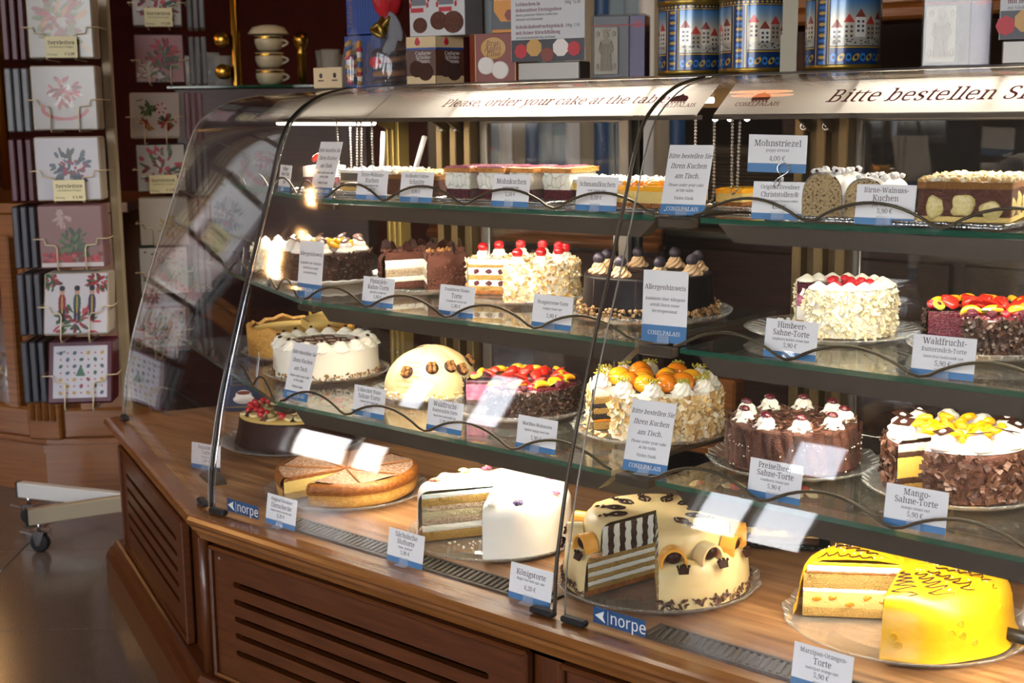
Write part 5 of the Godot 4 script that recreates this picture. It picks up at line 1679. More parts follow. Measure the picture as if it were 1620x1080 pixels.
func middle_shelf() -> void:
	var y := 0.838
	var base := y + 0.0092
	var st := S()
	var g := "cakes on the second shelf"
	# ---- coconut cake
	plate(Vector3(-2.415, y, -1.955), 0.100, "white rimmed plate under the coconut cake", 0, 0.09)
	var t := thing("coconut_cake", "pale cake covered in white chocolate curls with small cream peaks", "cake", Vector3(-2.415, base, -1.955), 0.0, g)
	st = S()
	shell(st, 0.082, 0.056, 0, 360, 0.008)
	put(t, "cream_coat", st, "cream")
	scatter(t, "white_shavings", flake_mesh(0.005, 0.011, 0.0008, 0.4), "almond", side_spots(0.083, 0.002, 0.056, 0, 360, 520, 0.6, 1.2, 0.004), SHAV_WHITE)
	var dm := dollop_mesh(0.014, 0.018, 8, 1.0, 0.12, 2.0)
	for k in 11: at_mesh(t, "cream_peak", dm, "cream_smooth", pol(0.066, k * 32.7, 0.055))
	# ---- chocolate cake with mandarins
	plate(Vector3(-2.207, y, -1.886), 0.128, "white doily plate under the mandarin chocolate cake", 28, 0.106, "plastic_white")
	t = thing("mandarin_chocolate_cake", "chocolate crumb cake piled with cream dollops, mandarins and chocolate discs", "cake", Vector3(-2.209, base, -1.891), 0.0, g)
	st = S()
	shell(st, 0.096, 0.060, 0, 360, 0.006)
	put(t, "chocolate_coat", st, "chocolate_rough")
	scatter(t, "chocolate_flakes", flake_mesh(0.006, 0.010, 0.0008), "shaving_dark", side_spots(0.097, 0.002, 0.060, 0, 360, 520, 0.5, 1.0, 0.002), SHAV_DARK)
	dm = dollop_mesh(0.021, 0.030, 6, 0.6, 0.05, 2.0)
	var man := segment_mesh(0.030, 0.013)
	for k in 9:
		var a := k * 40.0 + 8.0
		var o := at_mesh(t, "cream_dollop", dm, "cream_smooth", pol(0.074, a, 0.058))
		st = S()
		lathe(st, [Vector2(0.0003, 0), Vector2(0.011, 0), Vector2(0.011, 0.0016), Vector2(0.0003, 0.0016)], 16, 0, TAU, Transform3D(Basis(Vector3.UP, k * 1.0) * Basis(Vector3.RIGHT, 0.5), Vector3(0, 0.026, 0)))
		put(o, "chocolate_disc", st, "chocolate_brown")
		for q in 2: at_mesh(t, "mandarin_segment", man, "mandarin", pol(0.050 - 0.02 * q, a + 18.0, 0.068 + 0.003 * q), rng.randf_range(0, 6), Vector3(rng.randf_range(-0.5, 0.5), 0, 0.3))
	# ---- pistachio cream cake with chocolate shards
	plate(Vector3(-1.917, y, -1.897), 0.112, "plain glass plate under the cocoa crumb cake", 0, 0.101)
	t = thing("pistachio_cream_cake", "cocoa dusted crumbly cake with dark chocolate shards, white nutty filling in the cut", "cake", Vector3(-1.918, base, -1.898), 0.0, g)
	st = S()
	shell(st, 0.091, 0.076, 112, 400, 0.022, 72, 0.0, func(a: float, i: int, r: float, yy: float): return Vector2(r * (1.0 + 0.015 * sin(11.0 * a + yy * 200.0)), yy + 0.002 * sin(7.0 * a + r * 90.0) * (1.0 if i > 4 else 0.0)))
	put(t, "cocoa_coat", st, "cocoa")
	for e in [[112.0, -1.0], [400.0, 1.0]]:
		cut_face(t, 0.084, e[0], e[1], [[0.0, 0.014, "cocoa", "base_layer"], [0.014, 0.024, "cream", "cream_layer"], [0.024, 0.040, "filling", "nut_layer"], [0.040, 0.058, "cream", "cream_layer"], [0.058, 0.074, "cocoa", "top_layer"]], 0.0025)
	scatter(t, "cocoa_crumbs", crumb_mesh(0.0035), "cocoa", side_spots(0.091, 0.002, 0.06, 112, 400, 420) + top_spots(0.0, 0.085, 0.075, 112, 400, 300))
	for k in 13:
		st = S()
		prism(st, [Vector2(-0.011, 0), Vector2(0.012, 0.001), Vector2(0.009, 0.017), Vector2(0.001, 0.022), Vector2(-0.009, 0.015)], 0.0016)
		put(t, "chocolate_shard", st, "chocolate").transform = Transform3D(Basis(Vector3.UP, k * 1.9) * Basis(Vector3.RIGHT, rng.randf_range(-0.5, 0.5)), pol(0.035 + 0.030 * (k % 3) * 0.8, 115.0 + k * 22.0, 0.074))
	var wn := S()
	for j in 7: blob(wn, Vector3(0.005 * cos(j * 0.9), 0.004 + 0.002 * sin(j * 2.0), 0.006 * sin(j * 0.9)), Vector3(0.004, 0.005, 0.004), 8, Basis(), 0.2, j)
	wn.generate_normals()
	var wnm := wn.commit()
	for k in 3: at_mesh(t, "walnut", wnm, "walnut", pol(0.062, 400.0 - 8.0 - k * 22.0, 0.074), k)
	# ---- cherry topped almond ring cake
	plate(Vector3(-1.672, y, -1.917), 0.134, "clear ribbed glass plate under the cherry almond cake", 0, 0.119)
	t = thing("cherry_almond_cake", "almond brittle coated cake topped with cream dollops and red cherries", "cake", Vector3(-1.673, base, -1.920), 0.0, g)
	st = S()
	shell(st, 0.109, 0.070, 153, 427, 0.008)
	put(t, "cream_coat", st, "cream")
	for e in [[153.0, -1.0], [427.0, 1.0]]:
		cut_face(t, 0.107, e[0], e[1], [[0.0, 0.008, "crust", "base_layer"], [0.008, 0.016, "sponge", "sponge_layer"], [0.016, 0.028, "cream", "cream_layer"], [0.028, 0.038, "sponge", "sponge_layer"], [0.038, 0.052, "cream", "cream_layer"], [0.052, 0.058, "sponge", "sponge_layer"], [0.058, 0.069, "cream", "cream_layer"]], 0.0016)
		var d := Vector3(cos(dg(e[0])), 0, sin(dg(e[0])))
		var n: Vector3 = Vector3(-d.z, 0, d.x) * e[1]
		for yy in [0.022, 0.045]:
			for k in 4:
				st = S()
				blob(st, d * (0.018 + k * 0.024) + Vector3(0, yy, 0) + n * 0.001, Vector3(0.0062, 0.0048, 0.002), 8, Basis(Vector3.UP, -dg(e[0])), 0.2, k)
				put(t, "cherry_jam_spot", st, "cherry_fill")
	scatter(t, "almond_brittle", flake_mesh(0.007, 0.009, 0.0012, 0.2), "almond", side_spots(0.1095, 0.002, 0.070, 153, 427, 900, 0.5, 1.1, 0.003, 0.7) + top_spots(0.0, 0.107, 0.0705, 153, 427, 420, 0.5, 0.9), ALMOND)
	dm = dollop_mesh(0.0165, 0.020, 8, 1.2, 0.08, 2.0)
	var ch := blob_mesh(Vector3(0.0105, 0.0098, 0.0105), 16)
	for k in 9:
		var a := 166.0 + k * 31.0
		var o := at_mesh(t, "cream_dollop", dm, "cream_smooth", pol(0.084, a, 0.0695))
		at_mesh(o, "cherry", ch, "cherry", Vector3(0, 0.021, 0))
	# ---- dark glazed nougat cake
	plate(Vector3(-1.352, y, -1.893), 0.146, "clear glass plate under the dark glazed nougat cake", 0, 0.138)
	t = thing("nougat_cake", "dark chocolate glazed cake with nougat dollops topped by dark berries", "cake", Vector3(-1.356, base, -1.895), 0.0, g)
	st = S()
	shell(st, 0.113, 0.070, 0, 360, 0.006, 72, 0.06)
	put(t, "dark_glaze", st, "glaze_dark")
	for k in 8:
		st = S()
		tube(st, [pol(0.119, 20.0 + k * 45.0, 0.004), pol(0.1140, 20.0 + k * 45.0, 0.03), pol(0.1122, 20.0 + k * 45.0, 0.066), pol(0.10, 20.0 + k * 45.0, 0.0705), pol(0.02, 20.0 + k * 45.0, 0.0705)], 0.0011, 5)
		put(t, "slice_line", st, "chocolate_rough")
	scatter(t, "nut_crumbs", crumb_mesh(0.0034), "nut_crumb", side_spots(0.118, 0.0, 0.018, 0, 360, 760, 0.6, 1.3, 0.006), NUT)
	dm = dollop_mesh(0.0185, 0.024, 8, 2.4, 0.14, 1.6)
	var bb := blob_mesh(Vector3(0.0105, 0.0105, 0.0105), 12, 0.06, 2.0)
	for k in 8:
		var a := 42.0 + k * 45.0
		var o := at_mesh(t, "nougat_dollop", dm, "nougat_cream", pol(0.088, a, 0.0695))
		at_mesh(o, "dark_berry", bb, "berry_dark", Vector3(0, 0.026, 0))
	# ---- raspberry cream cake
	plate(Vector3(-0.995, y, -1.892), 0.140, "wide clear glass plate under the white chocolate raspberry cake", 0, 0.094)
	t = thing("raspberry_cream_cake", "tall cake covered in white chocolate curls with a raspberry centre", "cake", Vector3(-0.990, base, -1.905), 0.0, g)
	st = S()
	shell(st, 0.081, 0.074, 182, 465, 0.008)
	put(t, "cream_coat", st, "cream")
	for e in [[182.0, -1.0], [465.0, 1.0]]:
		cut_face(t, 0.079, e[0], e[1], [[0.0, 0.010, "sponge", "sponge_layer"], [0.010, 0.032, "cream", "cream_layer"], [0.032, 0.052, "pink_glaze", "raspberry_cream_layer"], [0.052, 0.073, "cherry_fill", "raspberry_layer"]], 0.002)
	st = S()
	lathe(st, [Vector2(0.064, 0.0745), Vector2(0.04, 0.0755), Vector2(0.0005, 0.0755)], 40, dg(182), dg(465))
	put(t, "raspberry_jelly", st, "berry_jelly")
	scatter(t, "white_shavings", flake_mesh(0.005, 0.013, 0.0008, 0.45), "almond", side_spots(0.0815, 0.002, 0.070, 182, 465, 950, 0.5, 1.1, 0.004, 0.7), SHAV_WHITE)
	dm = dollop_mesh(0.0165, 0.0125, 10, 0.6, 0.06, 1.0)
	for k in 14: at_mesh(t, "cream_dollop", dm, "cream", pol(0.068, 190.0 + k * 20.2, 0.073))
	var rs := blob_mesh(Vector3(0.0075, 0.0065, 0.0075), 10, 0.12, 1.0)
	for k in 9: at_mesh(t, "raspberry", rs, "currant", pol(0.02 + 0.028 * fmod(k * 0.37, 1.0), 190.0 + k * 30.0, 0.078))
	scatter(t, "cream_crumbs", crumb_mesh(0.0055), "cream", top_spots(0.096, 0.118, 0.0035, 175, 205, 9, 0.6, 1.1))
	# ---- second forest fruit tart, at the right edge
	plate(Vector3(-0.752, y, -1.888), 0.108, "clear glass plate under the fruit tart at far right", 0, 0.095)
	t = thing("forest_fruit_tart", "glazed strawberry and kiwi tart with dark flaked side at the right picture edge", "cake", Vector3(-0.752, base, -1.890), 0.0, g)
	st = S()
	shell(st, 0.081, 0.054, 150, 450, 0.006)
	put(t, "cake_body", st, "chocolate_rough")
	for e in [[150.0, -1.0], [450.0, 1.0]]:
		cut_face(t, 0.079, e[0], e[1], [[0.0, 0.010, "sponge_dark", "base_layer"], [0.010, 0.044, "cherry_fill", "berry_cream_layer"], [0.044, 0.053, "berry_jelly", "jelly_layer"]])
	scatter(t, "chocolate_shavings", flake_mesh(0.004, 0.011, 0.0008), "shaving_dark", side_spots(0.081, 0.002, 0.054, 150, 450, 800, 0.6, 1.2, 0.004), SHAV_DARK)
	berry_top(t, 0.081, 0.054, 150, 450, 2.0)

func foil_tray(at: Vector3, turn: float, w: float, d: float, label: String) -> void:
	var t := thing("foil_tray", label, "tray", at, turn, "foil trays on the top shelf")
	var st := S()
	cbox(st, Vector3(0, 0.0022, 0), Vector3(w, 0.0026, d), 0.0006)
	put(t, "tray_floor", st, "foil")
	st = S()
	var p := []
	var n := 60
	for i in n:
		var u := 4.0 * i / n
		var q := u - floorf(u)
		var e := 0.0012 * (i % 2)
		match int(u):
			0: p.append(Vector3(lerpf(-w, w, q) * 0.5, 0.0052 + e, d * 0.5))
			1: p.append(Vector3(w * 0.5, 0.0052 + e, lerpf(d, -d, q) * 0.5))
			2: p.append(Vector3(lerpf(w, -w, q) * 0.5, 0.0052 + e, -d * 0.5))
			_: p.append(Vector3(-w * 0.5, 0.0052 + e, lerpf(-d, d, q) * 0.5))
	tube(st, p, 0.0022, 6, true)
	put(t, "crimped_rim", st, "foil")

func top_shelf() -> void:
	var y := 1.0342
	var b := y + 0.0078
	var st := S()
	# ---- strawberry cream slice at the left corner
	foil_tray(Vector3(-2.20, y, -1.885), 0.2, 0.11, 0.09, "foil tray under the strawberry slice")
	var t := slab_cake("strawberry_cream_slice", "single cream slice with strawberry and red base at the left end of the top shelf", Vector3(-2.20, b, -1.885), 0.45, 0.075, 0.055, [[0.0, 0.010, "poppy", "poppy_base"], [0.010, 0.024, "cherry_fill", "red_layer"], [0.024, 0.046, "cream", "cream_layer"]])
	at_mesh(t, "cream_dollop", dollop_mesh(0.018, 0.022, 7, 1.0, 0.1), "cream_smooth", Vector3(0.008, 0.046, 0.0))
	at_mesh(t, "strawberry_half", strawberry_mesh(0.010), "strawberry", Vector3(-0.016, 0.064, 0.004), 0.6, Vector3(0.3, 0, 0.9))
	scatter(t, "chocolate_flakes", flake_mesh(0.004, 0.010, 0.0008), "shaving_dark", rect_spots(Vector3(0.02, 0.047, 0), Vector2(0.03, 0.04), 16), SHAV_MILK)
	# ---- poppy slab under sugar
	foil_tray(Vector3(-2.005, y, -1.890), 0.0, 0.185, 0.13, "foil tray under the sugared poppy cake")
	t = slab_cake("poppy_seed_slab", "dark poppy seed slab with a white sugar top beside the strawberry slice", Vector3(-2.005, b, -1.885), 0.0, 0.165, 0.11, [[0.0, 0.008, "sponge", "base_layer"], [0.008, 0.016, "poppy", "poppy_layer"], [0.016, 0.020, "sponge_green", "pale_layer"], [0.020, 0.036, "poppy", "poppy_layer"], [0.036, 0.042, "powder", "sugar_top", 0.001]])
	scatter(t, "sugar_lumps", crumb_mesh(0.003), "powder", rect_spots(Vector3(0, 0.043, 0), Vector2(0.16, 0.105), 160))
	# ---- pear walnut slab, left
	foil_tray(Vector3(-1.83, y, -1.850), 0.0, 0.15, 0.15, "foil tray under the walnut crumble slab")
	t = slab_cake("walnut_crumble_slab", "brown cake slab under a crumble of chopped walnuts, top shelf left", Vector3(-1.83, b, -1.848), 0.0, 0.135, 0.13, [[0.0, 0.030, "chocolate_brown", "cake_layer"], [0.030, 0.038, "walnut", "nut_layer"]])
	scatter(t, "chopped_walnuts", crumb_mesh(0.0042), "nut_crumb", rect_spots(Vector3(0, 0.040, 0), Vector2(0.13, 0.125), 260), ALMOND)
	# ---- pink glazed cream slices
	foil_tray(Vector3(-1.615, y, -1.840), 0.0, 0.265, 0.16, "foil tray under the pink glazed cream slices")
	for k in 4:
		var px := -1.695 + k * 0.060
		var pz := -1.815 - 0.020 * k
		t = slab_cake("pink_glazed_slice", ["pink glazed cream slice with cherry base, nearest the left", "pink glazed cream slice, second from the left", "cream slice under browned puff pastry, third from the left", "cream slice under browned puff pastry at the right end of its tray"][k], Vector3(px, b, pz), 0.12 + 0.07 * sin(k * 2.6), 0.053, 0.105, [[0.0, 0.017, "cherry_fill", "cherry_base"], [0.017, 0.047, "cream", "cream_layer", -0.001], [0.047, 0.055, "puff", "puff_pastry", 0.003], [0.055, 0.0575, "pink_glaze", "pink_glaze", 0.001 if k < 2 else -0.010]], "pink glazed cream slices")
		st = S()
		for q in 6: blob(st, Vector3(-0.022 + q * 0.009, 0.032 + 0.003 * sin(q * 2.0), 0.0525), Vector3(0.007, 0.011, 0.004), 8, Basis(), 0.15, q + k)
		put(t, "cream_bulge", st, "cream")
	# ---- sour cream slab
	foil_tray(Vector3(-1.430, y, -1.905), 0.0, 0.175, 0.13, "foil tray under the sugared sour cream slab")
	t = slab_cake("sour_cream_slab", "white sugared custard slab on a dark poppy base, middle of the top shelf", Vector3(-1.425, b, -1.90), 0.0, 0.160, 0.11, [[0.0, 0.017, "poppy", "poppy_base"], [0.017, 0.029, "custard", "custard_layer"], [0.029, 0.036, "powder", "sugar_top", 0.001]])
	scatter(t, "sugar_lumps", crumb_mesh(0.003), "powder", rect_spots(Vector3(0, 0.037, 0), Vector2(0.155, 0.105), 120))
	# ---- peach custard slab
	foil_tray(Vector3(-1.268, y, -1.800), 0.0, 0.125, 0.14, "foil tray under the peach custard slab")
	t = slab_cake("peach_custard_slab", "custard slab with glazed orange peach topping at the joint of the shelves", Vector3(-1.268, b, -1.80), 0.0, 0.112, 0.12, [[0.0, 0.007, "crust", "base_layer"], [0.007, 0.026, "custard", "custard_layer"], [0.026, 0.033, "peach", "peach_top", 0.001]])
	var pc := segment_mesh(0.030, 0.010)
	for k in 12: at_mesh(t, "peach_slice", pc, "peach" if k % 3 else "apricot", Vector3(-0.045 + (k % 4) * 0.030, 0.0325, -0.04 + (k / 4) * 0.036), rng.randf_range(0, 6))
	foil_tray(Vector3(-1.155, y, -1.900), 0.0, 0.085, 0.12, "foil tray under the small peach piece")
	t = slab_cake("peach_custard_piece", "last small piece of peach custard cake behind the tall notice card", Vector3(-1.165, b, -1.885), 0.0, 0.050, 0.07, [[0.0, 0.006, "crust", "base_layer"], [0.006, 0.020, "custard", "custard_layer"], [0.020, 0.027, "peach", "peach_top", 0.001]])
	# ---- empty steel tray
	t = thing("steel_tray", "empty polished steel tray on the top shelf beside the stollen", "tray", Vector3(-1.02, y, -1.92), 0.0)
	st = S()
	prism(st, ngon(28, 0.085, 0.0, 0.75), 0.003, Transform3D(Basis(Vector3.RIGHT, -PI / 2), Vector3(0, 0.0, 0)), true)
	put(t, "tray_floor", st, "steel")
	st = S()
	var ring := []
	for q in 36: ring.append(Vector3(0.086 * cos(TAU * q / 36.0), 0.009, 0.0645 * sin(TAU * q / 36.0)))
	tube(st, ring, 0.003, 6, true)
	put(t, "tray_rim", st, "chrome")
	# ---- stollen
	foil_tray(Vector3(-0.905, y, -1.790), 0.10, 0.135, 0.13, "foil tray under the sugared stollen")
	t = thing("stollen", "sliced raisin stollen under a thick coat of powdered sugar", "cake", Vector3(-0.908, b, -1.785), 0.10, "cakes on the top shelf")
	for e in [[-0.032, 0.066, "stollen_piece"], [0.032, 0.058, "stollen_piece"]]:
		st = S()
		grid(st, 20, 6, func(u: float, v: float):
			var q := PI * u
			return Vector3(e[0] + cos(q) * 0.031, 0.0 + pow(sin(q), 0.45) * e[1] * (0.94 + 0.05 * sin(v * 9.0)), lerpf(-0.05, 0.05, v)))
		var o := put(t, e[2], st, "powder")
		st = S()
		grid(st, 20, 5, func(u: float, v: float):
			var q := PI * u
			return Vector3(e[0] + cos(q) * 0.0305 * v, pow(sin(q), 0.45) * e[1] * 0.92 * v, 0.0502 + 0.001 * sin(u * 40.0) * v))
		put(o, "cut_face", st, "stollen")
		scatter(o, "sugar_lumps", crumb_mesh(0.005), "powder", rect_spots(Vector3(e[0], e[1] * 0.95, 0), Vector2(0.05, 0.09), 26))
		scatter(o, "raisins", crumb_mesh(0.0032), "chocolate", rect_spots(Vector3(e[0], e[1] * 0.95, 0), Vector2(0.05, 0.09), 9))
	# ---- pear walnut cake, right
	foil_tray(Vector3(-0.745, y, -1.835), 0.0, 0.155, 0.22, "foil tray under the pear walnut cake at right")
	t = slab_cake("pear_walnut_cake", "pear cake with nut crumble top and pale pear halves in the cut side", Vector3(-0.750, b, -1.835), 0.22, 0.120, 0.195, [[0.0, 0.007, "custard", "base_layer"], [0.007, 0.044, "chocolate_brown", "cake_layer"], [0.044, 0.053, "walnut", "nut_layer", 0.001]])
	for k in 4:
		st = S()
		blob(st, Vector3(0.0595, 0.020 + 0.003 * sin(k * 3.0), 0.072 - k * 0.047), Vector3(0.003, 0.013 + 0.004 * (k % 2), 0.017), 16, Basis(Vector3.RIGHT, k * 0.9), 0.2, k * 2.0)
		put(t, "pear_half", st, "pear")
	for k in 3:
		st = S()
		blob(st, Vector3(-0.038 + k * 0.037, 0.019 + 0.003 * sin(k * 2.0), 0.097), Vector3(0.012 + 0.003 * (k % 2), 0.015, 0.003), 16, Basis(Vector3.BACK, k * 0.7), 0.2, k * 2.0)
		put(t, "pear_half", st, "pear")
	scatter(t, "nut_crumble", crumb_mesh(0.0048), "nut_crumb", rect_spots(Vector3(0, 0.055, 0), Vector2(0.118, 0.190), 320), ALMOND)
	# ---- white cake servers stuck in behind
	for e in [[-2.10, -1.955, 0.10], [-2.02, -1.960, 0.42]]:
		t = thing("cake_server", "white handled cake server standing " + ("upright" if e[2] < 0.2 else "aslant") + " behind the poppy slab", "cake server", Vector3(e[0], y + 0.001, e[1]), 0.0, "white cake servers")
		st = S()
		var d := Vector3(sin(e[2]), cos(e[2]), 0)
		tube(st, [d * 0.05, d * 0.10, d * 0.125], 0.0055, 8)
		put(t, "handle", st, "plastic_white")
		st = S()
		cbox(st, d * 0.027, Vector3(0.014, 0.052, 0.0015), 0.0004, Basis(Vector3.BACK, -e[2]))
		put(t, "blade", st, "steel")
	# ---- bead chains hanging from the canopy
	var bead := S()
	blob(bead, Vector3.ZERO, Vector3.ONE * 0.0024, 8)
	bead.generate_normals()
	var bm := bead.commit()
	var chains := [[[Vector3(-2.111, 1.178, -1.845), Vector3(-2.107, 1.070, -1.845), Vector3(-2.098, 1.055, -1.840), Vector3(-2.088, 1.064, -1.838)], "bead chain hanging at the corner, ending in a small hook"], [[Vector3(-2.057, 1.178, -1.852), Vector3(-2.060, 1.090, -1.852)], "bead chain, left one of the close pair"], [[Vector3(-2.044, 1.178, -1.852), Vector3(-2.046, 1.085, -1.852)], "bead chain, right one of the close pair"], [[Vector3(-2.012, 1.178, -1.852), Vector3(-2.012, 1.085, -1.852)], "bead chain nearest the gold post"], [[Vector3(-1.231, 1.178, -1.85), Vector3(-1.231, 1.062, -1.85), Vector3(-1.226, 1.048, -1.85), Vector3(-1.211, 1.044, -1.85), Vector3(-1.197, 1.05, -1.85), Vector3(-1.194, 1.065, -1.85), Vector3(-1.195, 1.178, -1.85)], "looped bead chain hanging behind the tall notice card"], [[Vector3(-1.161, 1.178, -1.85), Vector3(-1.160, 1.064, -1.85), Vector3(-1.157, 1.060, -1.85), Vector3(-1.150, 1.068, -1.85), Vector3(-1.147, 1.178, -1.85)], "narrow looped bead chain beside the hung card"], [[lp(0.26, 0.40, 1.178), lp(0.26, 0.40, 1.07)], "bead chain in the angled section beside the strawberry slice"]]
	for c in chains:
		t = thing("bead_chain", c[1], "chain", Vector3.ZERO, 0.0, "bead chains under the canopy")
		var cv := Curve3D.new()
		for p in c[0]: cv.add_point(p)
		var L := cv.get_baked_length()
		var xf := []
		var q := 0.0
		while q <= L:
			xf.append(Transform3D(Basis(), cv.sample_baked(q)))
			q += 0.0056
		st = S()
		tube(st, Array(cv.tessellate(3, 4)), 0.0006, 4)
		put(t, "cord", st, "steel_dull")
		scatter(t, "beads", bm, "steel_dull", xf)

# ---------------------------------------------------------------- flat print
func dab(im: Image, x: float, y: float, rx: float, ry: float, rot: float, c: Color) -> void:
	var w := im.get_width()
	var h := im.get_height()
	var m := maxf(rx, ry)
	for j in range(maxi(0, int(y - m)), mini(h, int(y + m) + 2)):
		for i in range(maxi(0, int(x - m)), mini(w, int(x + m) + 2)):
			var d := Vector2(i - x, j - y).rotated(-rot)
			if pow(d.x / rx, 2) + pow(d.y / ry, 2) <= 1.0:
				im.set_pixel(i, j, c)

func leaf_spray(im: Image, cx: float, cy: float, r: float, n: int, cols: Array, sz: float) -> void:
	for k in n:
		var a := rng.randf_range(0, TAU)
		var q := r * sqrt(rng.randf())
		dab(im, cx + cos(a) * q, cy + sin(a) * q, sz * rng.randf_range(0.8, 1.6), sz * rng.randf_range(0.3, 0.6), a + rng.randf_range(-0.6, 0.6), cols[rng.randi() % cols.size()])

func napkin_print(kind: int) -> ImageTexture:
	var s := 112
	var im := Image.create(s, s, false, Image.FORMAT_RGB8)
	var bg := [Color("b9b4a8"), Color("b4b0aa"), Color("d3d2d6"), Color("8d6560"), Color("d6d5da"), Color("d2d3da"), Color("b9858a"), Color("d0cac2"), Color("c9c4bb"), Color("ccc6b8"), Color("d0cfcc"), Color("aab0b4")]
	im.fill(bg[kind])
	var g := [Color("3f5a33"), Color("5d7340"), Color("2f4630")]
	var r := [Color("a8202c"), Color("7d1a24"), Color("c4444a")]
	var o := [Color("c98c2e"), Color("b5562a"), Color("8a3a22"), Color("7c7a2e")]
	match kind:
		0:
			leaf_spray(im, 56, 40, 42, 60, o + [Color("a8202c"), Color("6d7a2c")], 8)
			leaf_spray(im, 60, 90, 40, 30, o, 7)
		1:
			for k in 40: dab(im, 56 + 40 * cos(k * 0.08 + 0.2), 74 + 20 * sin(k * 0.08 + 0.2), 4, 3, 0, Color("b0202e"))
			leaf_spray(im, 56, 44, 28, 40, r + [Color("e4e0da")], 6)
		2:
			leaf_spray(im, 62, 52, 34, 40, [Color("3c4a5c"), Color("54657a"), Color("4a5a4a")], 7)
			for k in 30: dab(im, 66 + rng.randf_range(-22, 22), 56 + rng.randf_range(-14, 14), 2.6, 2.6, 0, Color("9c3050"))
		3:
			leaf_spray(im, 60, 74, 30, 50, g, 7)
			for k in 40: dab(im, rng.randf_range(4, 108), rng.randf_range(86, 102), 5, 4, 0, r[k % 3])
			im.fill_rect(Rect2i(0, 104, s, 8), Color("d8d0cc"))
			leaf_spray(im, 40, 22, 14, 14, [Color("b99a94")], 6)
		4:
			leaf_spray(im, 12, 12, 16, 26, g + r, 5); leaf_spray(im, 96, 14, 20, 36, g + r, 5)
			leaf_spray(im, 56, 94, 40, 60, g + r, 6)
			for k in 3:
				var x := 30 + k * 27
				dab(im, x, 56, 7, 20, 0, [Color("8e2430"), Color("2f5a50"), Color("3a3348")][k])
				dab(im, x, 34, 5, 6, 0, Color("c9a08a")); dab(im, x, 27, 5, 5, 0, Color("26242c"))
				dab(im, x - 3, 78, 3, 12, 0, Color("2a2430")); dab(im, x + 3, 78, 3, 12, 0, Color("2a2430"))
				dab(im, x, 58, 2, 18, 0, Color("c4a24a"))
		5, 11:
			for b in [Rect2i(0, 0, s, 7), Rect2i(0, s - 7, s, 7), Rect2i(0, 0, 7, s), Rect2i(s - 7, 0, 7, s)]: im.fill_rect(b, Color("5c1c2c"))
			for j in 7:
				for i in 7:
					if (i + j) % 2 == 0: dab(im, 20 + i * 12.5, 20 + j * 12.5, 4, 3, rng.randf() * 3.0, [Color("8c2c3c"), Color("3c5a48"), Color("4a5470"), Color("c49a3c")][rng.randi() % 4])
					else: dab(im, 20 + i * 12.5, 20 + j * 12.5, 1.6, 1.6, 0, Color("b03a48"))
			for k in 10: dab(im, 56, 44 + k * 2, 1 + k * 0.9, 1.6, 0, Color("35684a"))
		6:
			leaf_spray(im, 62, 46, 34, 50, r + [Color("c8485c")], 8); leaf_spray(im, 58, 70, 44, 40, g, 7)
			leaf_spray(im, 30, 96, 30, 30, [Color("e0d8d0"), Color("c9b8a8")], 7)
		7:
			leaf_spray(im, 40, 40, 18, 24, g, 6); leaf_spray(im, 84, 74, 18, 26, g + r, 6)
			for k in 24: dab(im, 70 + 10 * cos(k * 0.25), 40 + 12 * sin(k * 0.25), 2.6, 2.6, 0, Color("c03040") if k % 4 < 2 else Color("e8e2da"))
			leaf_spray(im, 36, 80, 14, 14, o, 6)
		8:
			leaf_spray(im, 56, 56, 52, 60, g + r + [Color("e8e4dc")], 8)
		9:
			leaf_spray(im, 70, 70, 26, 40, [Color("b59a4c"), Color("c9b676"), Color("9c8a4a")], 6)
		10:
			for k in 40: dab(im, rng.randf_range(6, 106), rng.randf_range(6, 106), 3, 2.4, 0, (g + r)[k % 6])
			for k in 16: dab(im, 56, 30 + k * 3.4, 2 + k * 1.4, 3, 0, Color("3d6a4c"))
	if kind == 4 or kind == 5 or kind == 7:
		for k in 4: dab(im, 14 + k * 4, 20 - k, 2.4, 1.2, 0.6, Color("4a4a50"))
	return ImageTexture.create_from_image(im)

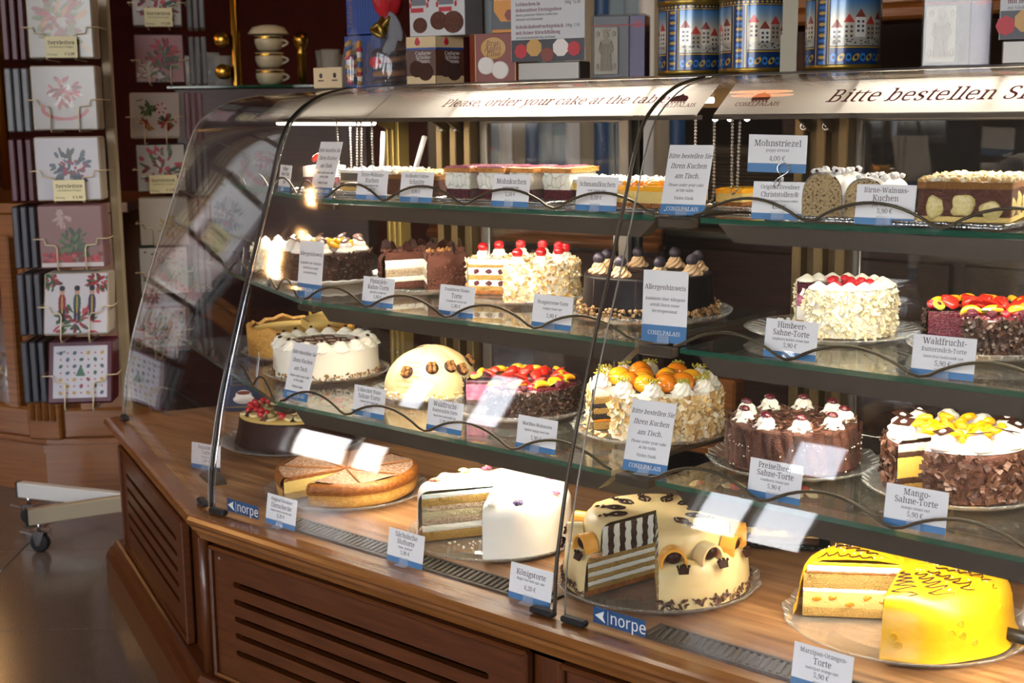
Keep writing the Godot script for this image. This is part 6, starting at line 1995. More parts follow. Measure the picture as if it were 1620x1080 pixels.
func tin_print() -> ImageTexture:
	# three old town views framed in gold on blue
	var w := 384
	var h := 160
	var im := Image.create(w, h, false, Image.FORMAT_RGB8)
	var blue := Color("12305c")
	var gold := Color("b08c3a")
	im.fill(Color("0e1d38"))
	for p in 3:
		var x := p * 128
		im.fill_rect(Rect2i(x, 10, 26, h - 10), blue)
		for k in 12: dab(im, x + 13, 18 + k * 12, 6, 4, 0, Color("2a66a8") if k % 2 else gold)
		for e in [x + 1, x + 24]: im.fill_rect(Rect2i(e, 10, 2, h - 10), gold)
		for j in range(14, 110):
			var q := (j - 14) / 96.0
			im.fill_rect(Rect2i(x + 28, j, 98, 1), Color("3a6a9c").lerp(Color("c9b89a"), clampf(q * 2.0, 0, 1)))
		im.fill_rect(Rect2i(x + 28, 92, 98, 22), Color("a09a8e"))
		for k in 5:
			var hx := x + 30 + k * 19
			var ht := 40 + (k * 37 + p * 23) % 26
			im.fill_rect(Rect2i(hx, 96 - ht + 18, 18, ht - 18), [Color("c9c2b2"), Color("b5a894"), Color("d6d2c8"), Color("9c8c7a"), Color("bcb2a0")][(k + p) % 5])
			for j in 18: im.fill_rect(Rect2i(hx + j / 2, 96 - ht + 18 - j, 18 - j, 1), Color("a8322a") if (k + p) % 2 else Color("7c3a30"))
			for a in 2:
				for b in 3: im.fill_rect(Rect2i(hx + 3 + a * 8, 100 - ht + 22 + b * 10, 4, 5), Color("3a3c44"))
		for k in 26: dab(im, x + 30 + rng.randf() * 92, 98 + rng.randf() * 14, 2, 1.4, 0, Color("4c463e"))
		im.fill_rect(Rect2i(x + 28, 116, 98, 3), gold)
		im.fill_rect(Rect2i(x + 28, 121, 98, 36), blue)
		for k in 8: dab(im, x + 34 + k * 12, 139, 5, 9, 0.5 * (k % 2), gold if k % 2 else Color("2f74b8"))
		for k in 8: dab(im, x + 34 + k * 12, 139, 2.4, 4, 0, Color("0e1d38"))
	im.fill_rect(Rect2i(0, 10, w, 2), gold); im.fill_rect(Rect2i(0, 156, w, 4), gold)
	for k in 48: dab(im, k * 8 + 4, 5, 2.4, 2.4, 0, gold)
	return ImageTexture.create_from_image(im)

func hexbox(called: String, label: String, at: Vector3, turn: float, w: float, h: float, m_low: String, m_top: String, split: float) -> Node3D:
	# six-sided cookie carton
	var t := thing(called, label, "cookie box", at, turn, "cookie boxes on the canopy")
	var st := S()
	prism(st, ngon(6, w * 0.5, 0.0), h * split, Transform3D(Basis(Vector3.RIGHT, -PI / 2), Vector3.ZERO))
	put(t, "carton", st, m_low)
	st = S()
	prism(st, ngon(6, w * 0.5, 0.0), h * (1.0 - split), Transform3D(Basis(Vector3.RIGHT, -PI / 2), Vector3(0, h * split, 0)))
	put(t, "carton_top", st, m_top)
	return t

func canopy_goods() -> void:
	var y := 1.2556
	var st := S()
	mat("carton_brown", Color("54301f"), 0.5)
	mat("carton_cream", Color("c9ad80"), 0.5)
	mat("carton_red", Color("7a2f1e"), 0.5)
	mat("carton_gold", Color("b98a3e"), 0.45)
	mat("carton_white", Color("b9b7b4"), 0.5)
	mat("carton_orange", Color("c9821f"), 0.5)
	mat("carton_blue", Color("1d3f86"), 0.5)
	mat("carton_purple", Color("4d3f63"), 0.5)
	mat("carton_black", Color("241d22"), 0.4)
	mat("logo_red", Color("b01824"), 0.5)
	mat("biscuit", Color("8c5c36"), 0.8)
	mat("icing", Color("d9cfc4"), 0.6)
	mat("springerle", Color("a39a86"), 0.75)
	mat("springerle_relief", Color("8a7e68"), 0.75)
	mat("tin", Color.WHITE, 0.28, 0.25, {"tex": tin_print(), "uv": true, "coat": 0.5})
	mat("tin_gold", Color("8f7434"), 0.3, 0.8)
	mat("tin_blue", Color("14315e"), 0.3, 0.2, {"coat": 0.5})
	mat("cocoa_print", Color("6a4630"), 0.6)
	# ---- hexagonal cashew biscuit carton
	var t := hexbox("cookie_carton", "brown and cream hexagonal biscuit carton with two dark cookies on its face", Vector3(-1.980, y, -2.005), dg(16), 0.135, 0.094, "carton_brown", "carton_cream", 0.74)
	var face := func(k: int, w: float) -> Transform3D:
		# frame of the k-th face of a six-sided carton, at mid width and at the foot
		var a := dg(60.0 * k + 30.0)
		var n := Vector3(cos(a), 0, -sin(a))
		return Transform3D(Basis(Vector3(sin(a), 0, cos(a)) * -1.0, Vector3.UP, n), n * (w * 0.433 + 0.0004))
	for k in [3, 4, 5]:
		var F: Transform3D = face.call(k, 0.135)
		var flip := Transform3D(Basis(-F.basis.x, F.basis.y, F.basis.z), F.origin)
		var G: Transform3D = F if F.basis.x.cross(F.basis.y).dot(F.basis.z) > 0 else flip
		st = S()
		cbox(st, G * Vector3(0, 0.070, 0), Vector3(0.066, 0.0045, 0.0006), 0.0001, G.basis)
		put(t, "blue_stripe", st, "carton_blue")
		st = S()
		cbox(st, G * Vector3(0, 0.008, 0), Vector3(0.066, 0.016, 0.0006), 0.0001, G.basis)
		put(t, "cream_foot", st, "carton_cream")
		st = S()
		for q in [[-0.010, 0.030, 0.017], [0.010, 0.024, 0.018]]:
			lathe(st, [Vector2(0.0003, 0.0012), Vector2(q[2] * 0.8, 0.001), Vector2(q[2], 0.0)], 18, 0, TAU, Transform3D(G.basis * Basis(Vector3.RIGHT, PI / 2), G * Vector3(q[0], q[1], 0.0004)))
		put(t, "printed_cookie", st, "chocolate_rough").set_meta("kind", "stuff")
		st = S()
		for q in [["Cashew-", 0.061], ["Schoko-", 0.053], ["Traum", 0.045]]: text(st, q[0], 0.0095, G * Vector3(0.006, q[1], 0.0006), "r", G.basis)
		put_text(t, "lettering", st, "icing")
		st = S()
		blob(st, G * Vector3(-0.008, 0.083, 0.0), Vector3(0.006, 0.0065, 0.0008), 10, G.basis)
		blob(st, G * Vector3(-0.008, 0.0895, 0.0), Vector3(0.0035, 0.003, 0.0008), 8, G.basis)
		put(t, "red_emblem", st, "logo_red")
	# ---- white carton with two glazed gingerbreads, standing on it
	t = thing("cookie_carton", "white carton printed with glazed gingerbread, stacked on the cashew carton", "cookie box", Vector3(-1.945, y + 0.0952, -2.005), dg(14), "cookie boxes on the canopy")
	st = S()
	cbox(st, Vector3(0, 0.06, 0), Vector3(0.130, 0.12, 0.075), 0.001)
	put(t, "carton", st, "carton_white")
	st = S()
	for q in [[-0.040, 0.022, 0.017], [0.004, 0.030, 0.020], [0.038, 0.026, 0.024]]:
		blob(st, Vector3(q[0], q[1], 0.0375), Vector3(q[2], q[2] * 0.92, 0.0016), 16)
	put(t, "printed_gingerbread", st, "chocolate_brown").set_meta("kind", "stuff")
	st = S()
	for q in [-0.042, 0.022]:
		cbox(st, Vector3(q, 0.078, 0.0378), Vector3(0.034, 0.034, 0.0006), 0.0001)
	put(t, "printed_label", st, "ink_grey").set_meta("kind", "stuff")
	st = S()
	for q in [-0.062, -0.022, 0.001, 0.044]:
		for e in 5: blob(st, Vector3(q + 0.003 * sin(e * 2.0), 0.062 + e * 0.011, 0.0376), Vector3(0.0032, 0.0062, 0.0006), 7)
	for q in [-0.046, 0.020]: cbox(st, Vector3(q, 0.052, 0.0379), Vector3(0.030, 0.009, 0.0005), 0.0001)
	put(t, "red_scrollwork", st, "logo_red").set_meta("kind", "stuff")
	st = S()
	text(st, "Elisen", 0.015, Vector3(0.022, 0.085, 0.0383), "r"); text(st, "Elisen", 0.013, Vector3(-0.042, 0.083, 0.0383), "r")
	put_text(t, "lettering", st, "ink_white")
	# ---- red baked-apple carton
	t = thing("cookie_carton", "red brown carton with a gold badge and two iced biscuits", "cookie box", Vector3(-1.790, y, -2.005), dg(22), "cookie boxes on the canopy")
	st = S()
	prism(st, [Vector2(-0.063, -0.02), Vector2(-0.042, -0.045), Vector2(0.042, -0.045), Vector2(0.063, -0.02), Vector2(0.063, 0.03), Vector2(-0.063, 0.03)], 0.092, Transform3D(Basis(Vector3.RIGHT, -PI / 2) * Basis(Vector3.RIGHT, 0.0), Vector3.ZERO))
	put(t, "carton", st, "carton_red")
	st = S()
	blob(st, Vector3(-0.004, 0.064, 0.045), Vector3(0.027, 0.021, 0.0012), 20)
	put(t, "gold_badge", st, "carton_gold")
	st = S()
	for e in [-0.0415, 0.0415]: cbox(st, Vector3(e, 0.046, 0.0452), Vector3(0.0022, 0.092, 0.0008), 0.0001)
	put(t, "gold_edge", st, "carton_gold").set_meta("kind", "stuff")
	st = S()
	for q in [["Brat-", 0.073], ["Apfel-", 0.063], ["Elise", 0.053]]: text(st, q[0], 0.013, Vector3(-0.004, q[1], 0.0464), "i")
	put_text(t, "lettering", st, "carton_red")
	st = S()
	for q in [[-0.019, 0.031], [0.010, 0.022]]: blob(st, Vector3(q[0], q[1], 0.045), Vector3(0.018, 0.017, 0.0016), 18, Basis(), 0.02, q[0] * 100)
	put(t, "printed_biscuit", st, "icing").set_meta("kind", "stuff")
	# ---- orange carton on top of it
	t = thing("cookie_carton", "orange and dark carton standing on the red baked apple carton", "cookie box", Vector3(-1.772, y + 0.0932, -2.01), dg(20), "cookie boxes on the canopy")
	st = S()
	cbox(st, Vector3(0, 0.055, 0), Vector3(0.062, 0.11, 0.05), 0.001)
	put(t, "carton", st, "carton_black")
	st = S()
	prism(st, [Vector2(-0.026, 0.042), Vector2(-0.012, 0.022), Vector2(0.020, 0.022), Vector2(0.029, 0.040), Vector2(0.029, 0.108), Vector2(-0.026, 0.108)], 0.0006, Transform3D(Basis(), Vector3(0, 0, 0.0251)))
	cbox(st, Vector3(0, 0.004, 0.0254), Vector3(0.06, 0.006, 0.0006), 0.0001)
	put(t, "orange_panel", st, "carton_orange")
	st = S()
	text(st, "HIMMEL", 0.014, Vector3(0.002, 0.067, 0.026), "a")
	put_text(t, "lettering", st, "ink_white")
	st = S()
	prism(st, ngon(6, 0.012), 0.0006, Transform3D(Basis(), Vector3(0.008, 0.034, 0.0258)))
	put(t, "printed_badge", st, "carton_red")
	# ---- menu boards in steel stands
	for e in [[-1.655, 0.155, 0.130, "price board for gingerbread in a steel stand beside the red carton", 1.0], [-0.722, 0.13, 0.120, "second price board in a steel stand at the right picture edge", 0.0]]:
		t = thing("price_board", e[3], "price board", Vector3(e[0], y, -2.0), dg(14), "price boards on the canopy")
		st = S()
		cbox(st, Vector3(0, 0.017, 0), Vector3(e[2], 0.034, 0.05), 0.002)
		put(t, "steel_stand", st, "steel_dull")
		st = S()
		cbox(st, Vector3(0, 0.120, 0.027), Vector3(e[1], 0.170, 0.002), 0.0004)
		put(t, "board", st, "carton_white")
		st = S()
		cbox(st, Vector3(0, 0.0555, 0.0284), Vector3(e[1] - 0.002, 0.041, 0.0006), 0.0001)
		var ph := put(t, "photo_strip", st, "carton_black")
		for k in 5:
			st = S()
			prism(st, ngon(8, 0.014 + 0.003 * (k % 2), k * 0.4), 0.0005, Transform3D(Basis(), Vector3(-0.056 + k * 0.028, 0.055 + 0.008 * sin(k * 2.3), 0.0287 + 0.0002 * k)))
			put(ph, "printed_tin", st, ["logo_red", "carton_gold", "carton_red", "icing", "logo_red"][k])
		st = S()
		var L: float = -e[1] * 0.5 + 0.010
		for q in [["Lebkuchen in", 0.142, "b", 0.0085], ["dekorativer Festtagsdose", 0.131, "b", 0.0085], ["Schokoladenfruchtgebäck", 0.100, "b", 0.0085], ["mit feiner Kirschfüllung", 0.089, "b", 0.0085], ["mit Schokoladenüberzug und Oblaten", 0.165, "b", 0.006]]:
			text(st, q[0], q[3], Vector3(L, q[1], 0.0281), q[2], Basis(), 0.9, true)
		put_text(t, "heading_lettering", st, "ink_red")
		st = S()
		for q in [["feinste gemischte Oblaten-Lebkuchen,", 0.122], ["teilweise mit Schokolade", 0.114], ["mit Schokoladenüberzug, im Beutel", 0.080]]:
			text(st, q[0], 0.0058, Vector3(L, q[1], 0.0281), "i", Basis(), 0.85, true)
		for q in [["300g  12,80", 0.142], ["200g  7,50", 0.100]]: text(st, q[0], 0.0072, Vector3(0.052, q[1], 0.0281), "a", Basis(), 0.9)
		put_text(t, "price_lettering", st, "ink")
	# ---- wrapped purple box with a carved biscuit
	for e in [[-1.495, "purple and black box with a carved pale biscuit wrapped in cellophane, centre of canopy", 0.112], [-0.862, "wrapped box with a carved biscuit of a seated figure at the right end", 0.10]]:
		t = thing("wrapped_biscuit_box", e[1], "gift box", Vector3(e[0], y, -2.0), dg(26), "wrapped biscuit boxes on the canopy")
		st = S()
		cbox(st, Vector3(-0.014, 0.055, 0), Vector3(0.066, 0.110, 0.05), 0.001)
		put(t, "black_front", st, "carton_black")
		st = S()
		cbox(st, Vector3(0.034, 0.055, 0), Vector3(0.028, 0.110, 0.05), 0.001)
		put(t, "purple_side", st, "carton_purple")
		st = S()
		cbox(st, Vector3(-0.022, 0.048, 0.0285), Vector3(0.044, 0.084, 0.006), 0.0015)
		var bi := put(t, "carved_biscuit", st, "springerle")
		st = S()
		var zf := 0.0322                   # a standing crowned figure in low relief
		blob(st, Vector3(-0.022, 0.076, zf), Vector3(0.0058, 0.0066, 0.0016), 12)
		prism(st, [Vector2(-0.029, 0.082), Vector2(-0.015, 0.082), Vector2(-0.014, 0.088), Vector2(-0.018, 0.085), Vector2(-0.022, 0.089), Vector2(-0.026, 0.085), Vector2(-0.030, 0.088)], 0.0012, Transform3D(Basis(), Vector3(0, 0, zf - 0.0006)))
		prism(st, [Vector2(-0.034, 0.012), Vector2(-0.010, 0.012), Vector2(-0.013, 0.045), Vector2(-0.011, 0.066), Vector2(-0.022, 0.071), Vector2(-0.033, 0.066), Vector2(-0.031, 0.045)], 0.0012, Transform3D(Basis(), Vector3(0, 0, zf - 0.0006)))
		for q in 7: tube(st, [Vector3(-0.032 + q * 0.0033, 0.014, zf + 0.0008), Vector3(-0.030 + q * 0.0027, 0.060, zf + 0.0008)], 0.0006, 4)
		for s in [-1.0, 1.0]:
			tube(st, [Vector3(-0.022 + s * 0.009, 0.064, zf + 0.001), Vector3(-0.022 + s * 0.013, 0.050, zf + 0.001), Vector3(-0.022 + s * 0.007, 0.042, zf + 0.001)], 0.0018, 5)
			blob(st, Vector3(-0.022 + s * 0.015, 0.078, zf), Vector3(0.0035, 0.005, 0.001), 8)
			blob(st, Vector3(-0.022 + s * 0.016, 0.020, zf), Vector3(0.003, 0.006, 0.001), 8)
		put(bi, "carved_relief", st, "springerle_relief")
		st = S()
		cbox(st, Vector3(0.0, 0.0935, 0.0), Vector3(0.0975, 0.0018, 0.0515), 0.0003)
		put(t, "red_ribbon", st, "logo_red")
		st = S()
		cbox(st, Vector3(0.0, 0.056, 0.004), Vector3(0.099, 0.1125, 0.062), 0.002)
		put(t, "cellophane_wrap", st, "cellophane")
		st = S()
		text(st, "20", 0.016, Vector3(0.034, 0.094, 0.0254), "b")
		put_text(t, "lettering", st, "logo_red")
	# ---- blue and gold tins
	for e in [[-1.342, 0.058, 0.3, "blue and gold tin printed with an old town street, left of three"], [-1.214, 0.060, 2.5, "blue and gold tin printed with a red roofed church, middle of three"], [-1.050, 0.060, 4.4, "blue and gold tin printed with a market square, standing apart at right"]]:
		t = thing("cookie_tin", e[3], "tin", Vector3(e[0], y + 0.0003, -2.0), e[2], "printed tins on the canopy")
		var R: float = e[1]
		st = S()
		lathe(st, [Vector2(R, 0.004), Vector2(R, 0.118)], 64)
		put(t, "printed_wall", st, "tin")
		st = S()
		lathe(st, [Vector2(0.0005, 0.0), Vector2(R * 0.97, 0.0), Vector2(R * 1.012, 0.002), Vector2(R * 1.012, 0.006), Vector2(R, 0.008)], 48)
		put(t, "foot_rim", st, "tin_gold")
		st = S()
		lathe(st, [Vector2(R, 0.117), Vector2(R * 1.03, 0.1185), Vector2(R * 1.03, 0.124), Vector2(R * 1.02, 0.126)], 48)
		lathe(st, [Vector2(R * 1.02, 0.148), Vector2(R * 0.98, 0.154), Vector2(0.0005, 0.156)], 48)
		put(t, "lid_rim", st, "tin_gold")
		st = S()
		lathe(st, [Vector2(R * 1.02, 0.126), Vector2(R * 1.02, 0.148)], 48)
		put(t, "lid_band", st, "tin_blue")
		for k in 22:
			st = S()
			blob(st, pol(R * 1.02, k * 16.4, 0.137), Vector3(0.0045, 0.006, 0.0012), 8, Basis(Vector3.UP, PI / 2 - dg(k * 16.4)))
			put(t, "gold_ornament", st, "tin_gold")
	# ---- plain paper slip between the tins
	t = thing("paper_slip", "narrow pale paper slip standing between two blue tins", "paper slip", Vector3(-1.1285, y, -1.965), dg(20))
	st = S()
	cbox(st, Vector3(0, 0.03, 0.0), Vector3(0.027, 0.06, 0.001), 0.0001)
	cbox(st, Vector3(0.001, 0.09, -0.004), Vector3(0.025, 0.12, 0.001), 0.0001)
	put(t, "slip", st, "springerle")
	# ---- left end: gingerbread bag, blue boxes, bag of sweets, white packs
	t = thing("gift_bag", "clear bag of gingerbread tied with a gold and red bow, left end of canopy", "gift bag", Vector3(-2.110, y, -2.0), dg(20), "clear gift bags on the canopy")
	st = S()
	lathe(st, [Vector2(0.046, 0.0), Vector2(0.050, 0.03), Vector2(0.042, 0.09), Vector2(0.024, 0.128), Vector2(0.014, 0.138), Vector2(0.022, 0.155), Vector2(0.038, 0.19)], 28, 0, TAU, Transform3D(), func(a: float, i: int, r: float, yy: float): return Vector2(r * (1.0 + 0.08 * sin(7.0 * a + i)), yy))
	put(t, "cellophane_bag", st, "cellophane")
	for k in 5:
		st = S()
		lathe(st, [Vector2(0.0005, 0), Vector2(0.036, 0.001), Vector2(0.038, 0.006), Vector2(0.033, 0.012), Vector2(0.0005, 0.014)], 20, 0, TAU, Transform3D(Basis(Vector3.RIGHT, 0.05 * k), Vector3(0, 0.004 + k * 0.0155, 0)))
		put(t, "gingerbread", st, "chocolate" if k % 2 == 0 else "biscuit")
	st = S()
	for k in 8: blob(st, Vector3(0.016 * cos(k * 0.8), 0.118 + 0.012 * sin(k * 1.7), 0.024 + 0.010 * sin(k * 0.8)), Vector3(0.020, 0.007, 0.010), 9, Basis(Vector3.BACK, k * 0.9), 0.1, k)
	put(t, "gold_bow", st, "tin_gold")
	st = S()
	for k in 3: blob(st, Vector3(0.020 + 0.006 * k, 0.085 + k * 0.018, 0.034), Vector3(0.013, 0.034, 0.003), 10, Basis(Vector3.BACK, -0.6 + k * 0.5), 0.05, k)
	put(t, "fabric_leaves", st, "ink_grey").set_meta("kind", "stuff")
	st = S()
	blob(st, Vector3(-0.012, 0.048, 0.046), Vector3(0.014, 0.012, 0.002), 12)
	put(t, "red_label", st, "logo_red")
	st = S()
	lathe(st, [Vector2(0.012, 0.138), Vector2(0.026, 0.155), Vector2(0.040, 0.20)], 20, 0, TAU, Transform3D(), func(a: float, i: int, r: float, yy: float): return Vector2(r * (1.0 + 0.12 * sin(6.0 * a)), yy))
	put(t, "red_tulle", st, "logo_red")
	for e in [[-2.265, 0.0, -2.085, 0.115, "lower deep blue striped carton behind the clear bags"], [-2.255, 0.1165, -2.085, 0.115, "upper blue striped carton stacked behind the clear bags"]]:
		t = thing("blue_carton", e[4], "carton", Vector3(e[0], y + e[1], e[2]), dg(8), "blue cartons on the canopy")
		st = S()
		cbox(st, Vector3(0, e[3] * 0.5, 0), Vector3(0.105, e[3] - 0.001, 0.05), 0.001)
		put(t, "carton", st, "carton_blue")
		for k in 9:
			st = S()
			cbox(st, Vector3(-0.020 + k * 0.0075, e[3] * 0.5, 0.0252), Vector3(0.002, e[3] * 0.9, 0.0006), 0.0001)
			put(t, "pale_stripe", st, "norpe_blue")
		st = S()
		text(st, "Lebkuchen", 0.016, Vector3(-0.040, e[3] * 0.5, 0.0256), "i", Basis(Vector3.BACK, PI / 2))
		put_text(t, "lettering", st, "tin_gold")
	t = thing("sweets_bag", "clear pointed bag of colourful sweets beside the gingerbread bag", "gift bag", Vector3(-2.222, y, -2.0), dg(20), "clear gift bags on the canopy")
	st = S()
	lathe(st, [Vector2(0.026, 0.0), Vector2(0.028, 0.05), Vector2(0.020, 0.095), Vector2(0.004, 0.125)], 20)
	put(t, "cellophane_bag", st, "cellophane")
	for k in 26:
		at_mesh(t, "wrapped_sweet", blob_mesh(Vector3(0.007, 0.006, 0.011), 8), ["carton_gold", "logo_red", "norpe_blue", "icing", "carton_orange"][k % 5], Vector3(0.013 * cos(k * 2.1), 0.008 + k * 0.0034, 0.013 * sin(k * 2.1)), k * 1.1, Vector3(k * 0.6, 0, 0))
	for e in [[-2.365, "left of two small white packs beside the sweets bag"], [-2.318, "right of two small white packs beside the sweets bag"]]:
		t = thing("white_pack", e[1], "pack", Vector3(e[0], y, -2.03), dg(28), "white packs on the canopy")
		st = S()
		cbox(st, Vector3(0, 0.023, 0), Vector3(0.036, 0.046, 0.022), 0.001)
		put(t, "carton", st, "carton_cream")
		st = S()
		blob(st, Vector3(0, 0.028, 0.0112), Vector3(0.004, 0.006, 0.0006), 8)
		cbox(st, Vector3(0, 0.017, 0.0113), Vector3(0.014, 0.003, 0.0004), 0.0001)
		put(t, "printed_mark", st, "ink")

func napkin_stand() -> void:
	mat("rack_beige", Color("b9a98e"), 0.4, 0.1)
	mat("rack_white", Color("d9d6ce"), 0.35)
	mat("wire_beige", Color("c4b496"), 0.35, 0.2)
	for k in 12: mat("napkin_%d" % k, Color(0.84, 0.82, 0.82), 0.35, 0, {"tex": napkin_print(k), "uv": true, "coat": 0.5, "coat_rough": 0.12})
	mat("spine_dark", Color("3c3a40"), 0.4, 0, {"coat": 0.4})
	mat("spine_maroon", Color("4c1a24"), 0.4, 0, {"coat": 0.4})
	mat("spine_pale", Color("a89c8c"), 0.4, 0, {"coat": 0.4})
	mat("spine_grey", Color("6c6c6e"), 0.4, 0, {"coat": 0.4})
	mat("spine_rose", Color("7a5358"), 0.4, 0, {"coat": 0.4})
	mat("spine_green", Color("24372f"), 0.4, 0, {"coat": 0.4})
	var turn := dg(47)
	var st := S()
	# ---- the stand itself
	var hub := Vector3(-3.275, 0, -2.045)
	var t := thing("napkin_rack", "tall beige wire rack on castors holding packs of paper napkins", "display rack", hub, 0.0)
	st = S()
	cbox(st, Vector3(0, 0.94, 0), Vector3(0.028, 1.70, 0.028), 0.004, Basis(Vector3.UP, turn))
	put(t, "pole", st, "rack_beige")
	for e in [[Vector3(-3.363, 0, -1.796), "rack_beige"], [Vector3(-3.629, 0, -1.911), "rack_white"], [Vector3(-3.02, 0, -2.25), "rack_beige"], [Vector3(-3.30, 0, -2.42), "rack_white"]]:
		var c: Vector3 = e[0] - hub
		var d := Vector3(c.x, 0, c.z)
		var L := d.length()
		d = d.normalized()
		var B := Basis(d, Vector3.UP, d.cross(Vector3.UP))
		st = S()
		cbox(st, d * (L * 0.5 + 0.01) + Vector3(0, 0.105, 0), Vector3(L + 0.04, 0.045, 0.026), 0.002, B)
		var leg := put(t, "leg", st, e[1])
		st = S()
		cbox(st, d * (L + 0.032) + Vector3(0, 0.105, 0), Vector3(0.006, 0.047, 0.028), 0.001, B)
		put(leg, "end_cap", st, "rubber")
		var w := c + Vector3(0, 0.027, 0)
		st = S()
		lathe(st, [Vector2(0.006, -0.011), Vector2(0.023, -0.011), Vector2(0.0265, -0.008), Vector2(0.0265, 0.008), Vector2(0.023, 0.011), Vector2(0.006, 0.011)], 24, 0, TAU, Transform3D(Basis(Vector3.UP, 0.6) * Basis(Vector3.RIGHT, PI / 2), w))
		var cst := put(t, "castor_wheel", st, "rubber")
		st = S()
		var F := Basis(Vector3.UP, 0.6)
		for s in [-1.0, 1.0]:
			prism(st, [Vector2(-0.006, -0.006), Vector2(0.006, -0.006), Vector2(0.020, 0.034), Vector2(-0.014, 0.034)], 0.002, Transform3D(F, w + F * Vector3(0, 0, s * 0.014)))
		cbox(st, w + F * Vector3(0.003, 0.035, 0), Vector3(0.05, 0.003, 0.034), 0.001, F)
		rod(st, w + Vector3(0, 0.036, 0), w + Vector3(0, 0.058, 0), 0.006, 10)
		put(cst, "castor_fork", st, "chrome")
		st = S()
		cbox(st, w + F * Vector3(-0.036, 0.030, 0), Vector3(0.036, 0.004, 0.024), 0.001, F * Basis(Vector3.BACK, -0.2))
		put(cst, "brake_lever", st, "steel")
	# ---- packs: each row has a front stack and a side stack
	var pk := S()
	cbox(pk, Vector3(0, 0, 0), Vector3(0.165, 0.165, 0.018), 0.004)
	pk.generate_normals()
	var pack_m := pk.commit()
	var fc := S()
	grid(fc, 1, 1, func(u: float, v: float): return Vector3((u - 0.5) * 0.158, (v - 0.5) * 0.158, 0.0093))
	fc.generate_normals()
	var face_m := fc.commit()
	var rows := [
		[Vector3(-3.205, 1.432, -1.872), 0, "spine_pale", "spine_maroon", "autumn leaf print", 0.0, true], [Vector3(-3.195, 1.248, -1.865), 1, "spine_pale", "spine_grey", "red sleigh print", 0.0, false],
		[Vector3(-3.180, 1.066, -1.853), 2, "spine_pale", "spine_maroon", "berry sprig print", 0.0, true], [Vector3(-3.172, 0.890, -1.845), 3, "spine_rose", "spine_dark", "rose snow scene print", 0.0, false],
		[Vector3(-3.140, 0.716, -1.828), 4, "spine_pale", "spine_dark", "nutcracker print", 0.34, false], [Vector3(-3.120, 0.538, -1.815), 5, "spine_maroon", "spine_dark", "maroon bordered icon print", 0.34, false],
		[Vector3(-3.470, 1.535, -2.345), 8, "spine_grey", "spine_grey", "dark floral print", 0.0, true], [Vector3(-3.455, 1.368, -2.335), 6, "spine_dark", "spine_grey", "red amaryllis print", 0.0, false],
		[Vector3(-3.420, 1.202, -2.285), 7, "spine_pale", "spine_rose", "candy cane print", 0.40, false], [Vector3(-3.425, 1.048, -2.300), 8, "spine_green", "spine_grey", "poinsettia print", 0.0, true],
		[Vector3(-3.410, 0.890, -2.290), 9, "spine_pale", "spine_rose", "golden ornament print", 0.0, false], [Vector3(-3.395, 0.746, -2.270), 10, "spine_green", "spine_grey", "small tree print", 0.0, false], [Vector3(-3.360, 0.578, -2.240), 11, "spine_grey", "spine_dark", "snowman icon print", 0.45, false]]
	for i in rows.size():
		var r: Array = rows[i]
		var c: Vector3 = r[0]
		var far := i >= 6
		var sc := 1.0 if not far else 0.86
		var B := Basis(Vector3.UP, turn + (0.0 if not far else 0.12))
		var tilt := Basis(Vector3.RIGHT, -r[5])
		for k in 4:
			var lab: String = "napkin pack with %s, %s, %s" % [r[4], ["front pack of its pile", "second of its pile", "third of its pile", "last of its pile"][k], "left column" if not far else "right column"]
			var o := thing("napkin_pack", lab, "napkin pack", c + B * (tilt * Vector3(0, 0, -(0.021 if r[5] == 0.0 else 0.0255) * k * sc)) + Vector3(0, 0.0255 * sin(r[5]) * k * sc, 0), 0.0, "paper napkin packs")
			o.basis = (B * tilt).scaled(Vector3.ONE * sc)
			put_mesh(o, "pack", pack_m, r[2])
			if k == 0: put_mesh(o, "printed_face", face_m, "napkin_%d" % r[1])
		for k in 3:
			var side := -1.0 if not far else 1.0
			var o := thing("napkin_pack", "napkin pack standing edge-on beside the %s, %s from it" % [r[4], ["nearest", "second", "third"][k]], "napkin pack", c + B * Vector3(side * (0.107 + k * 0.0215) * sc, -0.004, -0.115 * sc), 0.0, "paper napkin packs")
			o.basis = (B * Basis(Vector3.UP, PI / 2)).scaled(Vector3.ONE * sc)
			put_mesh(o, "pack", pack_m, r[3])
		# wire holder in front of the pile
		var H := thing("wire_pocket", "beige wire pocket of the rack around the %s napkins" % r[4], "wire pocket", c, 0.0, "wire pockets of the napkin rack")
		H.basis = B
		for s in [-1.0, 1.0]:
			st = S()
			var z := 0.016 * sc
			var pts := [Vector3(s * 0.095, -0.005, -0.10), Vector3(s * 0.095, -0.005, z), Vector3(s * 0.068, -0.005, z + 0.002), Vector3(s * 0.064, -0.020, z + 0.002), Vector3(s * 0.040, -0.022, z + 0.002), Vector3(s * 0.036, -0.030, z + 0.002), Vector3(s * 0.036, -0.083, z + 0.004), Vector3(s * 0.036, -0.0866, z - 0.002), Vector3(s * 0.036, -0.0866, -0.12)]
			for q in pts.size():
				var v: Vector3 = pts[q]
				var lean: float = -v.y * tan(r[5]) if v.z > 0.0 else 0.0
				pts[q] = Vector3(v.x * sc, v.y * sc - (0.008 if v.y < -0.085 and r[5] > 0.0 else 0.0), v.z + lean * sc)
			tube(st, pts, 0.0020, 6)
			put(H, "wire", st, "wire_beige")
